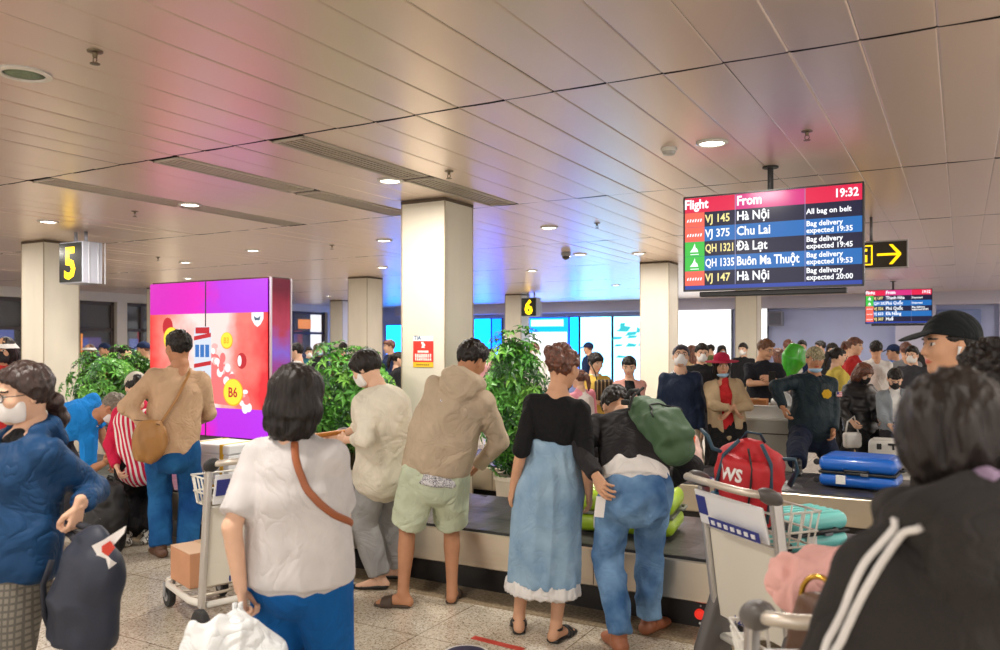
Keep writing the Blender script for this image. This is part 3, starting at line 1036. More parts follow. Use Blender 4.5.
# lit side face
def grad(name, stops, axis=2, lo=0.0, hi=1.0, s=1.15):
    if name in MATS: return MATS[name]
    m = emis(name, (255, 255, 255), s); nt = m.node_tree; b = nt.nodes['Principled BSDF']
    tc = nt.nodes.new('ShaderNodeTexCoord'); sp = nt.nodes.new('ShaderNodeSeparateXYZ'); nt.links.new(tc.outputs['Object'], sp.inputs[0])
    mr = nt.nodes.new('ShaderNodeMapRange'); mr.inputs[1].default_value = lo; mr.inputs[2].default_value = hi
    nz = nt.nodes.new('ShaderNodeTexNoise'); nz.inputs['Scale'].default_value = 2.4; nz.inputs['Detail'].default_value = 3; nt.links.new(tc.outputs['Object'], nz.inputs['Vector'])
    nt.links.new(sp.outputs[axis], mr.inputs[0])
    ma = nt.nodes.new('ShaderNodeMath'); ma.operation = 'MULTIPLY_ADD'; ma.inputs[1].default_value = .5; ma.inputs[2].default_value = -.25
    nt.links.new(nz.outputs['Fac'], ma.inputs[0])
    ad = nt.nodes.new('ShaderNodeMath'); ad.operation = 'ADD'; nt.links.new(mr.outputs[0], ad.inputs[0]); nt.links.new(ma.outputs[0], ad.inputs[1])
    r = nt.nodes.new('ShaderNodeValToRGB')
    for i, (p, c) in enumerate(stops):
        e = r.color_ramp.elements[i] if i < 2 else r.color_ramp.elements.new(p)
        e.position = p; e.color = rgb(*c)
    nt.links.new(ad.outputs[0], r.inputs[0]); nt.links.new(r.outputs[0], b.inputs['Emission Color'])
    return m
mb = MB(); mb.box((W_ / 2 + .004, dpt / 2 + .03, (zb + zt) / 2), (.008, dpt - .03, H_)); mb.build('side_panel', grad('ad_side', [(0, (220, 20, 40)), (.35, (190, 20, 60)), (.55, (150, 110, 230)), (.7, (200, 60, 90)), (.9, (160, 30, 60)), (1, (120, 20, 50))], 2, zb, zt, .8), t)
mb = MB(); mb.box((W_ / 2 + .010, .03, (zb + zt) / 2), (.02, .02, H_ + .02)); mb.box((W_ / 2 + .006, dpt + .03, (zb + zt) / 2), (.02, .02, H_ + .02)); mb.build('edge_trim', mat('screen_edge', (200, 190, 200), rough=.3, metal=.4), t)
art = grad('ad_art', [(0, (242, 60, 58)), (.22, (252, 150, 136)), (.42, (255, 232, 226)), (.6, (255, 226, 220)), (.78, (250, 130, 118)), (1, (238, 44, 54))], 0, -W_ / 2, W_ / 2, 1.1)
mag = grad('ad_magenta', [(0, (216, 20, 190)), (.45, (232, 16, 196)), (.6, (190, 40, 230)), (1, (190, 44, 240))], 0, -W_ / 2, W_ / 2, 1.12)
z1, z2 = zb + H_ * .185, zb + H_ * .79
for nm, xs in (('left', (-W_ / 2 + .006, -.006)), ('right', (.006, W_ / 2 - .006))):
    for a, b, m in ((zb + .006, z1, mag), (z1, z2, art), (z2, zt - .006, mag)):
        mb = MB(); mb.box(((xs[0] + xs[1]) / 2, .0, (a + b) / 2), (xs[1] - xs[0], .012, b - a)); mb.build('display_' + ('picture' if m is art else 'band'), m, t)
mb = MB(); mb.box((0, -.002, (zb + zt) / 2), (.014, .016, H_)); mb.build('screen_seam', black_pl, t)
# picture: can, splash, bubbles
def disc(name, x, z, r, m, y=-.010, n=28, sq=1.0):
    mb = MB(); mb.prism([(x + r * math.cos(2 * math.pi * k / n), z + r * sq * math.sin(2 * math.pi * k / n)) for k in range(n)], y - .002, y + .002); return mb.build(name, m, t)
by = emis('ad_yellow', (252, 226, 60), 1.2); bo = emis('ad_orange', (246, 176, 30), 1.1); rd = emis('ad_red', (206, 28, 44), 1.0); wt = emis('ad_white', (255, 240, 238), 1.2); pk = emis('ad_pink', (250, 180, 176), 1.15)
hz = z2 - z1
X = lambda u: -W_ / 2 + W_ * u
Z = lambda v: z1 + hz * v
rs = random.Random(4)
for k in range(46):
    u = rs.uniform(.56, .86); v = max(.02, .62 - (u - .56) * 1.9 + rs.uniform(-.12, .08)); 
    disc('splash_drop', X(u), Z(v), rs.uniform(.012, .05), rs.choice([wt, pk, wt, emis('ad_splash', (252, 120, 120), 1.1)]), -.009 - .0002 * k, 14, rs.uniform(.6, 1.5))
mb = MB(); mb.prism([(X(.52), Z(.05)), (X(.80), Z(.02)), (X(.86), Z(.12)), (X(.72), Z(.36)), (X(.60), Z(.56)), (X(.53), Z(.6))], -.009, -.006); mb.build('splash', emis('ad_splash', (252, 120, 120), 1.1), t)
disc('bubble', X(.205), Z(.73), .135, bo, -.013); disc('bubble', X(.205), Z(.735), .125, by, -.015)
disc('bubble', X(.68), Z(.71), .092, bo, -.013); disc('bubble', X(.68), Z(.715), .084, by, -.015)
disc('bubble', X(.735), Z(.17), .150, bo, -.018); disc('bubble', X(.735), Z(.175), .138, by, -.020)
text_mesh('lettering', 'B6', .15, rd, t, (X(.735), -.024, Z(.175) - .055), 'CENTER', .9, .0006, .003)
text_mesh('lettering', 'B3', .09, bo, t, (X(.68), -.019, Z(.715) - .033), 'CENTER', .9, .0006, .002)
disc('berry', X(.17), Z(.86), .085, rd, -.012, 20, 1.3); disc('berry', X(.80), Z(.5), .072, rd, -.012, 20, 1.2); disc('berry', X(.785), Z(.5), .03, wt, -.014, 14, 2.0); disc('berry', X(.37), Z(.72), .035, rd, -.012)
# the can
cx = X(.485); ch = hz * .74; c0 = Z(.12)
def canpoly(x0, x1, z0_, z1_): return [(x0, z0_), (x1, z0_), (x1, z1_), (x0, z1_)]
cw = .135
mb = MB(); mb.prism([(cx - cw, c0 + .03), (cx - cw * .8, c0), (cx + cw * .8, c0), (cx + cw, c0 + .03), (cx + cw, c0 + ch - .05), (cx + cw * .82, c0 + ch), (cx - cw * .82, c0 + ch), (cx - cw, c0 + ch - .05)], -.026, -.022)
mb.build('can', emis('ad_can', (224, 232, 244), 1.05), t)
mb = MB(); mb.prism(canpoly(cx - cw * .82, cx + cw * .82, c0 + ch * .90, c0 + ch * .99), -.028, -.026)
for a, b in ((.80, .86), (.40, .46)): mb.prism([(cx - cw, c0 + ch * a), (cx + cw, c0 + ch * (a + .05)), (cx + cw, c0 + ch * (b + .05)), (cx - cw, c0 + ch * b)], -.028, -.026)
mb.prism([(cx - cw, c0 + ch * .12), (cx - cw * .1, c0 + ch * .20), (cx + cw * .3, c0 + ch * .36), (cx - cw * .4, c0 + ch * .34)], -.028, -.026)
mb.build('can_stripe', rd, t)
cb = emis('ad_blue', (50, 120, 200), 1.0)
for k in range(3):
    mb = MB(); mb.prism(canpoly(cx - cw * .85 + k * cw * .6, cx - cw * .40 + k * cw * .6, c0 + ch * .56, c0 + ch * .74), -.028, -.026); mb.build('can_lettering', cb, t)
mb = MB()
mb.prism([(cx - cw * .2, c0 + ch * .08), (cx + cw * .95, c0 + ch * .06), (cx + cw * .8, c0 + ch * .30), (cx + cw * .1, c0 + ch * .24)], -.028, -.026); mb.build('can_swirl', cb, t)
pass
# small round crest, upper right
mb = MB(); q = .085; x, z = X(.925), Z(.94)
mb.prism([(x - q, z + q * .7), (x + q, z + q * .7), (x + q, z - q * .1), (x + q * .5, z - q * .8), (x, z - q * 1.1), (x - q * .5, z - q * .8), (x - q, z - q * .1)], -.014, -.010); mb.build('crest', emis('led_white', (248, 250, 255), 1.3), t)
mb = MB(); mb.prism([(x - q * .6, z + q * .3), (x - q * .4, z - q * .3), (x + q * .4, z - q * .3), (x + q * .6, z + q * .3), (x + q * .2, z + q * .05), (x - q * .2, z + q * .05)], -.017, -.0145); mb.build('crest_mark', emis('crest_grey', (90, 110, 130), .9), t)
# ------------------------------------------------------------------ people: one skeleton, one continuous body, clothes over it
def rotm(yaw, pitch=0, roll=0):
    """columns: right, forward, up of a frame that looks along yaw (against the view), nods by pitch, leans right by roll"""
    f = vdir(yaw); u = np.array([0, 0, 1.0]); r = np.cross(f, u)
    p, q = math.radians(pitch), math.radians(roll)
    f2 = f * math.cos(p) - u * math.sin(p)
    u2 = u * math.cos(p) + f * math.sin(p)
    u3 = u2 * math.cos(q) + r * math.sin(q)
    r3 = r * math.cos(q) - u2 * math.sin(q)
    return np.stack([r3, f2, u3], 1)

def ik(a, b, l1, l2, pole):
    a = np.asarray(a, float); b = np.asarray(b, float)
    v = b - a
    D = np.linalg.norm(v)
    mx = (l1 + l2) * 0.998
    if D > mx:
        b = a + v / D * mx; v = b - a; D = mx
    D = max(D, abs(l1 - l2) + 0.02)
    x = (l1 * l1 - l2 * l2 + D * D) / (2 * D)
    hgt = math.sqrt(max(l1 * l1 - x * x, 0))
    d = nrm(v)
    p = np.asarray(pole, float); p = nrm(p - d * p.dot(d))
    return a + d * x + p * hgt, b

HEAD = {}
def head_mesh(sex):
    if sex in HEAD:
        return HEAD[sex]
    fem = sex == 'f'
    ops = [add(p_ell((0, -.012, .028), (.078, .098, .090))),
           add(p_ell((0, .010, -.032), (.063 if fem else .067, .078, .084)), .03),
           add(p_ell((0, .058, -.092), (.024 if fem else .030, .026, .021)), .02)]
    for s in (-1, 1):
        ops += [add(p_ell((s * .036, .062, -.02), (.024, .022, .024)), .02),
                add(p_ell((s * .032, .082, .031), (.020, .009, .006)), .01),
                sub(p_ell((s * .031, .095, .011), (.019, .015, .011)), .012),
                add(p_ell((s * .031, .0745, .010), (.0135, .012, .0115)), .001),
                add(p_ell((s * .079, -.008, -.004), (.009, .019, .031), rotm(0)), .006),
                sub(p_ell((s * .088, -.004, -.002), (.006, .009, .016)), .004)]
    ops += [add(p_loft([(0, .083, .014), (0, .101, -.021)], [.007, .0115]), .012),
            add(p_ell((0, .089, -.026), (.017, .013, .009)), .008),
            add(p_ell((0, .081, -.0545), (.022, .011, .0065)), .006),
            add(p_ell((0, .080, -.065), (.019, .011, .007)), .006),
            add(p_loft([(0, -.022, -.05), (0, -.03, -.12), (0, -.042, -.20)], [.05, .046, .05] if fem else [.056, .053, .058]), .025)]
    P, Fq = solid(ops, .005)
    c = P[Fq].mean(1)
    ax = np.abs(c[:, 0])
    idx = np.zeros(len(Fq), int)
    front = c[:, 1] > .055
    eye = front & (np.abs(ax - .031) < .0135) & (np.abs(c[:, 2] - .010) < .0058 * np.sqrt(np.maximum(0, 1 - ((ax - .031) / .0145) ** 2)) + .001)
    idx[eye] = 2
    idx[eye & (np.abs(ax - .031) < .0062)] = 1
    idx[front & (ax > .014) & (ax < .050) & (np.abs(c[:, 2] - (.031 - 2.5 * (ax - .03) ** 2 * 1.6)) < .0042)] = 1
    idx[front & (ax < .023) & (np.abs(c[:, 2] + .059) < .0095 * (1 - (ax / .028) ** 2)) & (c[:, 1] > .072)] = 3
    HEAD[sex] = (P, Fq, idx)
    return HEAD[sex]

HANDS = {}
def hand_mesh(curl):
    """right hand: fingers along +y, palm looks down, thumb on the -x side"""
    key = round(curl, 1)
    if key in HANDS:
        return HANDS[key]
    ops = [add(p_loft([(0, -.03, 0), (0, .012, 0), (0, .05, 0), (-.001, .085, 0)], [.026, .030, .039, .040], [.020, .018, .0155, .013], (1, 0, 0)))]
    spec = [(-.031, .086, .074, -.10, .0088), (-.0105, .091, .081, -.03, .0090), (.0105, .088, .075, .04, .0086), (.030, .080, .058, .12, .0076)]
    for k, (x, y, L, sp, r) in enumerate(spec):
        a = key * (.9 + .07 * k)
        pts = [np.array((x * .9, y - .02, 0)), np.array((x, y, 0))]
        ang = 0
        for seg, fr in enumerate((.42, .32, .26)):
            ang += a * (0.75, 0.95, 0.7)[seg]
            d = np.array((math.sin(sp) * math.cos(ang), math.cos(sp) * math.cos(ang), -math.sin(ang)))
            pts.append(pts[-1] + d * L * fr)
        ops.append(add(p_loft(pts, [r, r * 1.06, r, r * .94, r * .80]), .003))
    t0 = np.array((-.022, .018, -.004))
    t1 = np.array((-.044, .046, -.014 - .006 * key))
    t2 = t1 + np.array((-.016 + .014 * key, .030, -.006 - .010 * key))
    t3 = t2 + np.array((-.004 + .016 * key, .024, -.002 - .008 * key))
    ops.append(add(p_loft([t0, t1, t2, t3], [.0145, .0125, .0105, .0085]), .007))
    P, Fq = solid(ops, .0036)
    HANDS[key] = (P, Fq)
    return HANDS[key]

HAIRS = {}
def hair_mesh(style):
    if style in HAIRS:
        return HAIRS[style]
    C = np.array((0, -.012, .030)); R = np.array((.080, .100, .090))
    h = .006
    wr = (.0045, 55, (1, 1, .28))
    ops = []
    hl = nrm((0, .55, -1.0))       # hairline: high over the brow, low at the nape
    if style == 'short':
        ops = [add(p_ell(C + (0, -.004, .006), R + (.008, .008, .012))), cut((0, .062, .058), (0, .62, -.55)), cut((0, -.06, -.055), (0, .25, -1.0)),
               sub(p_ell((.083, .0, -.02), (.03, .04, .036)), .008), sub(p_ell((-.083, .0, -.02), (.03, .04, .036)), .008),
               add(p_ell((0, .058, .085), (.058, .038, .026)), .012)]
        wr = (.008, 40, (1, 1, .6))
    elif style == 'buzz':
        ops = [add(p_ell(C + (0, -.002, .002), R + .005)), cut((0, .070, .062), (0, .62, -.55)), cut((0, -.06, -.045), (0, .25, -1.0)),
               sub(p_ell((.083, .01, -.02), (.03, .04, .036)), .008), sub(p_ell((-.083, .01, -.02), (.03, .04, .036)), .008)]
        wr = (.002, 80, None)
    elif style == 'curly':
        ops = [add(p_ell(C + (0, -.008, .008), R + (.022, .020, .022))), cut((0, .068, .05), (0, .75, -.5)), cut((0, -.06, -.085), (0, .2, -1.0))]
        wr = (.016, 42, None)
    elif style == 'bowl':
        ops = [add(p_ell(C + (0, -.004, .004), R + (.014, .012, .014))), cut((0, .070, .036), (0, .8, -.5)), cut((0, -.02, -.035), (0, .12, -1.0)),
               add(p_ell((0, .062, .066), (.066, .036, .036)), .012)]
    elif style in ('bob', 'long', 'nape'):
        low = {'bob': -.100, 'long': -.27, 'nape': -.13}[style]
        wd = {'bob': (.096, .116, .104), 'long': (.090, .098, .07), 'nape': (.096, .092, .05)}[style]
        ops = [add(p_ell(C + (0, -.006, .006), R + (.018, .014, .012))),
               add(p_loft([(0, -.02, .03), (0, -.036, -.05), (0, -.046, low)], wd, [.100, .098, .078], (1, 0, 0), False, False), .02),
               sub(p_ell((0, .094, -.06), (.068, .095, .125)), .012), sub(p_box((0, .12, -.18), (.07, .085, .10)), .012),
               sub(p_ell((0, -.010, -.16), (.050, .045, .12)), .01), add(p_ell((0, .060, .066), (.060, .032, .030)), .012)]
        wr = (.007, 36, (1, 1, .22))
    elif style == 'round':
        ops = [add(p_ell((0, -.018, .004), (.096, .112, .122))), sub(p_ell((0, .100, -.05), (.066, .085, .11)), .012), sub(p_ell((0, .045, -.13), (.06, .07, .05)), .02)]
        wr = (.007, 36, (1, 1, .3))
    elif style == 'bun':
        ops = [add(p_ell(C + (0, -.004, .004), R + .007)), cut((0, .066, .060), (0, .62, -.55)), cut((0, -.055, -.062), (0, .3, -1.0)),
               sub(p_ell((.083, .012, -.025), (.022, .036, .036)), .008), sub(p_ell((-.083, .012, -.025), (.022, .036, .036)), .008),
               add(p_ell((0, -.112, .050), (.064, .050, .060)), .004), add(p_ell((.030, -.125, .022), (.036, .032, .036)), .005), add(p_ell((-.030, -.118, .078), (.036, .034, .034)), .005), add(p_ell((0, -.05, .115), (.055, .055, .028)), .01)]
        wr = (.010, 38, (1, .6, .6))
    elif style == 'lowbun':
        ops = [add(p_ell(C + (0, -.004, .002), R + (.014, .012, .010))), cut((0, .066, .060), (0, .62, -.55)), cut((0, -.055, -.075), (0, .3, -1.0)),
               add(p_ell((0, -.112, -.055), (.042, .040, .036)), .012), add(p_loft([(.01, -.12, -.07), (.02, -.14, -.14), (.02, -.12, -.20)], [.032, .034, .016]), .01)]
        wr = (.006, 40, (1, .5, .5))
    elif style == 'pony':
        ops = [add(p_ell(C + (0, -.004, .004), R + .007)), cut((0, .066, .060), (0, .62, -.55)), cut((0, -.055, -.062), (0, .3, -1.0)),
               sub(p_ell((.083, .012, -.025), (.022, .036, .036)), .008), sub(p_ell((-.083, .012, -.025), (.022, .036, .036)), .008),
               add(p_loft([(0, -.10, .03), (0, -.145, .03), (0, -.165, -.06), (0, -.15, -.17)], [.022, .032, .032, .012]), .012),
               add(p_ell((0, .060, .068), (.062, .034, .030)), .012)]
        wr = (.006, 50, (1, 1, .3))
    P, Fq = solid(ops, h, wr)
    HAIRS[style] = (P, Fq)
    return HAIRS[style]

GEAR = {}
def gear_mesh(kind):
    if kind in GEAR:
        return GEAR[kind]
    C = np.array((0, -.012, .034)); R = np.array((.080, .100, .090))
    tilt = np.array([[1, 0, 0], [0, math.cos(.30), math.sin(.30)], [0, -math.sin(.30), math.cos(.30)]])
    h = .005
    if kind == 'mask':
        ops = [add(p_ell((0, .014, -.036), (.071, .086, .086))), add(p_ell((0, .092, -.018), (.022, .022, .026)), .02), add(p_ell((0, .085, -.06), (.034, .020, .03)), .02),
               keep(p_half((0, .018, 0), (0, 1, .0))), keep(p_half((0, .09, .006), (0, .10, -1))), keep(p_half((0, .08, -.112), (0, .15, 1)))]
    elif kind == 'chin_mask':
        ops = [add(p_ell((0, .016, -.072), (.072, .088, .060))), add(p_ell((0, .075, -.095), (.036, .026, .022)), .02),
               keep(p_half((0, .01, 0), (0, 1, .0))), keep(p_half((0, .08, -.078), (0, .15, -1))), keep(p_half((0, .08, -.128), (0, .15, 1)))]
    elif kind == 'cap':
        ops = [add(p_ell(C + (0, -.002, .004), R + (.012, .012, .014))), cut((0, .085, .052), (0, .22, -1.0)),
               add(p_ell((0, .128, .044), (.070, .070, .0075), tilt), .006), add(p_ell((0, -.012, .139), (.007, .007, .005)), .003)]
    elif kind == 'brim_hat':
        ops = [add(p_ell(C + (0, -.002, .000), R + (.012, .012, .018))), cut((0, .085, .046), (0, .1, -1.0)),
               add(p_ell((0, -.005, .052), (.190, .200, .011)), .02), add(p_ell((0, -.012, .10), (.088, .105, .055)), .02)]
    elif kind == 'bucket':
        ops = [add(p_ell(C + (0, -.002, .004), R + (.014, .014, .014))), cut((0, .085, .05), (0, .1, -1.0)),
               add(p_loft([(0, -.008, .062), (0, -.004, .022)], [.096, .130], [.114, .150], (1, 0, 0), True, True), .008),
               sub(p_loft([(0, -.008, .055), (0, -.004, .012)], [.090, .124], [.106, .143], (1, 0, 0), False, True), .004)]
    P, Fq = solid(ops, h)
    GEAR[kind] = (P, Fq)
    return GEAR[kind]

SKIN = {}
def skin(tone):
    if tone not in SKIN:
        c = {'light': (222, 178, 150), 'mid': (205, 156, 124), 'tan': (186, 132, 98), 'deep': (150, 100, 72)}[tone]
        SKIN[tone] = [mat('skin_' + tone, c, rough=.55, spec=.35, var=.05, vscale=18), mat('eye_dark', (34, 24, 20), rough=.35),
                      mat('eye_white', (226, 220, 212), rough=.3), mat('lips_' + tone, (min(255, c[0] - 10), c[1] - 56, c[2] - 46), rough=.45)]
    return SKIN[tone]

def skeleton(p):
    H = p['H']; s = H / 1.70; fem = p['sex'] == 'f'
    J = {'s': s, 'fem': fem, 'wid': p.get('wid', 1.0)}
    yaw = p['yaw']
    Rh = rotm(*p.get('hd', (yaw, 5, 0)))
    hc = I(*p['head'])
    pel = I(*p['pel'])
    up = nrm(hc - pel)
    for _ in range(3):
        neck = hc - Rh[:, 2] * .085 * s - Rh[:, 1] * .012 * s - .075 * s * nrm(up + Rh[:, 2])
        up = nrm(neck - pel)
    fw = vdir(yaw); fw = nrm(fw - up * fw.dot(up))
    sd = np.cross(fw, up)
    pf = vdir(p.get('pyaw', yaw)); pu = nrm(np.array([0, 0, 1.0]) * (1.0 - p.get('ptilt', .5)) + up * p.get('ptilt', .5))
    pf = nrm(pf - pu * pf.dot(pu)); ps = np.cross(pf, pu)
    J.update(Rh=Rh, hc=hc, pel=pel, neck=neck, up=up, fw=fw, sd=sd, pu=pu, pf=pf, ps=ps)
    D = np.linalg.norm(neck - pel); J['D'] = D
    hun = p.get('hunch', 0.0)
    w = J['wid']
    def station(f):
        c = pel + (neck - pel) * f if f >= 0 else pel + pu * (f * D)
        if f > 0:
            c = c - fw * hun * 4 * f * (1 - f)
        return c
    J['station'] = station
    if fem:
        prof = [(-.20, .166, .122), (-.05, .168, .120), (.10, .150, .108), (.30, .122, .094), (.50, .128, .102), (.70, .134, .108), (.86, .108, .078), (.96, .066, .056), (1.02, .052, .052)]
    else:
        prof = [(-.20, .160, .118), (-.05, .160, .116), (.10, .152, .110), (.30, .142, .104), (.50, .144, .106), (.70, .152, .110), (.86, .122, .082), (.96, .072, .060), (1.02, .060, .058)]
    J['prof'] = [(f, a * s * w, b * s * w) for f, a, b in prof]
    sw = (.140 if fem else .160) * s * (1 + (w - 1) * .6)
    J['sh'] = {1: neck + sd * sw - up * .070 * s, -1: neck - sd * sw - up * .070 * s}
    hands = p.get('hands', {})
    J['el'] = {}; J['wr'] = {}; J['hand'] = {}
    for q, nm in ((1, 'R'), (-1, 'L')):
        spec = hands.get(nm)
        tgt = I(*spec['at']) if spec else J['sh'][q] + (sd * q * .05 - np.array([0, 0, 1]) * .525 + fw * .05) * s
        pole = spec.get('pole') if spec else None
        pole = sd * q * .5 - fw * .8 - up * .2 if pole is None else vdir(pole[0]) + np.array([0, 0, pole[1]])
        el, wr = ik(J['sh'][q], tgt, .285 * s, .245 * s, pole)
        J['el'][q], J['wr'][q] = el, wr
        d = nrm(wr - el)
        if spec and 'dir' in spec:
            d = nrm(vdir(spec['dir'][0]) * math.cos(math.radians(spec['dir'][1])) + np.array([0, 0, math.sin(math.radians(spec['dir'][1]))]))
        n = -sd * q + fw * .3
        if spec and 'palm' in spec:
            n = vdir(spec['palm'][0]) * math.cos(math.radians(spec['palm'][1])) + np.array([0, 0, math.sin(math.radians(spec['palm'][1]))])
        n = nrm(n - d * n.dot(d))
        J['hand'][q] = (wr, d, n, spec.get('curl', .45) if spec else .45)
    feet = p.get('feet', {})
    J['hip'] = {}; J['kn'] = {}; J['an'] = {}; J['foot'] = {}
    for q, nm in ((1, 'R'), (-1, 'L')):
        hip = pel + ps * q * .088 * s - pu * .04 * s
        sp = feet.get(nm)
        if sp is None:
            g = np.array([pel[0], pel[1], 0]) + ps * q * .10 * s + pf * .02; fy, lift, fz = p.get('pyaw', yaw) - q * 10, 0, 0
        else:
            fz = sp.get('z', 0.0)
            g = at(sp['p'][0], fdepth(sp['p'][1], fz), fz); fy, lift = sp.get('yaw', yaw), sp.get('lift', 0)
        ff = vdir(fy)
        an = np.array([g[0], g[1], fz]) + np.array([0, 0, (.085 + .10 * lift) * s])
        pole = pf * 1.0 + ps * q * .15
        if sp and 'pole' in sp:
            pole = vdir(sp['pole'])
        kn, an = ik(hip, an, .415 * s, .40 * s, pole)
        J['hip'][q], J['kn'][q], J['an'][q] = hip, kn, an
        J['foot'][q] = (ff, lift, fz)
    return J

def torso_pts(J, f0, f1, ease, top_ease=None):
    fs = [f for f, a, b in J['prof'] if f0 < f < f1]
    fs = [f0] + fs + [f1]
    pf = [q[0] for q in J['prof']]
    A = np.interp(fs, pf, [q[1] for q in J['prof']]); B = np.interp(fs, pf, [q[2] for q in J['prof']])
    pts = [J['station'](f) for f in fs]
    sides = [nrm(J['ps'] * (1 - min(max(f, 0), 1)) + J['sd'] * min(max(f, 0), 1)) for f in fs]
    e = [ease if f < .8 else (top_ease if top_ease is not None else ease * .6) for f in fs]
    return pts, [a + x for a, x in zip(A, e)], [b + x for b, x in zip(B, e)], sides

def body_ops(J, slim=0.0, leg=0.0):
    """slim, leg: the trunk and legs sit this much inside what is worn over them"""
    s = J['s']; w = J['wid']
    pts, A, B, S = torso_pts(J, -.16, 1.0, -slim, 0.0)
    ops = [add(p_loft(pts, A, B, S), .02)]
    nk = J['hc'] - J['Rh'][:, 2] * .12 * s - J['Rh'][:, 1] * .03 * s
    rn = (.049 if J['fem'] else .057) * s
    ops.append(add(p_loft([J['station'](.93), nk], [rn * 1.05, rn]), .03))
    ops.append(add(p_loft([nk, J['hc'] - J['Rh'][:, 2] * .06 * s - J['Rh'][:, 1] * .02 * s], [rn, rn * .9]), .02))
    if J['fem']:
        for q in (-1, 1):
            ops.append(add(p_ell(J['station'](.66) + J['sd'] * q * .07 * s + J['fw'] * .075 * s * w, np.array([.058] * 3) * s), .03))
    aw = (.9 if J['fem'] else 1.0) * (1 + (w - 1) * .8)
    for q in (-1, 1):
        sh, el, wr = J['sh'][q], J['el'][q], J['wr'][q]
        ops.append(add(p_loft([J['station'](.88) + J['sd'] * q * .05 * s, sh], [.060 * s, .048 * s * aw]), .03))
        ops.append(add(p_loft([sh, sh * .55 + el * .45, el], [.048 * s * aw, .043 * s * aw, .037 * s * aw]), .02))
        ops.append(add(p_loft([el, el * .7 + wr * .3, wr], [.037 * s * aw, .038 * s * aw, .026 * s * aw]), .015))
        hip, kn, an = J['hip'][q], J['kn'][q], J['an'][q]
        ops.append(add(p_loft([hip, hip * .5 + kn * .5, kn], [.086 * s * w - leg, .072 * s * w - leg, .053 * s * w - leg * .7]), .02))
        cal = kn * .68 + an * .32 - J['pf'] * .012
        ops.append(add(p_loft([kn, cal, kn * .3 + an * .7, an], [.051 * s * w - leg * .7, .054 * s * w - leg * .7, .040 * s * w - leg * .4, .034 * s * w]), .015))
        ff, lift, fz = J['foot'][q]
        heel = an - ff * .035 * s - np.array([0, 0, .050 * s])
        drop = np.array([0, 0, an[2] - fz - .085 * s])
        ball = an + ff * .115 * s - np.array([0, 0, .058 * s]) - drop * .8
        toe = an + ff * .165 * s - np.array([0, 0, .066 * s]) - drop
        sd = np.cross(ff, (0, 0, 1))
        ops.append(add(p_loft([an, heel], [.034 * s, .030 * s]), .015))
        ops.append(add(p_loft([heel, an + ff * .05 * s - np.array([0, 0, .045 * s]) - drop * .4, ball, toe], [.030 * s, .034 * s, .044 * s, .036 * s], [.030 * s, .036 * s, .020 * s, .013 * s], sd), .015))
    return ops

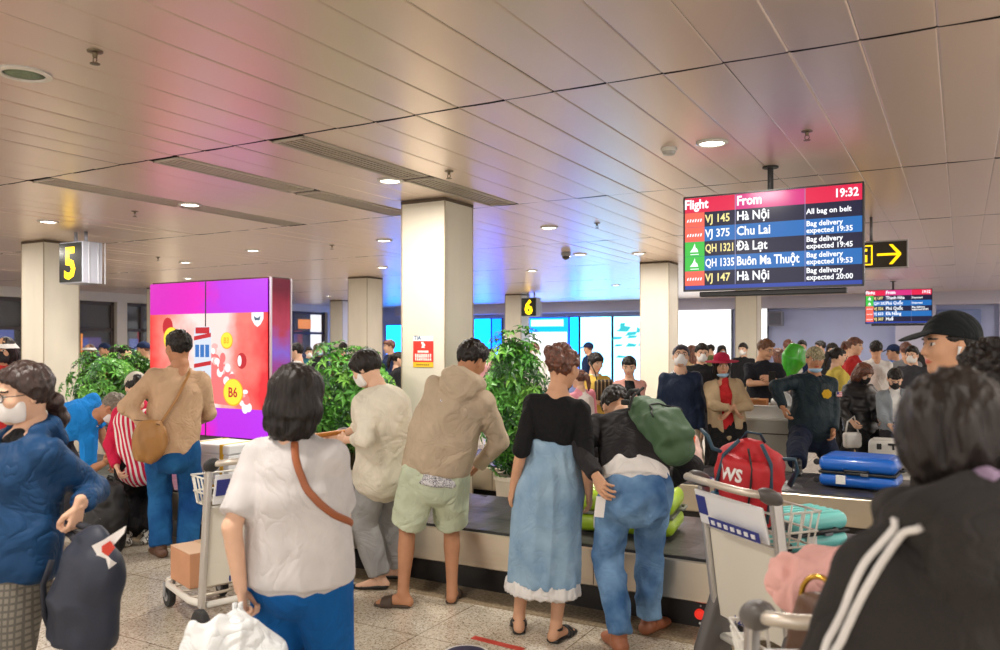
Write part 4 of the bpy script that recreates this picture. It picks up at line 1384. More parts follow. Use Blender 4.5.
def top_ops(J, o):
    """a shirt, jacket, dress bodice: hem and neck as fractions of the trunk, sleeve 0..2"""
    s = J['s']
    e = o.get('ease', .02) * .85
    hem = o.get('hem', -.08); nk = o.get('neck', .97)
    pts, A, B, S = torso_pts(J, hem, nk, e, o.get('top_ease'))
    fl = o.get('flare', 0.0)
    if fl:
        n = len(A)
        for i in range(n):
            g = max(0.0, 1 - i / 3.0)
            A[i] += fl * g; B[i] += fl * g
    if o.get('straight'):            # hangs from the chest without following the waist
        top = o['straight']
        mx = max(A[:-3]) if len(A) > 4 else max(A)
        my = max(B[:-3]) if len(B) > 4 else max(B)
        for i in range(len(A) - 3):
            A[i] = A[i] + (mx - A[i]) * top; B[i] = B[i] + (my - B[i]) * top
    ops = [add(p_loft(pts, A, B, S, True, True), .02)]
    if J['fem'] and nk > .7 and o.get('bust', True):
        for q in (-1, 1):
            ops.append(add(p_ell(J['station'](.66) + J['sd'] * q * .07 * s + J['fw'] * .078 * s * J['wid'], np.array([.058] * 3) * s + e * .8), .04))
    if o.get('gather'):              # ribbed hem band
        ops.append(sub(p_loft([pts[0] - (pts[1] - pts[0]) * .2, J['station'](hem + .10), J['station'](hem + .13)], [9, 9, 9]), .001)) if 0 else None
        ops = [q for q in ops if q]
        ops.append(add(p_loft([J['station'](hem - .02), J['station'](hem + .10)], [A[0] * 1.01, A[0] * 1.01], [B[0] * 1.01, B[0] * 1.01], [J['ps'], J['ps']], True, True), .01))
        ops.append(add(p_loft([J['station'](hem + .13), J['station'](hem + .30)], [A[0] * 1.08, A[0] * 1.1], [B[0] * 1.10, B[0] * 1.12], [J['ps'], J['ps']]), .03))
    sl = o.get('sleeve', 2.0)
    if sl > 0:
        se = o.get('sle', e) * .75
        aw = (.9 if J['fem'] else 1.0) * (1 + (J['wid'] - 1) * .8)
        for q in (-1, 1):
            sh, el, wr = J['sh'][q], J['el'][q], J['wr'][q]
            ops.append(add(p_loft([J['station'](.86) + J['sd'] * q * .045 * s, sh], [.060 * s + se * .5, .047 * s * aw + se]), .03))
            ra, rb, rc = .047 * s * aw + se, .039 * s * aw + se, .029 * s * aw + se * o.get('cuff', .75)
            if sl <= 1:
                end = sh + (el - sh) * sl
                r_end = ra + (rb - ra) * sl + o.get('sflare', .0)
                ops.append(add(p_loft([sh, end], [ra, r_end], flat1=True), .02))
            else:
                t = sl - 1
                end = el + (wr - el) * t
                r_end = rb + (rc - rb) * t
                ops.append(add(p_loft([sh, sh * .5 + el * .5, el], [ra, (ra + rb) / 2 + .003, rb]), .02))
                ops.append(add(p_loft([el, end], [rb, r_end], flat1=True), .02))
                if o.get('cuffband'):
                    d = nrm(wr - el)
                    ops.append(add(p_loft([end - d * .05, end + d * .005], [r_end + .002, r_end + .001], flat0=True, flat1=True), .004))
    if o.get('hood'):
        hs = o.get('hoodsize', 1.0)
        b = J['station'](1.0) + J['up'] * .030 * s * hs
        ring = []
        for a in np.linspace(-2.45, 2.45, 11):          # 0 = nape
            ring.append(b + J['sd'] * math.sin(a) * .078 * s * hs - J['fw'] * (math.cos(a) * .072 * hs + .004) * s + J['up'] * (.018 * math.cos(a) - .012) * s)
        ops.append(add(p_loft(ring, [(.022 + .026 * max(0, math.cos(a * .6))) * s * hs for a in np.linspace(-2.45, 2.45, 11)]), .012))
        ops.append(add(p_loft([b - J['fw'] * .075 * s * hs + J['up'] * .01, b - J['fw'] * .115 * s - J['up'] * .06 * s * hs, b - J['fw'] * .12 * s - J['up'] * .125 * s * hs], [.095 * s * hs, .095 * s * hs, .045 * s * hs], [.042 * s * hs, .042 * s * hs, .020 * s * hs], J['sd']), .014))
    if o.get('collar'):
        c = J['station'](.97)
        r = (.072 if J['fem'] else .080) * s
        ops.append(add(p_loft([c - J['up'] * .025 * s, c + J['up'] * .040 * s - J['fw'] * .004], [r + .012, r], [r + .006, r - .004], J['sd'], True, True), .012))
        ops.append(sub(p_loft([c - J['up'] * .0 * s + J['fw'] * .012, c + J['up'] * .07 * s + J['fw'] * .012], [r - .012, r - .006]), .004))
    if o.get('scoop'):
        c = J['station'](.97) + J['fw'] * .05 * s
        ops.append(sub(p_ell(c + J['up'] * .02 * s, np.array([.07, .07, .07]) * s * o['scoop']), .01))
    if o.get('open'):                # worn open at the front
        wd = o['open']
        c = J['station'](.42) + J['fw'] * .12
        R = np.stack([J['sd'], J['fw'], J['up']], 1)
        ops.append(sub(p_box(c, (wd, .11, .34 * s), R), .01))
    return ops

def pants_ops(J, o):
    s = J['s']; e = o.get('ease', .015); L = o.get('len', 1.97)
    w = J['wid']
    pts, A, B, S = torso_pts(J, -.22, o.get('waist', .13), min(e * .6, .014))
    ops = [add(p_loft(pts, A, B, S, False, True), .02)]
    for q in (-1, 1):
        hip, kn, an = J['hip'][q], J['kn'][q], J['an'][q]
        an2 = an - nrm(an - kn) * (-.01)
        rt, rk, ra = .086 * s * w + e, .058 * s * w + e, (.042 * s * w + e) if o.get('hemr') is None else o['hemr']
        if L <= 1:
            end = hip + (kn - hip) * L
            re = rt + (rk - rt) * L + o.get('flare', .012)
            ops.append(add(p_loft([hip, end], [rt, re], flat1=True), .02))
        else:
            ops.append(add(p_loft([hip, hip * .5 + kn * .5, kn], [rt, (rt + rk) / 2, rk]), .02))
            end = kn + (an2 - kn) * (L - 1)
            ops.append(add(p_loft([kn, kn * .6 + end * .4, end], [rk, rk * .6 + ra * .4 + .006, ra], flat1=True), .02))
    return ops

def skirt_ops(J, o):
    s = J['s']
    f = o.get('top', .1); z1 = o['z']
    pf = [q[0] for q in J['prof']]
    a = np.interp(f, pf, [q[1] for q in J['prof']]) + o.get('ease', .02); b = np.interp(f, pf, [q[2] for q in J['prof']]) + o.get('ease', .02)
    c0 = J['station'](f); hips = J['station'](-.08)
    ra, rb = o['r']
    low = np.array([(J['an'][1][0] + J['an'][-1][0]) / 2 * .5 + hips[0] * .5, (J['an'][1][1] + J['an'][-1][1]) / 2 * .5 + hips[1] * .5, z1])
    ah = max(a, .178 * s * J['wid'] + o.get('ease', .02)); bh = max(b, .130 * s * J['wid'] + o.get('ease', .02))
    if o.get('band'):
        top = low + (hips - low) * (o['band'] / max(.05, hips[2] - z1))
        return [add(p_loft([top, low], [ra - .012, ra], [rb - .012, rb], J['ps'], True, True))]
    if f <= -.08:
        return [add(p_loft([c0, low], [a, ra], [b, rb], J['ps'], True, True))]
    return [add(p_loft([c0, hips, low], [a, ah, ra], [b, bh, rb], J['ps'], True, True))]

def shoe_ops(J, q, style):
    s = J['s']
    an = J['an'][q]; ff, lift, fz = J['foot'][q]
    sd = np.cross(ff, (0, 0, 1)); z = np.array([0, 0, 1.0])
    drop = np.array([0, 0, an[2] - fz - .085 * s])
    heel = an - ff * .040 * s - z * .072 * s
    mid = an + ff * .06 * s - z * .074 * s - drop * .5
    ball = an + ff * .120 * s - z * .074 * s - drop * .85
    toe = an + ff * .175 * s - z * .074 * s - drop
    ops = []
    if style in ('slide', 'sandal', 'flipflop'):
        t = .013 if style != 'sandal' else .018
        ops = [add(p_loft([heel, mid, ball, toe], [.040 * s, .040 * s, .050 * s, .044 * s], [t] * 4, sd))]
    if style == 'slide':
        c = (mid + ball) / 2
        ops.append(add(p_loft([c - ff * .03 * s, c + ff * .045 * s], [.052 * s, .054 * s], [.062 * s, .046 * s], sd, True, True), .004))
    if style == 'sandal':
        for k in (.45, 1.0):
            c = mid + (ball - mid) * k
            ops.append(add(p_loft([c - ff * .010, c + ff * .012], [.052 * s, .052 * s], [.064 * s - .012 * k, .062 * s - .012 * k], sd, True, True), .003))
        a0 = an - z * .012 * s
        ops.append(add(p_loft([a0 - z * .008, a0 + z * .010], [.041 * s, .040 * s], [.043 * s, .042 * s], sd, True, True), .003))
        ops.append(add(p_loft([heel + z * .015, a0 - ff * .036 * s], [.012, .009]), .004))
        ops.append(add(p_loft([a0 + ff * .036 * s, mid + z * .05], [.007, .008]), .004))
    if style == 'flat':
        ops = [add(p_loft([heel + z * .010, mid + z * .006, ball + z * .004, toe + ff * .015], [.036 * s, .036 * s, .045 * s, .026 * s], [.026 * s, .022 * s, .024 * s, .014 * s], sd)),
               sub(p_ell(an + ff * .045 * s - z * .030 * s, np.array([.045, .045, .026]) * s), .004)]
    if style in ('sneaker', 'shoe'):
        ops = [add(p_loft([heel + z * .024, mid + z * .024, ball + z * .014, toe + z * .008 + ff * .008], [.040 * s, .042 * s, .048 * s, .038 * s], [.036 * s, .040 * s, .032 * s, .024 * s], sd)),
               add(p_loft([an + z * .01, an - z * .04 * s], [.045 * s, .042 * s]), .015)]
    fl = fz + .0 if not lift else None
    if fl is not None:
        ops.append(keep(p_half((0, 0, fl + .001), (0, 0, 1))))
    return ops

def place(pf, J):
    P, Fq = pf[0], pf[1]
    return J['hc'] + (P * J['s']) @ J['Rh'].T, Fq

def person(label, p, wear=(), gear=(), hair=None, hair_mat=None, tone='mid', vox=.009, group=None, scratch=None):
    """wear: (part name, kind, options, material[, wrinkle]); gear: (part name, kind, material) on the head"""
    J = skeleton(p)
    base = np.array([J['pel'][0], J['pel'][1], 0.0])
    if 'base' in p:
        base[2] = p['base']
    root = thing('person', label, 'person', base, 0, group)
    legs = [w for w in wear if w[1] == 'pants']
    P, Fq = solid(body_ops(J, .016, .014 if legs and legs[0][2].get('len', 2) > 1.2 else 0.0), vox)
    V = [P]; Fs = [Fq]; ix = [np.zeros(len(Fq), int)]
    hm = head_mesh(p['sex'])
    hv, hf = place(hm, J)
    Fs.append(hf + len(P)); V.append(hv); ix.append(hm[2])
    n = len(P) + len(hv)
    for q in (1, -1):
        wr, d, nn, curl = J['hand'][q]
        hp, hfq = hand_mesh(curl)
        z = -nn; x = np.cross(d, z)
        M = np.stack([x, d, z], 1)
        pts = hp * J['s'] * (.93 if J['fem'] else 1.0)
        if q < 0:
            pts = pts * np.array([-1, 1, 1]); hfq = hfq[:, ::-1]
        V.append(wr + pts @ M.T); Fs.append(hfq + n); ix.append(np.zeros(len(hfq), int))
        n += len(pts)
    link_mesh('body', np.concatenate(V) - base, np.concatenate(Fs), skin(tone), root, True, np.concatenate(ix))
    parts = {}
    for w in wear:
        nm, kind, o, m = w[:4]
        wr_ = w[4] if len(w) > 4 else (.006, 11, (1, 1, .55))
        if kind == 'shoes':
            for q in (1, -1):
                soft(nm, shoe_ops(J, q, o), m, root, min(vox, .007), None, base)
            continue
        ops = {'top': top_ops, 'pants': pants_ops, 'skirt': skirt_ops}[kind](J, o)
        parts[nm] = soft(nm, ops, m, root, o.get('h', vox), wr_, base)
    if hair:
        hm_ = hair_mesh(hair)
        if any(g[1] in ('cap', 'brim_hat', 'bucket') for g in gear):      # pressed flat under the hat
            q = hm_[0].copy(); t_ = np.clip((q[:, 2] - .03) / .03, 0, 1)[:, None]
            q = q * (1 - t_) + (np.array([0, -.012, .02]) + (q - np.array([0, -.012, .02])) * .84) * t_
            hm_ = (q, hm_[1])
        hv, hf = place(hm_, J)
        link_mesh('hair', hv - base, hf, hair_mat or HAIR_DARK, root)
    for g in gear:
        nm, kind, m = g[:3]
        if kind == 'glasses':
            mb = MB()
            def T(x, y, z): return J['hc'] + J['Rh'] @ (np.array([x, y, z]) * J['s']) - base
            for q in (-1, 1):
                mb.tube([T(q * .033 + .024 * math.cos(a), .098 - .006 * abs(math.cos(a)), .008 + .018 * math.sin(a)) for a in np.linspace(0, 2 * math.pi, 17)[:-1]], .0018, 6, True)
                mb.tube([T(q * .057, .092, .014), T(q * .076, .06, .012), T(q * .082, -.005, .008)], .0018, 6)
            mb.tube([T(-.009, .103, .012), T(.009, .103, .012)], .0018, 6)
            mb.build(nm, m, root, True)
            continue
        if kind == 'earbud':
            mb = MB()
            for q in (-1, 1):
                a = J['hc'] + J['Rh'] @ (np.array([q * .090, .004, -.002]) * J['s']) - base
                b = J['hc'] + J['Rh'] @ (np.array([q * .091, .012, -.034]) * J['s']) - base
                mb2 = MB(); mb2.tube([a, a * .6 + b * .4, b], [.008, .005, .0042], 10); mb2.build(nm, m, root, True)
            continue
        hv, hf = place(gear_mesh(kind), J)
        link_mesh(nm, hv - base, hf, m, root)
    return root, J, base

HAIR_DARK = mat('hair_dark', (26, 20, 18), rough=.46, spec=.3, bump=.5, bscale=60, stretch=(1, 1, .15), var=.35, vscale=60)
HAIR_BROWN = mat('hair_brown', (66, 38, 28), rough=.42, spec=.55, bump=.5, bscale=60, var=.45, vscale=40, col2=(118, 66, 44))
HAIR_GREY = mat('hair_grey', (120, 112, 100), rough=.6, bump=.4, bscale=60, var=.3, vscale=50)
# ------------------------------------------------------------------ the baggage carousel: one racetrack loop
YN, YFAR = 5.04, 7.47
YC, RC = (YN + YFAR) / 2, (YFAR - YN) / 2
XL, XR = -13.4, 3.2
def track(n_arc=28, step=.5):
    """centre line of the loop with outward normals, starting on the near lane"""
    out = []
    L = XR - XL
    k = int(L / step)
    for i in range(k): out.append(((XL + L * i / k, YN), (0, -1)))
    for i in range(n_arc):
        a = -math.pi / 2 + math.pi * i / n_arc
        out.append(((XR + RC * math.cos(a), YC + RC * math.sin(a)), (math.cos(a), math.sin(a))))
    for i in range(k): out.append(((XR - L * i / k, YFAR), (0, 1)))
    for i in range(n_arc):
        a = math.pi / 2 + math.pi * i / n_arc
        out.append(((XL + RC * math.cos(a), YC + RC * math.sin(a)), (math.cos(a), math.sin(a))))
    return out
def sweep(mb, prof, close=True):
    tr = track()
    n = len(prof); m = len(tr)
    vs = [(c[0] + nn[0] * o, c[1] + nn[1] * o, z) for c, nn in tr for o, z in prof]
    fs = []
    for k in range(m):
        k2 = (k + 1) % m
        for j in range(n if close else n - 1):
            j2 = (j + 1) % n
            fs.append((k * n + j, k2 * n + j, k2 * n + j2, k * n + j2))
    return mb.add(vs, fs)
car = thing('baggage_carousel', 'long steel-skirted baggage carousel with dark rubber plates, looping round the pillars', 'baggage carousel', (0, 0, 0))
rubber = mat('belt_rubber', (46, 43, 44), rough=.33, spec=.5, bump=.35, bscale=7, var=.5, vscale=5, col2=(84, 80, 84))
brushed = mat('steel_brushed', (206, 194, 174), rough=.34, metal=.85, bump=.06, bscale=30, stretch=(.05, 1, 1), var=.08, vscale=2.5)
kick = mat('kick_black', (20, 18, 18), rough=.35)
HWD = .54
# overlapping crescent plates
mb = MB()
pts = []
tr = track(40, .1)
P2 = [np.array(c) for c, n in tr] + [np.array(tr[0][0])]
cum = np.concatenate([[0], np.cumsum([np.linalg.norm(P2[i + 1] - P2[i]) for i in range(len(tr))])])
TOT = cum[-1]
NA = [np.array(n) for c, n in tr] + [np.array(tr[0][1])]
def on_track(s):
    s %= TOT
    i = min(int(np.searchsorted(cum, s, side='right')) - 1, len(tr) - 1)
    t = (s - cum[i]) / max(1e-9, cum[i + 1] - cum[i])
    return P2[i] * (1 - t) + P2[i + 1] * t, nrm(NA[i] * (1 - t) + NA[i + 1] * t)
NPL = int(TOT / .26)
acr = np.linspace(-1, 1, 9)
for k in range(NPL):
    vs = []
    for row, (ds, z) in enumerate(((0, .4015), (.10, .4045), (.26, .3955))):
        for a in acr:
            c, nn = on_track(k * TOT / NPL + ds + .09 * (1 - a * a))
            q = c + nn * a * (HWD - .015)
            vs.append((q[0], q[1], z))
    for a in acr:
        c, nn = on_track(k * TOT / NPL + .09 * (1 - a * a)); q = c + nn * a * (HWD - .015)
        vs.append((q[0], q[1], .385))
    n = len(acr)
    fs = [(r * n + j, r * n + j + 1, (r + 1) * n + j + 1, (r + 1) * n + j) for r in range(2) for j in range(n - 1)]
    fs += [(3 * n + j, 3 * n + j + 1, j + 1, j) for j in range(n - 1)]
    mb.add(vs, fs)
mb.build('rubber_belt', rubber, car, smooth=False)
for sgn, nm in ((1, 'outer'), (-1, 'inner')):
    mb = MB(); sweep(mb, [(sgn * o, z) for o, z in ((HWD - .02, .384), (HWD + .010, .388), (HWD + .016, .380), (HWD + .016, .168), (HWD + .006, .160), (HWD - .02, .165))]); mb.build('steel_skirt', brushed, car)
    mb = MB(); sweep(mb, [(sgn * o, z) for o, z in ((HWD - .045, .398), (HWD - .005, .402), (HWD + .004, .386), (HWD - .045, .384))]); mb.build('rubber_edge', mat('edge_rubber', (28, 26, 26), rough=.5), car)
    mb = MB(); sweep(mb, [(sgn * o, z) for o, z in ((HWD - .12, .2), (HWD - .055, .2), (HWD - .055, .0), (HWD - .12, .0))]); mb.build('kick_plinth', kick, car)
# seams between skirt panels
mb = MB()
for k in range(8):
    xx = XL + 1 + 2.1 * k
    for yy in (YN - HWD - .0165, YFAR - HWD - .0165):
        mb = MB(); mb.box((xx, yy, .274), (.005, .002, .205)); mb.build('panel_seam', mat('joint_dark', (70, 62, 54), rough=.6), car)
pass
def on_plane_y(px, py, Y):
    dx = (px - 500) / F
    d = Y / (dx * ST + CT)
    return np.array([(dx * CT - ST) * d, Y, zat(py, d)])
bx = on_plane_y(700, 614, YN - HWD + .055)
mb = MB(); mb.lathe([(.030, .0), (.030, -.010), (.022, -.020), (.001, -.022)], (bx[0], bx[1], bx[2]), 24, 'y'); mb.build('stop_button', mat('button_red', (226, 48, 36), rough=.35, emit=(226, 48, 36), estr=.35), car, 'auto')
mb = MB(); mb.lathe([(.007, 0), (.006, -.004), (.001, -.005)], (bx[0], bx[1], bx[2] - .052), 12, 'y'); mb.lathe([(.005, 0), (.004, -.003), (.001, -.004)], (bx[0] + .004, bx[1], bx[2] + .046), 12, 'y'); mb.build('indicator', mat('indicator_white', (220, 220, 215), rough=.4), car, 'auto')

# ------------------------------------------------------------------ floor marks
def strip_on_floor(name, label, cat, a, b, wd, m):
    a, b = a[:2], b[:2]
    d = nrm(b - a); n = np.array([-d[1], d[0]])
    o = thing(name, label, cat, (0, 0, 0))
    mb = MB(); vs = [a + n * wd, b + n * wd, b - n * wd, a - n * wd]
    mb.add([(v[0], v[1], .0035) for v in vs] + [(v[0], v[1], .0005) for v in vs], [(0, 1, 2, 3), (7, 6, 5, 4), (0, 4, 5, 1), (1, 5, 6, 2), (2, 6, 7, 3), (3, 7, 4, 0)])
    mb.build('strip', m, o)
strip_on_floor('floor_tape', 'red tape strip stuck on the terrazzo by the sandals', 'tape', FL(473, 637.5), FL(523, 650), .022, mat('tape_red', (206, 70, 58), rough=.6))
t = thing('floor_sticker', 'round dark blue sticker on the terrazzo at the bottom edge, beside the red tape', 'sticker', FL(466, 654))
mb = MB(); mb.lathe([(.001, .0005), (.11, .0005), (.11, .003), (.001, .0032)], n=36); mb.build('disc', mat('sticker_blue', (52, 50, 84), rough=.5), t)
mb = MB(); mb.lathe([(.11, .0004), (.125, .0004), (.125, .0028), (.11, .003)], n=36); mb.build('border', mat('sticker_white', (226, 220, 214), rough=.5), t)

# ------------------------------------------------------------------ plants
leaf_mats = [mat('leaf_green', (58, 122, 40), rough=.38, var=.35, vscale=5, col2=(96, 168, 58)), mat('leaf_dark', (30, 76, 26), rough=.4, var=.3, vscale=5), mat('leaf_light', (120, 180, 70), rough=.38)]
pot_m = mat('pot_cream', (226, 216, 198), rough=.45)
soil_m = mat('soil', (60, 44, 32), rough=1.0)
def potted_plant(label, loc, rx, zc, rz, n, pot_r, pot_h, seed, trunk=True):
    t = thing('potted_plant', label, 'plant', loc, 0, 'leafy potted plants in the carousel')
    r = random.Random(seed)
    mb = MB(); mb.lathe([(pot_r * .72, 0), (pot_r * .75, .01), (pot_r * .97, pot_h - .04), (pot_r * 1.05, pot_h - .035), (pot_r * 1.06, pot_h), (pot_r * .95, pot_h), (pot_r * .92, pot_h - .05)], n=32); mb.build('pot', pot_m, t, 'auto')
    mb = MB(); mb.lathe([(.001, pot_h - .04), (pot_r * .93, pot_h - .045), (pot_r * .9, pot_h - .07)], n=24); mb.build('soil', soil_m, t, True)
    tips = []
    mb = MB()
    for k in range(13):
        a = r.uniform(0, 6.28); q = r.uniform(.25, .85)
        p0 = np.array([r.uniform(-.04, .04), r.uniform(-.04, .04), pot_h - .05]); p2 = np.array([math.cos(a) * rx * q, math.sin(a) * rx * q, zc + rz * r.uniform(-.5, .7)])
        p1 = p0 * .5 + p2 * .5 + np.array([0, 0, .12]); p1[:2] *= .6
        mb.tube([p0, p1, p2], [.011, .008, .004], 6)
    mb.build('stems', mat('stem_brown', (98, 84, 54), rough=.8), t, True)
    mb = MB()
    for k in range(n):
        # leaflets in palmate rosettes spread through and over the crown
        u = r.uniform(-1, 1); a = r.uniform(0, 6.28); rad = r.uniform(.35, 1.0) ** .45
        s = math.sqrt(1 - u * u)
        lump = 1 + .16 * math.sin(a * 3 + seed) * s + .12 * math.sin(u * 7 + a * 2)
        c = np.array([math.cos(a) * s * rx * rad * lump, math.sin(a) * s * rx * rad * lump, zc + u * rz * rad * lump])
        out = nrm(np.array([math.cos(a) * s, math.sin(a) * s, u + .25]))
        m = 6; L = r.uniform(.07, .12)
        e1 = nrm(np.cross(out, (.3, .2, 1))); e2 = np.cross(out, e1)
        mi = r.choice([0, 0, 0, 1, 2])
        off = r.uniform(0, 1)
        for j in range(m):
            b = 2 * math.pi * (j + off) / m
            d = nrm(e1 * math.cos(b) + e2 * math.sin(b) + out * .25)
            w = np.cross(out, d) * L * .17
            p0, p1, p2 = c, c + d * L * .5 + out * .010, c + d * L - out * L * .22 - np.array([0, 0, .012])
            mb.add([p0, p1 + w, p2, p1 - w, p1 - out * .006], [(0, 4, 1), (1, 4, 2), (2, 4, 3), (3, 4, 0)], mi)
    mb.build('foliage', leaf_mats, t, fix=False)
    return t
potted_plant('leafy green potted plant growing tall between hooded man and woman in denim dress', at(514, 7.05), .29, 1.08, .66, 560, .17, .47, 1)
potted_plant('broad bushy potted plant behind the woman in the cream blazer', at(350, 7.62), .43, 1.06, .53, 700, .2, .45, 2)
potted_plant('broad bushy potted plant in front of the pillar with sign 5', at(113, 9.7), .47, 1.08, .46, 620, .2, .50, 3)

from mathutils.bvhtree import BVHTree
def hug(pts, target, lift, n=40):
    """a smooth run of points lying on the surface of a garment"""
    bpy.context.view_layer.update()
    bv = BVHTree.FromPolygons([target.matrix_world @ v.co for v in target.data.vertices], [list(p.vertices) for p in target.data.polygons])
    P = np.array([np.asarray(p, float) for p in pts])
    u = np.linspace(0, len(P) - 1, n)
    Q = np.stack([np.interp(u, range(len(P)), P[:, j]) for j in range(3)], 1)
    out = []
    for q in Q:
        loc, nn, i, dd = bv.find_nearest(Vector([float(x) for x in q]))
        out.append(np.array(loc + nn * lift))
    out = np.array(out)
    for _ in range(3): out[1:-1] = (out[:-2] + out[1:-1] * 2 + out[2:]) / 4
    return list(out)
def drape(o, target, d, lift=.0015):
    """lays a flat print onto the surface of a soft thing: every point moves along d to the surface"""
    bpy.context.view_layer.update()
    bv = BVHTree.FromPolygons([target.matrix_world @ v.co for v in target.data.vertices], [list(p.vertices) for p in target.data.polygons])
    d = Vector([float(x) for x in d]).normalized()
    Mw = o.matrix_world.copy(); Mi = Mw.inverted()
    for v in o.data.vertices:
        w = Mw @ v.co
        hit = bv.ray_cast(w - d * .4, d)
        if hit[0] is not None:
            k = (v.co.z > 0) * .0008
            v.co = Mi @ (hit[0] - d * (lift + k))
    o.data.update()

# ------------------------------------------------------------------ cases and bags
def suitcase(label, loc, rz, size, m, band, lying=True, wheels=True, badge=True, name='suitcase'):
    """hard shell case lying flat: ribs, zip band, carry handle, wheels"""
    L, D, H = size
    t = thing(name, label, 'suitcase', loc, rz)
    for nm, z0, z1 in (('lower_shell', 0.012, H * .48), ('upper_shell', H * .52, H)):
        mb = MB(); mb.box((0, 0, (z0 + z1) / 2), (L, D, z1 - z0), min(.055, (z1 - z0) * .46), seg=4)
        if nm == 'upper_shell':
            for k in range(5): mb.box((0, -D * .34 + D * .17 * k, H - .001), (L * .80, D * .085, .014), .006)
        mb.build(nm, m, t, 'auto')
    mb = MB(); mb.box((0, 0, H * .5), (L * .985, D * .985, H * .075), .006); mb.build('zip_band', band, t)
    mb = MB(); mb.tube([(-.09, -D / 2 - .002, H * .60), (-.075, -D / 2 - .035, H * .60), (.075, -D / 2 - .035, H * .60), (.09, -D / 2 - .002, H * .60)], .011, 8); mb.build('carry_handle', band, t, True)
    mb = MB(); mb.tube([(L / 2 + .002, -.07, H * .62), (L / 2 + .032, -.06, H * .62), (L / 2 + .032, .06, H * .62), (L / 2 + .002, .07, H * .62)], .010, 8); mb.build('end_handle', band, t, True)
    if wheels:
        for qy in (-1, 1):
            for qz in (.22, .78):
                mb = MB(); mb.lathe([(.012, -.016), (.026, -.014), (.026, .014), (.012, .016)], (-L / 2 - .018, qy * D * .36, H * qz), 16, 'y'); mb.box((-L / 2 - .003, qy * D * .36, H * qz), (.024, .042, .042), .006); mb.build('wheel', mat('wheel_dark', (30, 30, 32), rough=.5), t, 'auto')
    if badge:
        mb = MB(); mb.box((-L * .2, -D / 2 - .003, H * .30), (.075, .006, .075), .004); mb.build('address_tag', mat('tag_white', (228, 226, 220), rough=.6), t)
        mb = MB(); mb.box((L * .1, -D / 2 - .002, H * .5), (.06, .012, .03), .005); mb.build('lock', mat('lock_grey', (150, 150, 155), rough=.35, metal=.6), t)
    return t
blk = mat('case_band_black', (24, 25, 28), rough=.5)
suitcase('blue hard-shell suitcase lying flat on the far lane, white tag on its side', on_plane_y(861, 480, 7.42) * np.array([1, 1, 0]) + np.array([0, 0, .404]), math.radians(-4), (.60, .42, .265), mat('shell_blue', (22, 96, 190), rough=.28, coat=.3), blk)
suitcase('lime green suitcase on the near lane in front of the bending man', on_plane_y(628, 512, 4.98) * np.array([1, 1, 0]) + np.array([0, 0, .404]), math.radians(8), (.66, .44, .27), mat('shell_lime', (164, 196, 42), rough=.35, coat=.2), mat('band_grey', (120, 122, 112), rough=.5))
suitcase('turquoise hard-shell suitcase lying on the near lane behind the trolley basket', on_plane_y(803, 545, 5.05) * np.array([1, 1, 0]) + np.array([0, 0, .404]), math.radians(55), (.44, .30, .22), mat('shell_turquoise', (112, 196, 190), rough=.35, coat=.2), blk)
t = suitcase('white boxy case with black clasps standing behind the blue suitcase', at(893, 8.35) * np.array([1, 1, 0]), math.radians(5), (.46, .30, .62), mat('shell_white', (224, 220, 212), rough=.4), mat('band_pale', (190, 186, 180), rough=.5), wheels=False, badge=False)
mb = MB()
for q in (-.13, .13): mb.box((q, -.155, .56), (.045, .012, .06), .006)
mb.box((0, -.155, .585), (.10, .012, .022), .005); mb.box((0, -.155, .56), (.022, .012, .06), .005)
mb.build('clasps', blk, t)

# foam box with yellow tape
t = thing('foam_box', 'white foam box strapped with yellow tape on the near lane', 'box', on_plane_y(225, 478, 4.86) * np.array([1, 1, 0]) + np.array([0, 0, .404]), math.radians(-1))
w, dp, h = .50, .36, .37
fo = mat('foam_white', (240, 240, 240), rough=.75, bump=.15, bscale=120)
mb = MB(); mb.box((0, 0, h * .39), (w, dp, h * .78), .012); mb.build('body', fo, t)
mb = MB(); mb.box((0, 0, h * .89), (w + .012, dp + .012, h * .22), .014); mb.build('lid', fo, t)
tp = mat('tape_yellow', (226, 176, 48), rough=.4)
mb = MB()
for q in (-.18, .17):
    mb.box((q, 0, h / 2 + .001), (.038, dp + .018, h + .004), .003)
mb.box((0, 0, .022), (w + .008, dp + .008, .036), .003)
mb.build('tape', tp, t)

def soft_bag(name, label, cat, loc, ops, m, h=.010, wrinkle=(.006, 12, None)):
    t = thing(name, label, cat, loc)
    soft('bag_body' if cat != 'bag' or True else name, ops, m, t, h, wrinkle, np.asarray(loc))
    return t

# the bending man's green backpack
bc = I(658, 428, 4.44)
RB = rotm(20, 48, -10)
olive = mat('pack_green', (62, 92, 62), rough=.65, bump=.25, bscale=18, var=.12)
t = thing('backpack', 'olive green backpack on the bending man in jeans', 'backpack', (bc[0], bc[1], bc[2] - .2))
ops = [add(p_loft([bc - RB[:, 2] * .16, bc, bc + RB[:, 2] * .11, bc + RB[:, 2] * .18], [.125, .142, .12, .075], [.085, .105, .085, .05], RB[:, 0])), add(p_box(bc - RB[:, 2] * .07 - RB[:, 1] * .085, (.115, .05, .11), RB, .045), .03)]
opk = soft('pack_body', ops, olive, t, .008, (.009, 10, None), np.array([bc[0], bc[1], bc[2] - .2]))
sb = np.array([bc[0], bc[1], bc[2] - .2])
strap_m = mat('strap_black', (24, 26, 26), rough=.7)
def T3(x, y, z): return bc + RB @ np.array([x, y, z]) - sb
mb = MB(); mb.tube([T3(-.05, .03, .25), T3(-.02, -.02, .275), T3(.03, -.02, .272), T3(.05, .03, .245)], .012, 8); mb.build('grab_loop', strap_m, t, True)
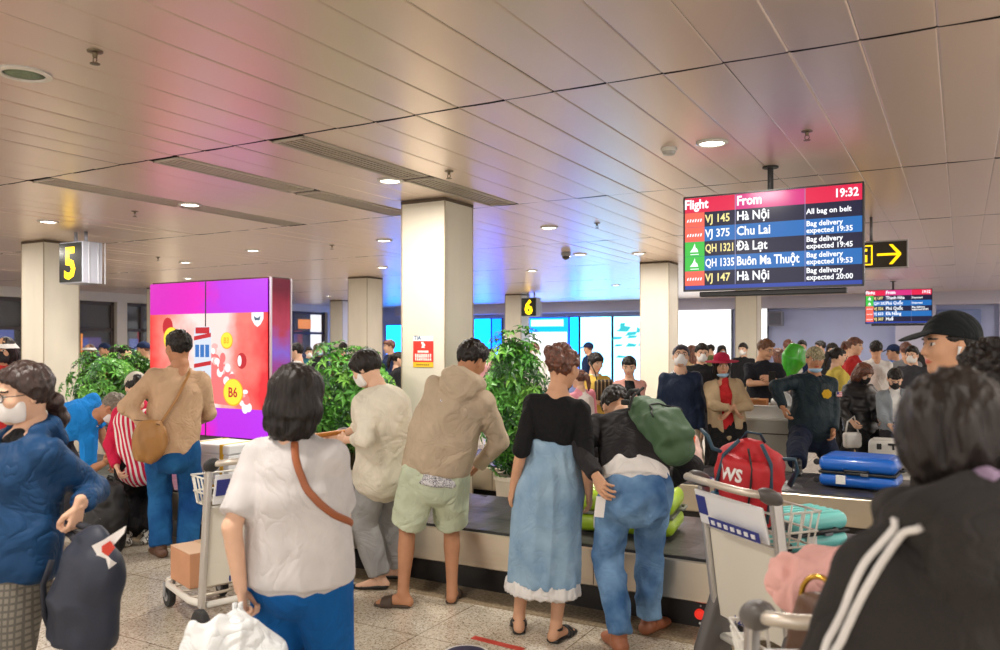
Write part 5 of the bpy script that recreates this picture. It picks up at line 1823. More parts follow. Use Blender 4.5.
for q in (-1, 1):
    mb = MB(); mb.tube([T3(q * .07, .06, .17), T3(q * .09, .11, .14), T3(q * .11, .13, .02), T3(q * .12, .10, -.12), T3(q * .10, .06, -.18)], [.020, .022, .022, .012, .010], 8, flat=.45); mb.build('shoulder_strap', strap_m, t, True)
mb = MB(); mb.tube([q - sb for q in hug([sb + T3(.11 * math.cos(a), -.14, -.04 + .15 * math.sin(a)) for a in np.linspace(.15, math.pi - .15, 14)], opk, .001)], .005, 6); mb.build('zip', strap_m, t, True)
mb = MB(); mb.box(T3(-.10, -.02, .20), (.05, .03, .03), .008); mb.tube([T3(-.14, -.05, .12), T3(-.09, -.085, .18), T3(.0, -.10, .215)], .008, 6); mb.build('buckle', strap_m, t)

# tan man's brown cross-body bag
c = I(149, 441, 5.82)
tan_l = mat('leather_tan', (166, 118, 64), rough=.5, bump=.2, bscale=16, var=.12)
t = thing('shoulder_bag', 'tan leather cross-body bag hanging at the hip of the man in beige shirt', 'bag', (c[0], c[1], c[2] - .18))
R = rotm(15, 0, 6)
soft('bag_body', [add(p_ell(c - R[:, 2] * .03, (.115, .075, .135), R)), add(p_ell(c + R[:, 2] * .06, (.10, .055, .10), R), .05)], tan_l, t, .008, (.008, 16, (1, 1, .4)), np.array([c[0], c[1], c[2] - .18]))
b0 = np.array([c[0], c[1], c[2] - .18])
q1, q2, q3 = I(160, 424, 5.86), I(176, 400, 5.90), I(189, 374, 5.98)
mb = MB(); mb.tube([I(156, 430, 5.82) - b0, q1 - b0, q2 - b0, q3 - b0, I(190, 369, 6.05) - b0], .014, 8, flat=.35); mb.build('strap', tan_l, t, True)
mb = MB(); mb.tube([I(134, 420, 5.82) - b0, I(146, 421, 5.79) - b0, I(160, 425, 5.80) - b0], .004, 6); mb.build('zip', mat('zip_brown', (96, 64, 34), rough=.5), t, True)

# navy bag carried by the masked woman, with a paper tag and tissue on it
c = I(86, 590, 2.86)
navy_b = mat('bag_navy', (34, 40, 56), rough=.6, bump=.25, bscale=14, var=.15)
t = thing('duffel_bag', 'dark navy duffel bag carried by the woman in the blue jacket', 'bag', (c[0], c[1], c[2] - .22))
b0 = np.array([c[0], c[1], c[2] - .22])
R = rotm(-20, 0, 8)
duf = soft('bag_body', [add(p_loft([c - R[:, 2] * .185, c - R[:, 2] * .05, c + R[:, 2] * .10, c + R[:, 2] * .175], [.125, .138, .118, .075], [.085, .095, .085, .05], R[:, 0], True, False)), add(p_ell(c + R[:, 0] * .05 + R[:, 2] * .06, (.09, .08, .09), R), .04)], navy_b, t, .008, (.012, 9, (1, 1, .5)), b0)
hnd = I(77, 524, 2.93)
mb = MB(); mb.tube([c + R[:, 2] * .15 - R[:, 0] * .05 - b0, hnd - R[:, 0] * .045 - R[:, 2] * .03 - b0, hnd - R[:, 0] * .04 - b0, hnd + R[:, 0] * .05 - b0, hnd + R[:, 0] * .055 - R[:, 2] * .03 - b0, c + R[:, 2] * .15 + R[:, 0] * .045 - b0], .016, 8, flat=.6); mb.build('handle', mat('bag_navy_strap', (26, 28, 40), rough=.7), t, True)
mb = MB(); mb.tube([I(52, 560, 2.88) - b0, I(43, 585, 2.86) - b0, I(45, 615, 2.86) - b0, I(54, 640, 2.88) - b0], .012, 8, flat=.5); mb.build('side_strap', MATS['bag_navy_strap'], t, True)
def card(parent, nm, pts, m, thick=.0015):
    """a small sheet bent through the given points"""
    mb = MB(); n = len(pts)
    p = [np.asarray(q, float) for q in pts]
    nn = nrm(np.cross(p[1] - p[0], p[2] - p[0])) * thick
    mb.add([q - nn for q in p] + [q + nn for q in p], [tuple(range(n)), tuple(reversed(range(n, 2 * n)))] + [(k, (k + 1) % n, n + (k + 1) % n, n + k) for k in range(n)])
    return mb.build(nm, m, parent)
paper = mat('tag_paper', (236, 232, 230), rough=.7)
TD = .13
tg = thing('paper_tag', 'white and red paper luggage tag tied on the dark navy bag', 'tag', I(103, 552, 2.58 + TD))
b1 = np.array(I(103, 552, 2.58 + TD))
k1 = card(tg, 'strip', [I(92, 546, 2.58 + TD) - b1, I(104, 540, 2.57 + TD) - b1, I(126, 526, 2.56 + TD) - b1, I(124, 533, 2.56 + TD) - b1, I(110, 549, 2.57 + TD) - b1, I(98, 556, 2.58 + TD) - b1], paper)
k2 = card(tg, 'red_panel', [I(102, 546, 2.565 + TD) - b1, I(110, 541, 2.56 + TD) - b1, I(115, 548, 2.56 + TD) - b1, I(108, 556, 2.565 + TD) - b1, I(102, 552, 2.565 + TD) - b1], mat('tag_red', (206, 62, 44), rough=.6))
k3 = card(tg, 'loop_end', [I(96, 555, 2.575 + TD) - b1, I(105, 553, 2.57 + TD) - b1, I(111, 560, 2.57 + TD) - b1, I(109, 569, 2.57 + TD) - b1, I(103, 571, 2.57 + TD) - b1, I(97, 564, 2.575 + TD) - b1], paper)

for k_, l_ in ((k1, .004), (k3, .005), (k2, .009)): drape(k_, duf, W(0, 1, 0), l_)

# white plastic carrier bag of the woman in the white T-shirt
c = I(232, 640, 2.60)
plas = mat('plastic_white', (232, 234, 234), rough=.35, bump=.5, bscale=7, coat=.2, crease=True)
t = thing('carrier_bag', 'white plastic carrier bag held by the woman in the pale T-shirt', 'bag', (c[0], c[1], c[2] - .30))
b0 = np.array([c[0], c[1], c[2] - .30])
R = rotm(20, 0, 0)
hd_ = I(238, 606, 2.66)
U = R[:, 2]; X_ = R[:, 0]
soft('bag_body', [add(p_loft([c - U * .28, c - U * .12, c - U * .01 - X_ * .04, c + U * .05 - X_ * .06], [.13, .160, .115, .055], [.09, .11, .07, .025], X_)),
                  add(p_loft([c - U * .20 + X_ * .05, c - U * .06 + X_ * .075, c + U * .03 + X_ * .045, hd_ - U * .02], [.11, .095, .05, .016], [.08, .07, .035, .012], X_), .03),
                  add(p_loft([c + U * .01 - X_ * .10, c + U * .065 - X_ * .115], [.035, .014]), .03), add(p_loft([c - X_ * .02 - U * .02, hd_ - U * .03 - X_ * .02], [.055, .014], [.03, .010], X_), .03)], plas, t, .007, (.018, 9, (1, 1, .35)), b0)
mb = MB()
for q in (-.025, .02): mb.tube([hd_ + X_ * q - U * .06 - b0, hd_ + X_ * q * .4 - U * .01 - b0, hd_ + X_ * q * .4 + U * .012 - b0], .010, 8, flat=.5)
mb.build('handles', plas, t, True)

# black rucksack lifted between the pink cardigan and the blue polo
c = at(109, 6.22, .33)
bpk = mat('pack_black', (26, 26, 28), rough=.6, bump=.2, bscale=22)
t = thing('backpack', 'black backpack being lifted at the carousel edge by pink sleeve and blue polo', 'backpack', (c[0], c[1], .0))
b0 = np.array([c[0], c[1], 0])
R = rotm(-30, 0, 6)
soft('pack_body', [add(p_loft([c - R[:, 2] * .24, c, c + R[:, 2] * .16], [.155, .165, .12], [.11, .12, .08], R[:, 0])), add(p_ell(c - R[:, 1] * .11 - R[:, 2] * .08, (.12, .05, .13), R), .02), add(p_ell(c - R[:, 1] * .09 + R[:, 2] * .09, (.10, .04, .05), R), .02)], bpk, t, .009, (.008, 12, None), b0)
mb = MB(); mb.tube([c + R[:, 2] * .19 - R[:, 0] * .06 - b0, c + R[:, 2] * .26 - R[:, 0] * .03 - b0, c + R[:, 2] * .26 + R[:, 0] * .03 - b0, c + R[:, 2] * .19 + R[:, 0] * .06 - b0], .010, 8); mb.build('grab_loop', strap_m, t, True)
mb = MB(); mb.tube([c - R[:, 1] * .135 - R[:, 2] * .02 + R[:, 0] * x - b0 for x in (-.10, -.04, .04, .10)], .004, 6); mb.tube([c - R[:, 1] * .12 + R[:, 2] * .12 + R[:, 0] * x - b0 for x in (-.09, -.03, .03, .09)], .004, 6); mb.build('zip', mat('zip_grey', (90, 90, 94), rough=.4, metal=.5), t, True)

# ------------------------------------------------------------------ luggage trolleys
alu = mat('trolley_aluminium', (202, 200, 198), rough=.28, metal=.75)
tub = mat('trolley_tube', (206, 198, 186), rough=.35, metal=.55)
pan = mat('trolley_panel', (226, 220, 206), rough=.45)
gpl = mat('trolley_grey_plastic', (92, 88, 86), rough=.4)
wire = mat('trolley_wire', (226, 222, 212), rough=.4)
board = mat('board_white', (234, 234, 236), rough=.4)
ink = mat('board_blue', (44, 52, 130), rough=.5)
tyre = mat('trolley_tyre', (34, 34, 36), rough=.6)
hub = mat('trolley_hub', (150, 150, 152), rough=.4)
def trolley(label, vx, d, yaw, hcol=None, hz=.985, guards=True, capm=None):
    p = W(vx, d, 0)
    t = thing('luggage_trolley', label, 'luggage trolley', p, TH + math.radians(yaw), 'luggage trolleys by the carousel')
    mb = MB()
    mb.tube([(-.24, -.34, .20), (-.235, -.10, .17), (-.19, .34, .15), (-.15, .45, .15), (-.10, .48, .15), (.10, .48, .15), (.15, .45, .15), (.19, .34, .15), (.235, -.10, .17), (.24, -.34, .20)], .019, 12)
    mb.tube([(-.24, -.34, .20), (.24, -.34, .20)], .017, 10)
    mb.build('base_frame', wire, t, True)
    mb = MB()
    for y in (-.2, -.05, .1, .25, .4): mb.tube([(-.22 + .08 * max(0, y), y, .165), (.22 - .08 * max(0, y), y, .165)], .009, 8)
    mb.build('load_deck', tub, t, True)
    for q in (-1, 1):
        mb = MB(); mb.box((q * .262, -.385, .58), (.028, .055, .80), .008, R=(math.radians(7.5), 0, 0)); mb.build('side_post', alu, t)
        if guards: mb = MB(); mb.box((q * .275, -.335, .235), (.075, .19, .33), .045, R=(math.radians(-20), 0, 0), seg=4); mb.box((q * .316, -.335, .235), (.008, .11, .17), .004, R=(math.radians(-14), 0, 0)); mb.build('wheel_guard', gpl, t, 'auto')
        mb = MB(); mb.lathe([(.03, -.024), (.085, -.022), (.095, -.012), (.095, .012), (.085, .022), (.03, .024)], (q * .275, -.36, .096), 26, 'x'); w_ = mb.build('rear_wheel', tyre, t, 'auto')
        mb = MB(); mb.lathe([(.001, -.028), (.040, -.027), (.040, .027), (.001, .028)], (q * .275, -.36, .096), 20, 'x'); mb.build('hub', hub, w_, 'auto')
        mb = MB(); mb.lathe([(.02, -.020), (.058, -.019), (.064, -.010), (.064, .010), (.058, .019), (.02, .020)], (q * .165, .40, .065), 22, 'x'); w_ = mb.build('front_wheel', tyre, t, 'auto')
        mb = MB(); mb.lathe([(.001, -.023), (.028, -.022), (.028, .022), (.001, .023)], (q * .165, .40, .065), 16, 'x'); mb.box((q * .165 - .03, .40, .11), (.008, .03, .09), .003); mb.box((q * .165 + .03, .40, .11), (.008, .03, .09), .003); mb.build('hub', hub, w_, 'auto')
        mb = MB(); b = bmesh.new(); bmesh.ops.create_uvsphere(b, u_segments=20, v_segments=12, radius=1.0); mb.bm(b, Matrix.Translation((q * .255, -.455, hz - .005)) @ Euler((math.radians(-25), 0, 0)).to_matrix().to_4x4() @ Matrix.Diagonal((.040, .066, .034, 1))); mb.build('handle_cap', capm or gpl, t, True)
    mb = MB(); mb.tube([(-.255, -.47, hz), (-.245, -.53, hz + .012), (-.20, -.565, hz + .018), (0, -.575, hz + .02), (.20, -.565, hz + .018), (.245, -.53, hz + .012), (.255, -.47, hz)], .0165, 12); mb.build('handle_bar', hcol or tub, t, True)
    mb = MB(); mb.box((0, -.375, .52), (.49, .012, .44), .004, R=(math.radians(7.5), 0, 0)); mb.build('back_panel', pan, t)
    mb = MB(); mb.box((0, -.346, .325), (.30, .010, .05), .003, R=(math.radians(7.5), 0, 0)); pl = mb.build('panel_sign', board, t)
    text_mesh('lettering', '120', .045, ink, pl, (-.13, -.358, .308), 'LEFT', 1.4, .0008, .001)
    mb = MB()
    for z, ya, yb, wd in ((.885, -.44, -.20, .265), (.80, -.43, -.21, .255), (.735, -.42, -.22, .24)):
        mb.tube([(-wd, ya, z), (-wd, yb, z), (wd, yb, z), (wd, ya, z)], .0055, 8, True)
    for k in range(7):
        x = -.24 + .08 * k
        mb.tube([(x * 1.08, -.20, .885), (x, -.22, .735), (x, -.42, .735)], .0045, 6)
    for q in (-1, 1):
        for k in range(4): y = -.40 + .05 * k; mb.tube([(q * .27, y, .885), (q * .24, y, .735)], .0045, 6)
    mb.build('wire_basket', wire, t, True)
    mb = MB(); mb.box((0, -.468, .835), (.50, .010, .165), .004, R=(math.radians(14), 0, 0)); bd = mb.build('advert_board', board, t)
    mb = MB(); mb.box((-.205, -.478, .845), (.07, .006, .09), .002, R=(math.radians(14), 0, 0)); mb.box((.055, -.492, .785), (.36, .006, .045), .002, R=(math.radians(14), 0, 0)); mb.build('print', ink, bd)
    mb = MB()
    for k in range(9): mb.box((-.13 + .042 * k, -.476, .862 + .012 * (k % 2)), (.028, .006, .018), .001, R=(math.radians(14), 0, 0))
    mb.build('print', mat('board_ink_pale', (120, 126, 190), rough=.5), bd)
    mb = MB()
    for k in range(7): mb.box((-.09 + .048 * k, -.496, .785), (.026, .005, .020), .001, R=(math.radians(14), 0, 0))
    mb.build('print', board, bd)
    return t
f = lambda yaw: (-math.sin(math.radians(yaw)), math.cos(math.radians(yaw)))
trolley('luggage trolley loaded with the red backpack, right of the bending man', 1.468, 3.80, -70, None, .965)
trolley('luggage trolley left of the woman in the pale T-shirt, with a cardboard box', -1.625, 4.78, 42, None, .97, False, tyre)
trolley('luggage trolley with an orange handle pushed by the woman in cream blazer', -1.62, 5.64, 60, mat('handle_orange', (196, 122, 40), rough=.45), .99)
trolley('luggage trolley close to the camera at lower right, half hidden by the black hoodie', .875, 2.30, -4)

# cardboard box on the left trolley's deck
ff = f(42); p = W(-1.625 + ff[0] * .22, 4.78 + ff[1] * .22, .178)
t = thing('cardboard_box', 'brown cardboard box on the deck of the left trolley', 'box', p, TH + math.radians(42))
kb = mat('cardboard', (200, 146, 110), rough=.8, var=.06)
mb = MB(); mb.box((0, 0, .10), (.34, .30, .20), .006); mb.build('carton', kb, t)
mb = MB(); mb.box((-.086, 0, .203), (.166, .298, .005), .001); mb.box((.086, 0, .203), (.166, .298, .005), .001); mb.build('flaps', mat('cardboard_light', (226, 190, 160), rough=.8), t)
mb = MB(); mb.box((0, 0, .207), (.05, .304, .003), .001); mb.box((0, -.151, .15), (.05, .003, .11), .001); mb.build('tape', mat('tape_clear', (206, 170, 130), rough=.3), t)

# the red backpack in the trolley's basket
red_m = mat('pack_red', (190, 36, 44), rough=.6, bump=.25, bscale=16, var=.12)
teal_d = mat('pack_teal', (34, 66, 84), rough=.6)
c = I(749, 475, 3.82)
R = rotm(-30, -8, 8)
b0 = np.array([c[0], c[1], c[2] - .19])
t = thing('backpack', 'red backpack with white printed letters and dark blue trim in the trolley basket', 'backpack', b0)
pk = soft('pack_body', [add(p_box(c - R[:, 2] * .05, (.150, .085, .175), R, .06)), add(p_loft([c + R[:, 2] * .02, c + R[:, 2] * .13], [.135, .075], [.085, .045], R[:, 0]), .05), add(p_box(c - R[:, 1] * .085 - R[:, 2] * .03, (.112, .045, .135), R, .04), .02)], red_m, t, .006, (.005, 13, None), b0)
def T4(x, y, z): return c + R @ np.array([x, y, z]) - b0
for q in (-1, 1):
    mb = MB(); mb.tube([T4(q * .120, -.088, -.18), T4(q * .122, -.092, -.02), T4(q * .106, -.085, .10), T4(q * .05, -.055, .175)], .009, 8); mb.build('side_piping', teal_d, t, True)
mb = MB(); mb.tube([T4(.035, -.135, -.16), T4(.04, -.135, -.04), T4(.035, -.125, .07), T4(.0, -.085, .150)], .010, 8, flat=.5); mb.build('front_zip', blk, t, True)
mb = MB(); mb.tube([T4(-.05, .02, .165), T4(-.03, .0, .205), T4(.03, .0, .205), T4(.05, .02, .165)], .010, 8, flat=.5); mb.build('grab_loop', teal_d, t, True)
mb = MB(); mb.tube([T4(-.11, -.03, .09), T4(-.17, -.05, .11), T4(-.20, -.04, .16), T4(-.24, .0, .17)], .019, 8, flat=.5); mb.build('shoulder_strap', teal_d, t, True)
mb = MB(); mb.tube([T4(.12, .02, .10), T4(.19, .03, .11), T4(.205, .03, .06), T4(.18, .03, -.02)], .018, 8, flat=.5); mb.build('shoulder_strap', teal_d, t, True)
mb = MB(); mb.box(T4(-.105, -.085, -.135), (.10, .07, .11), .03, R=Matrix(R.tolist())); mb.build('bottle_pocket', mat('pack_teal_light', (34, 92, 122), rough=.6), t, 'auto')
Rm = Matrix(R.tolist())
e = (Rm @ Euler((math.pi / 2, 0, 0)).to_matrix()).to_euler()
wtx = mat('print_white', (240, 238, 236), rough=.6)
for s_, sz, x, z, bo_ in (('WS', .085, -.118, .0, .003),):
    q = T4(x + .012, -.20, z)
    o = text_mesh('lettering', s_, sz, wtx, t, tuple(q), 'LEFT', .80 if sz > .05 else 1.0, .0008, bo_, rot=tuple(e))
    drape(o, pk, R[:, 1])
mb = MB()
for k in range(8): mb.box((.012 + .013 * k, 0, .006), (.009, .001, .010))
o = mb.build('small_print', wtx, t, loc=T4(-.100, -.20, -.036)); o.rotation_euler = Rm.to_euler()
drape(o, pk, R[:, 1])

# things in the nearest trolley
cl = at(832, 2.10, .95)
t = thing('garment', 'crumpled pink garment heaped in the nearest trolley basket', 'clothing', (cl[0], cl[1], .735))
b0 = np.array([cl[0], cl[1], .735])
soft('folded_cloth', [add(p_ell(cl + np.array([0, 0, .02]), (.14, .12, .085))), add(p_ell(cl + W(-.04, .06, .05), (.09, .08, .06)), .04), add(p_ell(cl + W(.07, -.02, .06), (.08, .07, .05)), .04)], cloth('pink_bundle', (226, 172, 164)), t, .008, (.022, 12, (1, 1, .6)), b0)
hb = at(820, 1.96, .90)
t = thing('handbag', 'brown handbag with a gold ring handle in the nearest trolley', 'bag', (hb[0], hb[1], .735))
b0 = np.array([hb[0], hb[1], .735])
Rv = rotm(-60)
soft('bag_body', [add(p_loft([hb - np.array([0, 0, .05]), hb + np.array([0, 0, .07])], [.095, .07], [.05, .035], Rv[:, 0]))], mat('leather_brown', (96, 66, 48), rough=.45, bump=.2, bscale=20), t, .007, (.006, 14, None), b0)
mb = MB(); mb.tube([hb + Rv[:, 0] * .055 * math.cos(a) + np.array([0, 0, .075 + .065 * math.sin(a)]) - b0 for a in np.linspace(0, math.pi, 16)], .007, 10); mb.build('ring_handle', mat('gold_metal', (206, 164, 70), rough=.22, metal=.95), t, True)

# ------------------------------------------------------------------ beyond the far lane: table, tray, bags
def view_rect(t): return t
c = at(768, 8.75)
t = thing('counter', 'low pale counter behind the far lane, carrying the white tray', 'counter', (c[0], c[1], 0))
mb = MB(); mb.box((0, 0, .40), (.62, .44, .80), .01); mb.build('cabinet', mat('counter_grey', (186, 182, 172), rough=.5), t)
mb = MB(); mb.box((0, 0, .81), (.66, .48, .03), .008); mb.build('worktop', mat('counter_top', (206, 202, 194), rough=.4), t)
mb = MB(); mb.box((0, -.222, .66), (.5, .006, .012)); mb.build('door_gap', mat('joint_dark', (70, 62, 54), rough=.6), t)
tr_ = thing('tray', 'white plastic tray holding a cardboard carton and a white bag', 'tray', (c[0], c[1], .826))
mb = MB()
for x, y, sx, sy in ((0, -.19, .54, .012), (0, .19, .54, .012), (-.264, 0, .012, .38), (.264, 0, .012, .38)): mb.box((x, y, .06), (sx, sy, .12), .004)
mb.box((0, 0, .006), (.54, .38, .012)); mb.build('tub', mat('tray_white', (236, 232, 226), rough=.45), tr_)
mb = MB(); mb.tube([(-.275, -.2, .12), (.275, -.2, .12), (.275, .2, .12), (-.275, .2, .12)], .010, 8, True); mb.build('rim', MATS['tray_white'], tr_, True)
bx_ = thing('carton', 'small orange-brown carton in the white tray', 'box', (c[0] - .12, c[1] - .03, .840), .1)
mb = MB(); mb.box((0, 0, .085), (.24, .22, .17), .008); mb.build('carton_body', mat('carton_orange', (206, 138, 84), rough=.7), bx_)
mb = MB(); mb.box((0, 0, .171), (.05, .222, .003)); mb.build('tape', MATS['tape_clear'], bx_)
wb = np.array([c[0] + .14, c[1] + .04, .96])
t = thing('carrier_bag', 'white plastic bag bulging out of the white tray', 'bag', (wb[0], wb[1], .838))
b0 = np.array([wb[0], wb[1], .838])
soft('bag_body', [add(p_ell(wb + np.array([0, 0, .01]), (.115, .10, .12)))], plas, t, .012, (.018, 12, None), b0)
mb = MB(); mb.tube([wb + np.array([-.05, 0, .10]) - b0, wb + np.array([-.07, 0, .19]) - b0, wb + np.array([0, 0, .22]) - b0, wb + np.array([.04, 0, .11]) - b0], .010, 8, flat=.5); mb.build('handles', plas, t, True)
# the orange-striped carrier on the far lane behind the olive backpack
o_ = on_plane_y(690, 470, 7.35) * np.array([1, 1, 0]) + np.array([0, 0, .404])
t = thing('carrier_bag', 'orange and white carrier bag standing on the far lane behind the olive backpack', 'bag', o_)
soft('bag_body', [add(p_loft([o_ + np.array([0, 0, .03]), o_ + np.array([0, 0, .22]), o_ + np.array([.03, 0, .34])], [.12, .11, .05], [.07, .07, .03], (1, 0, 0), True)), keep(p_half(o_ + np.array([0, 0, .001]), (0, 0, 1)))], mat('bag_pink_white', (232, 196, 184), rough=.5), t, .010, (.012, 12, None), o_)
mb = MB(); mb.prism([(-.03, .14), (.04, .12), (.075, .36), (.03, .40)], -.085, -.078); mb.build('orange_panel', mat('bag_orange', (240, 96, 56), rough=.5), t)
o2 = on_plane_y(700, 471, 7.1) * np.array([1, 1, 0]) + np.array([0, 0, .404])
t = thing('luggage_strap', 'blue and white luggage strap lying on the far lane', 'strap', o2)
mb = MB(); mb.tube([(-.22, -.02, .012), (-.12, .0, .014), (0, .01, .030), (.12, .02, .012)], .022, 8, flat=.35); mb.build('webbing', mat('strap_white', (214, 212, 220), rough=.6), t, True)
mb = MB()
for x in (-.14, -.02, .08): mb.box((x, -.012, .026), (.05, .05, .016), .004)
mb.build('blue_blocks', mat('strap_blue', (56, 50, 140), rough=.5), t)
g = I(794, 359, 10.6)
t = thing('gift_balloon', 'bright green inflated cushion held up in the crowd left of the camouflage cap', 'inflatable', g)
soft('inflated_body', [add(p_loft([g + W(-.06, 0, -.18), g + W(0, 0, 0), g + W(.06, 0, .12)], [.10, .17, .14], [.06, .09, .07], vdir(-90)))], mat('inflatable_green', (60, 170, 40), rough=.3, coat=.4, var=.25, vscale=9), t, .012, (.012, 9, (1, 1, .3)), g)
mb = MB(); mb.tube([np.zeros(3) + W(-.06, 0, -.24), W(-.07, 0, -.42)], .014, 8); mb.build('stick', mat('stick_white', (220, 220, 215), rough=.5), t, True)
# ------------------------------------------------------------------ people round the near lane
shoe_brown = mat('shoe_brown', (92, 62, 44), rough=.5)
shoe_black = mat('shoe_black', (24, 22, 22), rough=.4)
shoe_tan = mat('shoe_tan', (156, 96, 66), rough=.5)
slide_b = mat('slide_brown', (70, 54, 42), rough=.6)
white_c = cloth('white', (228, 224, 220))
denim = cloth('denim', (58, 96, 142), var=.3, vscale=5, col2=(128, 166, 204), bump=.3)
denim_dk = cloth('denim_dark', (14, 66, 124), var=.25, vscale=4, col2=(40, 104, 160), bump=.3)
mask_w = mat('mask_white', (236, 232, 230), rough=.8, bump=.1, bscale=30)
mask_b = mat('mask_blue', (160, 196, 224), rough=.8)
mask_k = mat('mask_black', (26, 26, 30), rough=.8)
glass_f = mat('glasses_frame', (30, 24, 24), rough=.3)
FOLD = (.010, 9, (1, 1, .5))
FOLDL = (.009, 7, (1.3, 1.3, .35))

# man in the beige hooded jacket
person('man in beige hooded jacket, pale green shorts and brown slides, seen from behind',
       dict(H=1.66, sex='m', yaw=-10, head=(472, 361, 5.02), pel=(436, 466, 5.0), hd=(-38, 22, 8), pyaw=10,
            hands={'L': dict(at=(409, 468, 4.97), curl=.6), 'R': dict(at=(478, 466, 5.16), curl=.6, pole=(-100, -.1))},
            feet={'L': dict(p=(403, 607), yaw=78), 'R': dict(p=(452, 602), yaw=-4)}),
       [('shorts', 'pants', dict(len=.93, ease=.040, waist=.14, flare=.010), cloth('sage', (202, 212, 186)), FOLD),
        ('shirt', 'top', dict(hem=-.19, ease=.034, sleeve=0, neck=.8, straight=.8), blotch('shirt_print', [(222, 220, 222), (226, 224, 226), (150, 148, 156), (232, 230, 232), (90, 90, 98)], 60)),
        ('jacket', 'top', dict(hem=-.03, ease=.045, sleeve=1.97, sle=.030, hood=True, hoodsize=1.25, straight=.9, gather=True, cuffband=True), cloth('beige', (190, 170, 146)), FOLD),
        ('slide_sandal', 'shoes', 'slide', slide_b)],
       (), 'short', HAIR_DARK, 'tan')

# woman in the denim dress
rdr, Jd, bd_ = person('woman with auburn bun in black cropped top and light denim dress with white ruffle',
       dict(H=1.60, sex='f', yaw=-6, head=(564, 368, 4.45), pel=(549, 478, 4.45), hd=(-40, 8, 6), wid=1.0,
            hands={'L': dict(at=(513, 488, 4.42), curl=.5, pole=(176, 0)), 'R': dict(at=(589, 494, 4.42), curl=.5, pole=(176, 0))},
            feet={'L': dict(p=(519, 632), yaw=0), 'R': dict(p=(556, 641), yaw=-35)}),
       [('dress', 'skirt', dict(top=.45, ease=.030, z=.30, r=(.200, .165)), cloth('denim_light', (120, 152, 182), var=.16, vscale=6, col2=(158, 186, 208), bump=.3), (.012, 7, (1.5, 1.5, .2))),
        ('ruffle', 'skirt', dict(top=-.1, z=.245, r=(.208, .172), band=.075), white_c, (.012, 34, (1, 1, .05))),
        ('underlayer', 'top', dict(hem=.10, ease=.010, sleeve=0, neck=.80), cloth('grey_print', (190, 190, 196))),
        ('cropped_top', 'top', dict(hem=.33, ease=.020, sleeve=1.05, sle=.014, neck=.96, cuff=1.0), cloth('black_knit', (22, 22, 24)), FOLD),
        ('sandal', 'shoes', 'sandal', shoe_black)],
       (), 'bun', HAIR_BROWN, 'mid')

# bending man
person('man in blue jeans and black jacket bending over the lane, seen from behind',
       dict(H=1.72, sex='m', yaw=4, head=(617, 408, 4.86), pel=(635, 482, 4.30), hd=(10, 60, 0), hunch=.05, ptilt=.55, pyaw=2,
            hands={'L': dict(at=(596, 476, 4.20), curl=.7, pole=(120, .1)), 'R': dict(at=(671, 480, 4.74), curl=.6, pole=(-160, .4))},
            feet={'L': dict(p=(619, 651), yaw=12), 'R': dict(p=(649, 633), yaw=-40)}),
       [('jeans', 'pants', dict(ease=.018, waist=.10, hemr=.066), denim, (.013, 10, (1, 1, .75))),
        ('undershirt', 'top', dict(hem=-.02, ease=.034, sleeve=0, neck=.15), white_c, (.003, 10, None)),
        ('jacket', 'top', dict(hem=.10, ease=.038, sleeve=1.98, sle=.026, straight=.7, collar=True, cuffband=True), cloth('charcoal', (44, 42, 44)), FOLD),
        ('shoe', 'shoes', 'shoe', shoe_tan)],
       (), 'short', HAIR_DARK, 'mid')

# woman in the cream blazer
person('masked woman in cream blazer and grey trousers leaning on a trolley handle, facing left',
       dict(H=1.60, sex='f', yaw=58, head=(366, 369, 5.25), pel=(384, 459, 5.3), hd=(72, 28, 0), hunch=.03,
            hands={'L': dict(at=(346, 440, 5.12), curl=1.0, pole=(200, -.8)), 'R': dict(at=(340, 436, 5.5), curl=1.0, pole=(-20, -.8))},
            feet={'L': dict(p=(380, 589), yaw=84), 'R': dict(p=(398, 579), yaw=70)}),
       [('trousers', 'pants', dict(ease=.030, hemr=.070, len=1.93), cloth('grey_weave', (160, 160, 160)), FOLD),
        ('blazer', 'top', dict(hem=-.27, ease=.044, flare=.034, sleeve=1.55, sle=.026, collar=True, straight=.8), cloth('cream', (226, 218, 200)), FOLD),
        ('flat_shoe', 'shoes', 'flat', shoe_black)],
       [('face_mask', 'mask', mask_w)], 'bowl', HAIR_DARK, 'light')

# woman in the pale T-shirt
rw, Jw, bw = person('woman in pale grey T-shirt and blue trousers with chin-length black hair, holding a carrier bag',
       dict(H=1.55, sex='f', yaw=-8, head=(298, 398, 2.9), pel=(299, 556, 2.9), hd=(-14, 6, 2), wid=1.06,
            hands={'L': dict(at=(241, 590, 2.80), curl=1.2, pole=(150, 0)), 'R': dict(at=(345, 560, 3.12), curl=.6, pole=(-120, -.3))}),
       [('trousers', 'pants', dict(ease=.026), cloth('azure', (10, 84, 150)), (.005, 7, (1.3, 1.3, .35))),
        ('collar', 'top', dict(hem=.86, ease=.012, sleeve=0, neck=1.02, bust=False), cloth('coral_collar', (206, 84, 66))),
        ('t_shirt', 'top', dict(hem=-.20, ease=.030, sleeve=.85, sle=.029, straight=.75, sflare=.006, flare=.014, neck=.95), cloth('pale_grey', (200, 195, 194), bump=.26), (.0045, 7, (1.3, 1.3, .35)))],
       (), 'bob', HAIR_DARK, 'light')
tee = [c for c in rw.children if c.name.startswith('t_shirt')][0]
def worn_strap(label, cat, name, pts, r, m, bag=None):
    o = thing(name, label, cat, pts[0])
    b = np.asarray(pts[0], float)
    if bag is not None: pts = hug(pts, bag, .004)
    mb = MB(); mb.tube([np.asarray(p) - b for p in pts], r, 8, flat=.35); mb.build('strap', m, o, True)
    return o
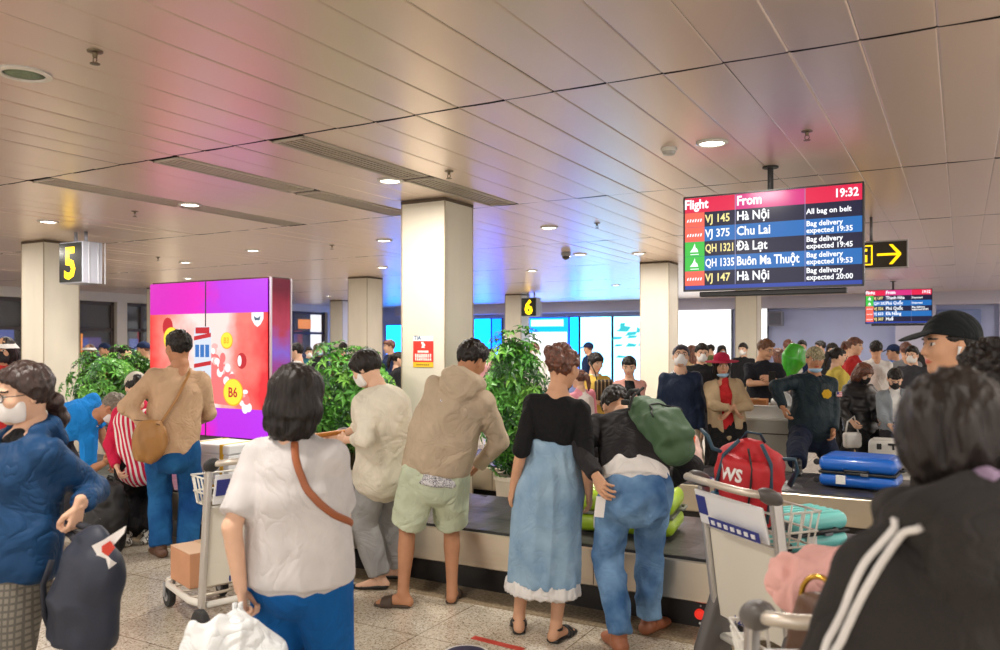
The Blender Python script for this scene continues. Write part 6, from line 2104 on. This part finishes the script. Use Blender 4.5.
lthr = mat('leather_brown_strap', (150, 84, 48), rough=.5)
S = lambda f, x, y: Jw['station'](f) + Jw['sd'] * x + Jw['fw'] * y
t = worn_strap('brown leather shoulder strap and bag worn across the pale T-shirt', 'bag', 'shoulder_bag',
           [S(1.0, .03, -.07), S(.93, .045, -.115), S(.80, .075, -.150), S(.66, .105, -.150), S(.52, .135, -.125), S(.40, .165, -.075), S(.30, .185, .0), S(.2, .17, .08)], .013, lthr, tee)
b0 = np.array(t.location)
c = S(.12, -.02, .24)
soft('bag_body', [add(p_box(c, (.10, .04, .085), np.stack([Jw['fw'], Jw['sd'], Jw['up']], 1), .03))], lthr, t, .008, None, b0)

# man in the beige shirt
person('man in beige long-sleeved shirt and dark blue jeans with a cross-body bag, facing away',
       dict(H=1.70, sex='m', yaw=14, head=(178, 348, 6.07), pel=(172, 440, 6.07), hd=(52, 2, 0), wid=1.04,
            hands={'L': dict(at=(152, 430, 5.92), curl=.8, pole=(110, -.3)), 'R': dict(at=(196, 420, 6.4), curl=.5, pole=(-120, -.2))},
            feet={'L': dict(p=(161, 557), yaw=40), 'R': dict(p=(188, 555), yaw=-32)}),
       [('jeans', 'pants', dict(ease=.022, hemr=.078), denim_dk, FOLD),
        ('shirt', 'top', dict(hem=-.09, ease=.030, sleeve=1.9, sle=.022, straight=.8, collar=True), cloth('sand', (202, 168, 136)), FOLD),
        ('shoe', 'shoes', 'shoe', shoe_brown)],
       (), 'short', HAIR_DARK, 'tan')

# woman in the pink cardigan with a pale cap
person('woman in pink striped top, black trousers and pale cap, reaching down',
       dict(H=1.55, sex='f', yaw=10, head=(136, 388, 6.45), pel=(141, 458, 6.45), hd=(30, 35, 0), hunch=.04,
            hands={'L': dict(at=(117, 467, 6.28), curl=.9, pole=(60, -.5)), 'R': dict(at=(146, 470, 6.4), curl=.6)},
            feet={'L': dict(p=(127, 546), yaw=30), 'R': dict(p=(147, 544), yaw=-5)}),
       [('trousers', 'pants', dict(ease=.045, len=1.90, hemr=.10), cloth('black_pleat', (26, 25, 27)), (.010, 20, (1, 1, .08))),
        ('striped_top', 'top', dict(hem=-.22, ease=.03, sleeve=0, straight=.7), stripes('pink_stripe', (206, 40, 76), (236, 228, 226), (.9, .44, .1), 26, .45), FOLD),
        ('pink_sleeve', 'top', dict(hem=.55, ease=.026, sleeve=1.92, sle=.022), cloth('cerise', (206, 36, 76)), FOLD),
        ('sneaker', 'shoes', 'sneaker', blotch('check_shoe', [(222, 218, 210), (222, 218, 210), (90, 86, 80), (226, 222, 214)], 30))],
       [('cap', 'cap', cloth('cap_pale', (206, 198, 184))), ('face_mask', 'mask', mask_w)], 'pony', HAIR_DARK, 'light')

# man in the light blue polo
person('masked man in bright blue polo shirt bending over to the right',
       dict(H=1.66, sex='m', yaw=-78, head=(113, 409, 6.70), pel=(60, 427, 6.85), hd=(-84, 52, 0), hunch=.06, ptilt=.6, pyaw=-70,
            hands={'R': dict(at=(106, 462, 6.6), curl=.8, pole=(60, -.4)), 'L': dict(at=(112, 462, 6.95), curl=.8, pole=(60, -.2))}),
       [('trousers', 'pants', dict(ease=.022), cloth('dark_trouser', (52, 50, 54))),
        ('polo_shirt', 'top', dict(hem=-.04, ease=.028, sleeve=.80, sle=.024, sflare=.006, straight=.5), cloth('sky_polo', (28, 132, 216)), FOLD),
        ('polo_collar', 'top', dict(hem=.86, ease=.014, sleeve=0, neck=1.0, collar=True), white_c),
        ('shoe', 'shoes', 'shoe', shoe_black)],
       [('face_mask', 'mask', mask_w), ('glasses', 'glasses', glass_f)], 'short', HAIR_GREY, 'tan')

# woman in the navy jacket at the left edge
check = stripes('grey_check', (128, 122, 112), (96, 92, 86), (.8, .6, 0), 55, .35, axis2=(0, 0, 1), freq2=42)
person('woman in blue hooded jacket, white mask and glasses walking at the left edge',
       dict(H=1.56, sex='f', yaw=150, head=(22, 394, 3.0), pel=(10, 548, 3.0), hd=(142, 10, -4), wid=1.04,
            hands={'L': dict(at=(79, 506, 2.93), curl=1.3, pole=(6, -.12), dir=(120, -78)), 'R': dict(at=(-52, 530, 2.9), curl=1.0)}),
       [('trousers', 'pants', dict(ease=.030), check, FOLDL),
        ('top', 'top', dict(hem=.3, ease=.012, sleeve=0, neck=.98), cloth('black_tee', (26, 27, 30))),
        ('jacket', 'top', dict(hem=-.17, ease=.030, sleeve=1.80, sle=.022, hood=True, hoodsize=.9, straight=.7, cuffband=True, neck=.93, scoop=1.0, gather=True), cloth('navy_jacket', (20, 60, 100), rough=.6), FOLD)],
       [('face_mask', 'mask', mask_w), ('glasses', 'glasses', glass_f)], 'lowbun', mat('hair_soft_brown', (46, 30, 26), rough=.45, spec=.5, bump=.5, bscale=60, var=.4, vscale=50, stretch=(1, 1, .2)), 'light')

# ------------------------------------------------------------------ people at the right edge, near the camera
rh, Jh, bh = person('woman in black hooded jacket with white sleeve stripes and lilac scrunchie, close to the camera',
       dict(H=1.54, sex='f', yaw=6, head=(952, 436, 1.36), pel=(962, 782, 1.36), hd=(-12, 12, 0), wid=1.0,
            hands={'L': dict(at=(850, 740, 1.50), curl=.8, pole=(120, -.4)), 'R': dict(at=(1010, 690, 1.60), curl=.8)}),
       [('trousers', 'pants', dict(ease=.03), cloth('black_trouser', (26, 26, 28))),
        ('jacket', 'top', dict(hem=-.16, ease=.040, sleeve=1.95, sle=.040, hood=True, hoodsize=1.40, straight=.8), cloth('black_fleece', (50, 47, 46), rough=1.0), (.013, 8, (1, 1, .7))),
        ('shoe', 'shoes', 'shoe', shoe_black)],
       (), 'round', mat('hair_near', (34, 28, 26), rough=.5, spec=.35, bump=.5, bscale=60, stretch=(1, 1, .2), var=.5, vscale=30), 'mid')
wst = cloth('stripe_white', (222, 218, 214))
for k in (0, 1):
    mb = MB()
    sh, el, wr = Jh['sh'][-1], Jh['el'][-1], Jh['wr'][-1]
    jk = [c for c in rh.children if c.name.startswith('jacket')][0]
    n0 = Jh['station'](.93) - Jh['sd'] * .05
    raw = [sh * .75 + n0 * .25 + Jh['up'] * .09, sh + Jh['up'] * .07 - Jh['sd'] * .06]
    for tt in (.25, .5, .75, 1.0): raw.append(sh + (el - sh) * tt - Jh['sd'] * .09 + Jh['up'] * .02)
    pts = [q - bh for q in hug([q - Jh['fw'] * (.085 - .034 * k) for q in raw], jk, .003, 48)]
    mb.tube(pts, .010, 8, flat=.6)
    o = mb.build('sleeve_stripe', wst, rh, True); o['label'] = 'white stripe down the sleeve'
mb = MB()
cc = Jh['hc'] + Jh['Rh'] @ (np.array([.030, -.118, -.098]) * Jh['s']) - bh
ring = []
rs_ = random.Random(8)
for k in range(36):
    a = 2 * math.pi * k / 36
    q = Jh['Rh'] @ np.array([.045 * math.cos(a), -.004 + .006 * math.sin(9 * a), .016 * math.sin(a)])
    ring.append(cc + q)
mb.tube(ring, [.015 + .004 * math.sin(7 * 2 * math.pi * k / 36) + rs_.uniform(-.002, .002) for k in range(36)], 10, True)
mb.build('scrunchie', cloth('lilac', (156, 134, 160)), rh, True)

person('person with dark curly hair behind the hooded woman at the right edge, seen from behind',
       dict(H=1.60, sex='m', yaw=-15, head=(993, 386, 2.42), pel=(993, 600, 2.42), hd=(-10, 4, 0)),
       [('trousers', 'pants', dict(ease=.02), cloth('black_trouser', (26, 26, 28))), ('jacket', 'top', dict(hem=-.15, ease=.035, sleeve=1.95, sle=.03), cloth('dark_brown', (48, 44, 42))), ('shoe', 'shoes', 'shoe', shoe_black)],
       (), 'curly', HAIR_DARK, 'mid')
person('man in black baseball cap with a white earbud, in profile facing left',
       dict(H=1.76, sex='m', yaw=80, head=(949, 346, 3.35), pel=(957, 516, 3.37), hd=(88, 2, 0)),
       [('trousers', 'pants', dict(ease=.02), cloth('dark_trouser', (52, 50, 54))), ('shirt', 'top', dict(hem=-.12, ease=.03, sleeve=.8, collar=True), cloth('light_grey', (186, 186, 190))), ('shoe', 'shoes', 'shoe', shoe_black)],
       [('cap', 'cap', cloth('black_cap', (26, 30, 32))), ('earbud', 'earbud', mat('earbud_white', (236, 236, 236), rough=.3))], 'buzz', HAIR_DARK, 'mid')

# ------------------------------------------------------------------ people beyond the far lane
V = .011
hatw = person('woman in crimson brimmed hat, beige cardigan and red top, hands crossed at her waist',
       dict(H=1.56, sex='f', yaw=172, head=(722, 366, 8.40), pel=(727, 423, 8.40), hd=(176, 4, 2), wid=1.05,
            hands={'L': dict(at=(729, 411, 8.17), curl=.5, pole=(-90, -.3), dir=(70, -50)), 'R': dict(at=(735, 408, 8.15), curl=.5, pole=(90, -.3), dir=(-60, -60))}),
       [('trousers', 'pants', dict(ease=.03), cloth('black_trouser', (26, 26, 28))),
        ('red_top', 'top', dict(hem=-.08, ease=.018, sleeve=0), cloth('red_top', (196, 46, 48)), FOLD),
        ('cardigan', 'top', dict(hem=-.22, ease=.034, sleeve=1.75, sle=.028, straight=.8, open=.055), cloth('beige_cardigan', (190, 164, 130)), FOLD),
        ('shoe', 'shoes', 'shoe', shoe_black)],
       [('hat', 'brim_hat', cloth('crimson', (176, 34, 66))), ('chin_mask', 'chin_mask', mask_b)], 'long', HAIR_DARK, 'mid', V)
person('man in navy zip jacket and white mask looking up, beside the crimson hat',
       dict(H=1.70, sex='m', yaw=172, head=(681, 357, 8.65), pel=(681, 425, 8.65), hd=(170, -16, -4)),
       [('trousers', 'pants', dict(ease=.025), cloth('khaki', (196, 186, 164))),
        ('shirt', 'top', dict(hem=-.05, ease=.012, sleeve=0, collar=True), white_c),
        ('jacket', 'top', dict(hem=-.08, ease=.04, sleeve=1.95, sle=.03, straight=.9, gather=True, collar=True), cloth('navy_zip', (30, 44, 70), rough=.6), FOLD),
        ('shoe', 'shoes', 'shoe', shoe_black)],
       [('face_mask', 'mask', mask_w), ('glasses', 'glasses', glass_f)], 'short', mat('hair_blueblack', (34, 28, 46), rough=.4, bump=.4, bscale=60), 'light', V)
person('woman in pink cardigan over black halter top with arms folded, before the pillar',
       dict(H=1.56, sex='f', yaw=176, head=(629, 367, 8.8), pel=(630, 422, 8.8), hd=(168, 16, 0),
            hands={'L': dict(at=(622, 404, 8.52), curl=.5, pole=(-110, -.5), dir=(90, 0)), 'R': dict(at=(638, 401, 8.50), curl=.5, pole=(110, -.5), dir=(-90, 5))}),
       [('trousers', 'pants', dict(ease=.03), cloth('dark_trouser', (52, 50, 54))),
        ('halter_top', 'top', dict(hem=-.05, ease=.012, sleeve=0, neck=.90), cloth('black_tee', (26, 27, 30))),
        ('cardigan', 'top', dict(hem=-.16, ease=.026, sleeve=1.8, sle=.022, neck=.93, open=.050), cloth('blush', (214, 158, 146)), FOLD),
        ('shoe', 'shoes', 'shoe', shoe_black)],
       (), 'pony', HAIR_DARK, 'light', V)
person('woman in mustard yellow jacket standing just right of the auburn bun',
       dict(H=1.60, sex='f', yaw=195, head=(596, 363, 9.6), pel=(597, 418, 9.6), hd=(205, 12, 0),
            hands={'R': dict(at=(592, 402, 9.35), curl=.6)}),
       [('trousers', 'pants', dict(ease=.03), cloth('dark_trouser', (52, 50, 54))),
        ('shirt', 'top', dict(hem=-.05, ease=.012, sleeve=0), white_c),
        ('jacket', 'top', dict(hem=-.10, ease=.034, sleeve=1.9, sle=.028, collar=True, straight=.8), cloth('mustard', (212, 176, 82)), FOLD), ('shoe', 'shoes', 'shoe', shoe_black)],
       (), 'bowl', HAIR_DARK, 'light', V)
yb = I(604, 390, 9.32)
t = thing('handbag', 'dark striped bag hanging in front of the mustard yellow jacket', 'bag', yb)
soft('bag_body', [add(p_box(yb, (.11, .05, .12), rotm(15), .04))], stripes('bag_stripe', (60, 52, 44), (150, 130, 96), (.87, .5, 0), 22, .3), t, .010, None, yb)
mb = MB(); mb.tube([W(-.08, 0, .11), W(-.10, .02, .20), W(-.16, .04, .33)], .012, 8, flat=.4); mb.build('strap', strap_m, t, True)
pp = I(600, 503, 4.16)
t = thing('paper_slip', 'white paper slip in the hanging hand of the bending man in jeans', 'paper', pp)
mb = MB(); mb.box((0, 0, -.02), (.05, .004, .11), .001, R=(.15, .1, TH)); mb.build('sheet', paper, t)
person('girl with ponytail in white and pink top behind the woman in denim dress',
       dict(H=1.40, sex='f', yaw=30, head=(578, 379, 8.9), pel=(586, 428, 8.9), hd=(50, 8, 0)),
       [('trousers', 'pants', dict(ease=.03), cloth('dark_trouser', (52, 50, 54))),
        ('shirt', 'top', dict(hem=-.10, ease=.030, sleeve=0), cloth('off_white', (226, 216, 210))),
        ('pink_sleeve', 'top', dict(hem=.70, ease=.024, sleeve=1.6, sle=.028), cloth('candy_pink', (232, 150, 164)), FOLD), ('shoe', 'shoes', 'shoe', shoe_black)],
       (), 'pony', HAIR_BROWN, 'light', V)
camo = blotch('camouflage', [(176, 160, 128), (176, 160, 128), (104, 100, 70), (196, 184, 156), (76, 66, 50)], 42)
rc_, Jc, bc_ = person('man in dark jacket with yellow emblem and camouflage cap, one foot on the far lane',
       dict(H=1.66, sex='m', yaw=178, head=(815, 360, 8.2), pel=(811, 428, 8.2), hd=(172, 6, 0), wid=1.06,
            hands={'R': dict(at=(783, 408, 8.0), curl=.6, pole=(100, .1)), 'L': dict(at=(833, 430, 8.05), curl=.5)},
            feet={'R': dict(p=(797, 474), yaw=160, z=.41, pole=125), 'L': dict(p=(830, 500), yaw=190)}),
       [('trousers', 'pants', dict(ease=.032, hemr=.085), cloth('navy_trouser', (24, 32, 52)), FOLD),
        ('shirt', 'top', dict(hem=.2, ease=.012, sleeve=0, collar=True), cloth('grey_shirt', (140, 146, 160))),
        ('jacket', 'top', dict(hem=-.10, ease=.042, sleeve=1.95, sle=.032, straight=.8, collar=True, gather=True), cloth('bottle_jacket', (24, 40, 48), rough=.6), FOLD),
        ('shoe', 'shoes', 'shoe', shoe_black)],
       [('cap', 'cap', camo), ('chin_mask', 'chin_mask', mask_b)], 'buzz', HAIR_DARK, 'tan', V)
def patch(root, base, J, f, x, y, size, m, name):
    """an embroidered patch lying on the chest or sleeve"""
    mb = MB()
    c = J['station'](f) + J['sd'] * x + J['fw'] * y - base
    r = np.stack([J['sd'], J['fw'], J['up']], 1)
    mb.box(c, (size[0], .012, size[1]), .004, R=Matrix(r.tolist()))
    return mb.build(name, m, root)
em = MB()
c = Jc['station'](.66) + Jc['sd'] * -.075 + Jc['fw'] * .172 - bc_
for k in range(7):
    a = 2 * math.pi * k / 7
    em.lathe([(.001, -.006), (.020, -.006), (.020, .006), (.001, .006)], tuple(c + Jc['sd'] * .028 * math.cos(a) + Jc['up'] * .028 * math.sin(a)), 10, 'y')
em.lathe([(.001, -.008), (.024, -.008), (.024, .008), (.001, .008)], tuple(c), 12, 'y')
o = em.build('emblem', mat('emblem_yellow', (226, 182, 40), rough=.7), rc_); o['label'] = 'yellow flower-shaped emblem'
sh, el = Jc['sh'][-1], Jc['el'][-1]
c = sh * .62 + el * .38 + nrm(-Jc['sd'] * .55 + Jc['fw'] * .85) * .088 - bc_
Rp = rotm(205)
mb = MB(); mb.box(c, (.075, .012, .050), .003, R=Matrix(Rp.tolist())); pt = mb.build('flag_patch', mat('flag_white', (220, 210, 210), rough=.8), rc_)
mb = MB()
for k in range(3): mb.box(c + Rp[:, 1] * .0065 + Rp[:, 2] * (-.018 + .018 * k), (.073, .002, .008), 0, R=Matrix(Rp.tolist()))
mb.build('flag_stripes', mat('flag_red', (196, 44, 56), rough=.8), pt)
mb = MB(); mb.box(c + Rp[:, 1] * .0075 + Rp[:, 2] * .012 + Rp[:, 0] * .022, (.028, .002, .024), 0, R=Matrix(Rp.tolist())); mb.build('flag_corner', mat('flag_blue', (40, 50, 120), rough=.8), pt)

person('man in black T-shirt and glasses looking at his phone, behind the white tray',
       dict(H=1.68, sex='m', yaw=160, head=(766, 350, 9.9), pel=(762, 408, 9.9), hd=(215, 16, 0),
            hands={'L': dict(at=(772, 379, 9.6), curl=.8, pole=(-90, -.8), dir=(100, 10)), 'R': dict(at=(768, 383, 9.6), curl=.8, pole=(90, -.8), dir=(-110, 5))}),
       [('trousers', 'pants', dict(ease=.03), cloth('black_trouser', (26, 26, 28))),
        ('t_shirt', 'top', dict(hem=-.14, ease=.034, sleeve=.85, sle=.03, straight=.8), cloth('black_tee2', (28, 29, 36)), FOLD), ('shoe', 'shoes', 'shoe', shoe_black)],
       [('glasses', 'glasses', glass_f)], 'short', mat('hair_auburn', (96, 60, 34), rough=.5, bump=.4, bscale=60, var=.3), 'mid', V)
ph = I(772, 377, 9.42)
t = thing('mobile_phone', 'dark mobile phone held by the man in the black T-shirt', 'phone', ph)
mb = MB(); mb.box((0, 0, 0), (.075, .010, .15), .006, R=(.5, 0, .2)); mb.build('phone_body', blk, t)
mb = MB(); mb.box((0, .006, 0), (.068, .004, .14), .002, R=(.5, 0, .2)); mb.build('phone_screen', emis('phone_glow', (170, 190, 220), .6), t)
person('masked woman in black puffer jacket with a white handbag, right of the camouflage cap',
       dict(H=1.56, sex='f', yaw=196, head=(864, 374, 9.3), pel=(861, 424, 9.3), hd=(205, 30, 0), wid=1.08,
            hands={'L': dict(at=(880, 420, 9.05), curl=.5), 'R': dict(at=(852, 422, 9.05), curl=.7)}),
       [('trousers', 'pants', dict(ease=.03), cloth('black_trouser', (26, 26, 28))),
        ('puffer_jacket', 'top', dict(hem=-.16, ease=.055, sleeve=1.92, sle=.042, straight=.8, hood=True), mat('puffer_black', (24, 24, 28), rough=.45, bump=.35, bscale=9), (.014, 13, (.4, .4, 1.2))), ('shoe', 'shoes', 'shoe', shoe_black)],
       [('face_mask', 'mask', mask_k)], 'bob', HAIR_BROWN, 'light', V)
hb = I(852, 440, 9.0)
t = thing('handbag', 'white handbag hanging from the arm of the woman in the black puffer jacket', 'bag', hb)
soft('bag_body', [add(p_box(hb, (.10, .045, .085), rotm(10), .03))], mat('leather_white', (222, 218, 212), rough=.45), t, .009, (.004, 14, None), hb)
mb = MB(); mb.tube([W(-.07, 0, .08), W(-.05, 0, .20), W(.03, .02, .26), W(.07, 0, .08)], .009, 8); mb.build('handle', MATS['leather_white'], t, True)
person('masked woman in grey denim jacket looking down, left of the big dark head',
       dict(H=1.55, sex='f', yaw=160, head=(895, 379, 8.9), pel=(898, 430, 8.9), hd=(160, 34, 0),
            hands={'R': dict(at=(890, 426, 8.65), curl=.6), 'L': dict(at=(901, 428, 8.65), curl=.6)}),
       [('trousers', 'pants', dict(ease=.03), cloth('dark_trouser', (52, 50, 54))), ('shirt', 'top', dict(hem=-.08, ease=.012, sleeve=0), white_c),
        ('jacket', 'top', dict(hem=-.12, ease=.038, sleeve=1.9, sle=.030, straight=.8, open=.05, collar=True), cloth('grey_denim', (142, 148, 154)), FOLD), ('shoe', 'shoes', 'shoe', shoe_black)],
       [('face_mask', 'mask', mask_k)], 'pony', HAIR_DARK, 'light', V)

# ------------------------------------------------------------------ the crowd further back: a few builds, each copied and dressed anew
def dress(root, colours):
    for ch in root.children:
        n = ch.name.split('.')[0]
        if n in colours:
            for s_ in ch.material_slots:
                s_.link = 'OBJECT'
                s_.material = colours[n]
C_ = lambda n, c: cloth('crowd_' + n, c)
CW = dict(white=C_('white', (224, 220, 216)), black=C_('black', (28, 28, 32)), navy=C_('navy', (30, 44, 78)), grey=C_('grey', (124, 124, 128)), dgrey=C_('dgrey', (62, 62, 68)), red=C_('red', (180, 44, 44)),
          teal=C_('teal', (40, 96, 110)), olive=C_('olive', (96, 100, 60)), pink=C_('pink', (222, 164, 170)), blue=C_('blue', (48, 100, 180)), yellow=C_('yellow', (214, 190, 90)), tan=C_('tan', (184, 156, 120)), brown=C_('brown', (96, 66, 48)))
PROTO = {}
def proto(kind):
    D0 = 11.0
    px0 = 500
    y = {'away': 5, 'toward': 178, 'left': 92, 'right': -92}
    nm, sex, hair, gear = {
        'm_away': ('away', 'm', 'short', ()), 'm_toward': ('toward', 'm', 'short', [('face_mask', 'mask', mask_w)]), 'm_left': ('left', 'm', 'short', ()), 'm_cap': ('left', 'm', 'buzz', [('cap', 'cap', CW['navy'])]),
        'f_toward': ('toward', 'f', 'bob', [('face_mask', 'mask', mask_b)]), 'f_away': ('away', 'f', 'long', ()), 'f_right': ('right', 'f', 'pony', ()), 'f_hat': ('toward', 'f', 'bob', [('hat', 'bucket', CW['white']), ('face_mask', 'mask', mask_k)])}[kind]
    H = 1.66 if sex == 'm' else 1.56
    hz = H - .115; pz = H * .535
    yy = y[nm]
    p = dict(H=H, sex=sex, yaw=yy, head=(px0, 344 - (hz - HC) * F / D0, D0), pel=(px0, 344 - (pz - HC) * F / D0, D0), hd=(yy, 6, 0))
    return p, hair, gear
# (pixel column, pixel row of the head centre, distance, build, shirt, label)
CROWD = [
    (588, 349, 16.0, 'm_cap', 'navy', 'man in navy cap and shirt in front of the pale lit panel'),
    (702, 354, 9.9, 'm_toward', 'black', 'masked man in black between the navy jacket and the crimson hat'),
    (876, 350, 11.5, 'm_away', 'white', 'man in white shirt seen from behind, behind the black puffer jacket'),
    (855, 346, 11.0, 'f_right', 'red', 'person with dark hair and red scarf between camouflage cap and white shirt'),
    (838, 357, 10.2, 'f_right', 'yellow', 'woman with dark hair and yellow top just right of the camouflage cap'),
    (893, 353, 12.5, 'm_cap', 'blue', 'man in cap and blue top behind the grey denim jacket'),
    (906, 351, 12.0, 'm_away', 'grey', 'person in grey hooded top at right of the crowd, below the small monitor'),
    (912, 356, 10.6, 'm_toward', 'dgrey', 'person in dark top with mask left of the man in black cap'),
    (922, 360, 13.0, 'f_away', 'tan', 'long-haired woman in tan top left of the man in black cap'),
    (788, 347, 14.5, 'm_away', 'white', 'person in white behind the green inflatable cushion'),
    (802, 347, 15.5, 'm_toward', 'navy', 'person in navy directly behind the camouflage cap'),
    (743, 350, 15.0, 'm_toward', 'black', 'dark-clothed person left of the man in black T-shirt, by the far pillar'),
    (778, 356, 12.5, 'f_away', 'grey', 'long-haired person in grey right of the man in black T-shirt'),
    (820, 347, 17.0, 'm_left', 'grey', 'far-off man in grey facing left above the camouflage cap'),
    (832, 350, 14.0, 'f_toward', 'black', 'masked far woman in black right of the camouflage cap'),
    (846, 349, 17.5, 'm_away', 'dgrey', 'far-off man in dark grey beneath the small monitor'),
    (722, 351, 17.0, 'f_toward', 'white', 'far-off masked woman in white in front of the bright panel'),
    (710, 350, 19.0, 'm_left', 'olive', 'far-off man in olive facing left in front of the bright panel'),
    (534, 351, 12.5, 'm_toward', 'white', 'person in white behind the top of the centre plant'),
    (520, 350, 14.0, 'm_away', 'black', 'dark-haired person in black behind the centre plant'),
    (556, 352, 15.0, 'f_toward', 'teal', 'masked woman in teal left of the man in navy cap'),
    (567, 352, 18.0, 'm_left', 'olive', 'far-off man in olive by the cyan strip'),
    (484, 352, 15.5, 'f_toward', 'pink', 'masked woman in pink between near pillar and centre plant'),
    (491, 354, 18.5, 'm_toward', 'grey', 'far-off man in grey in front of the deep blue panel'),
    (389, 347, 14.5, 'm_left', 'navy', 'man in dark clothes in front of the cyan lightbox, left of the near pillar'),
    (399, 360, 11.5, 'f_right', 'black', 'woman in black beside the near pillar, behind the cream blazer'),
    (296, 352, 11.5, 'm_left', 'white', 'man in white touching his face right of the pink screen'),
    (319, 350, 15.0, 'f_toward', 'black', 'woman in black above the bushy plant by the cream blazer'),
    (309, 353, 17.5, 'm_toward', 'teal', 'far-off man in teal right of the pink screen'),
    (343, 349, 16.0, 'm_away', 'brown', 'person in brown behind the leafy pillar'),
    (89, 351, 13.5, 'f_hat', 'white', 'masked woman in white bucket hat right of the pillar with sign 5'),
    (104, 350, 15.0, 'm_cap', 'red', 'person in cap and red top above the plant by sign 5'),
    (126, 352, 14.0, 'f_right', 'black', 'dark-haired woman in black above the plant by sign 5'),
    (143, 350, 13.0, 'm_cap', 'black', 'man in dark cap at the left edge of the pink screen'),
    (3, 350, 7.1, 'f_hat', 'red', 'masked person in white hat and red top at the left edge'),
    (660, 353, 16.5, 'm_toward', 'dgrey', 'far-off man in dark grey left of the navy zip jacket'),
    (692, 352, 14.5, 'f_away', 'tan', 'long-haired woman in tan behind the navy zip jacket'),
    (936, 352, 18.0, 'm_toward', 'white', 'far-off masked man in white behind the man in black cap'),
    (985, 352, 12.0, 'm_away', 'navy', 'man in navy seen above the curly hair at the right edge'),
]
legs_m = [CW['black'], CW['dgrey'], denim_dk, CW['tan']]
for i, (px, py, d, kind, shirt, label) in enumerate(CROWD):
    if kind not in PROTO:
        p, hair, gear = proto(kind)
        r0, J0, b0 = person(label, p, [('trousers', 'pants', dict(ease=.03), CW['black']), ('shirt', 'top', dict(hem=-.12, ease=.035, sleeve=1.9 if i % 2 else .85, sle=.028, straight=.8), CW['white'], FOLD), ('shoe', 'shoes', 'shoe', shoe_black)],
                            gear, hair, HAIR_DARK, ['mid', 'light'][i % 2], .014, 'travellers in the far crowd')
        PROTO[kind] = r0
        r = r0
    else:
        r = copy_tree(PROTO[kind])
    w_ = at(px, d)
    H = 1.66 if kind.startswith('m') else 1.56
    top = zat(py, d) + .115
    s_ = top / H
    r.location = (w_[0], w_[1], 0)
    r.scale = (s_, s_, s_)
    r.rotation_euler = (0, 0, -math.atan2((px - 500) / F, 1) + math.radians(((i * 37) % 50) - 25))
    r['label'] = label
    dress(r, {'shirt': CW[shirt], 'trousers': legs_m[i % 4], 'hair': HAIR_DARK if i % 3 else HAIR_BROWN})
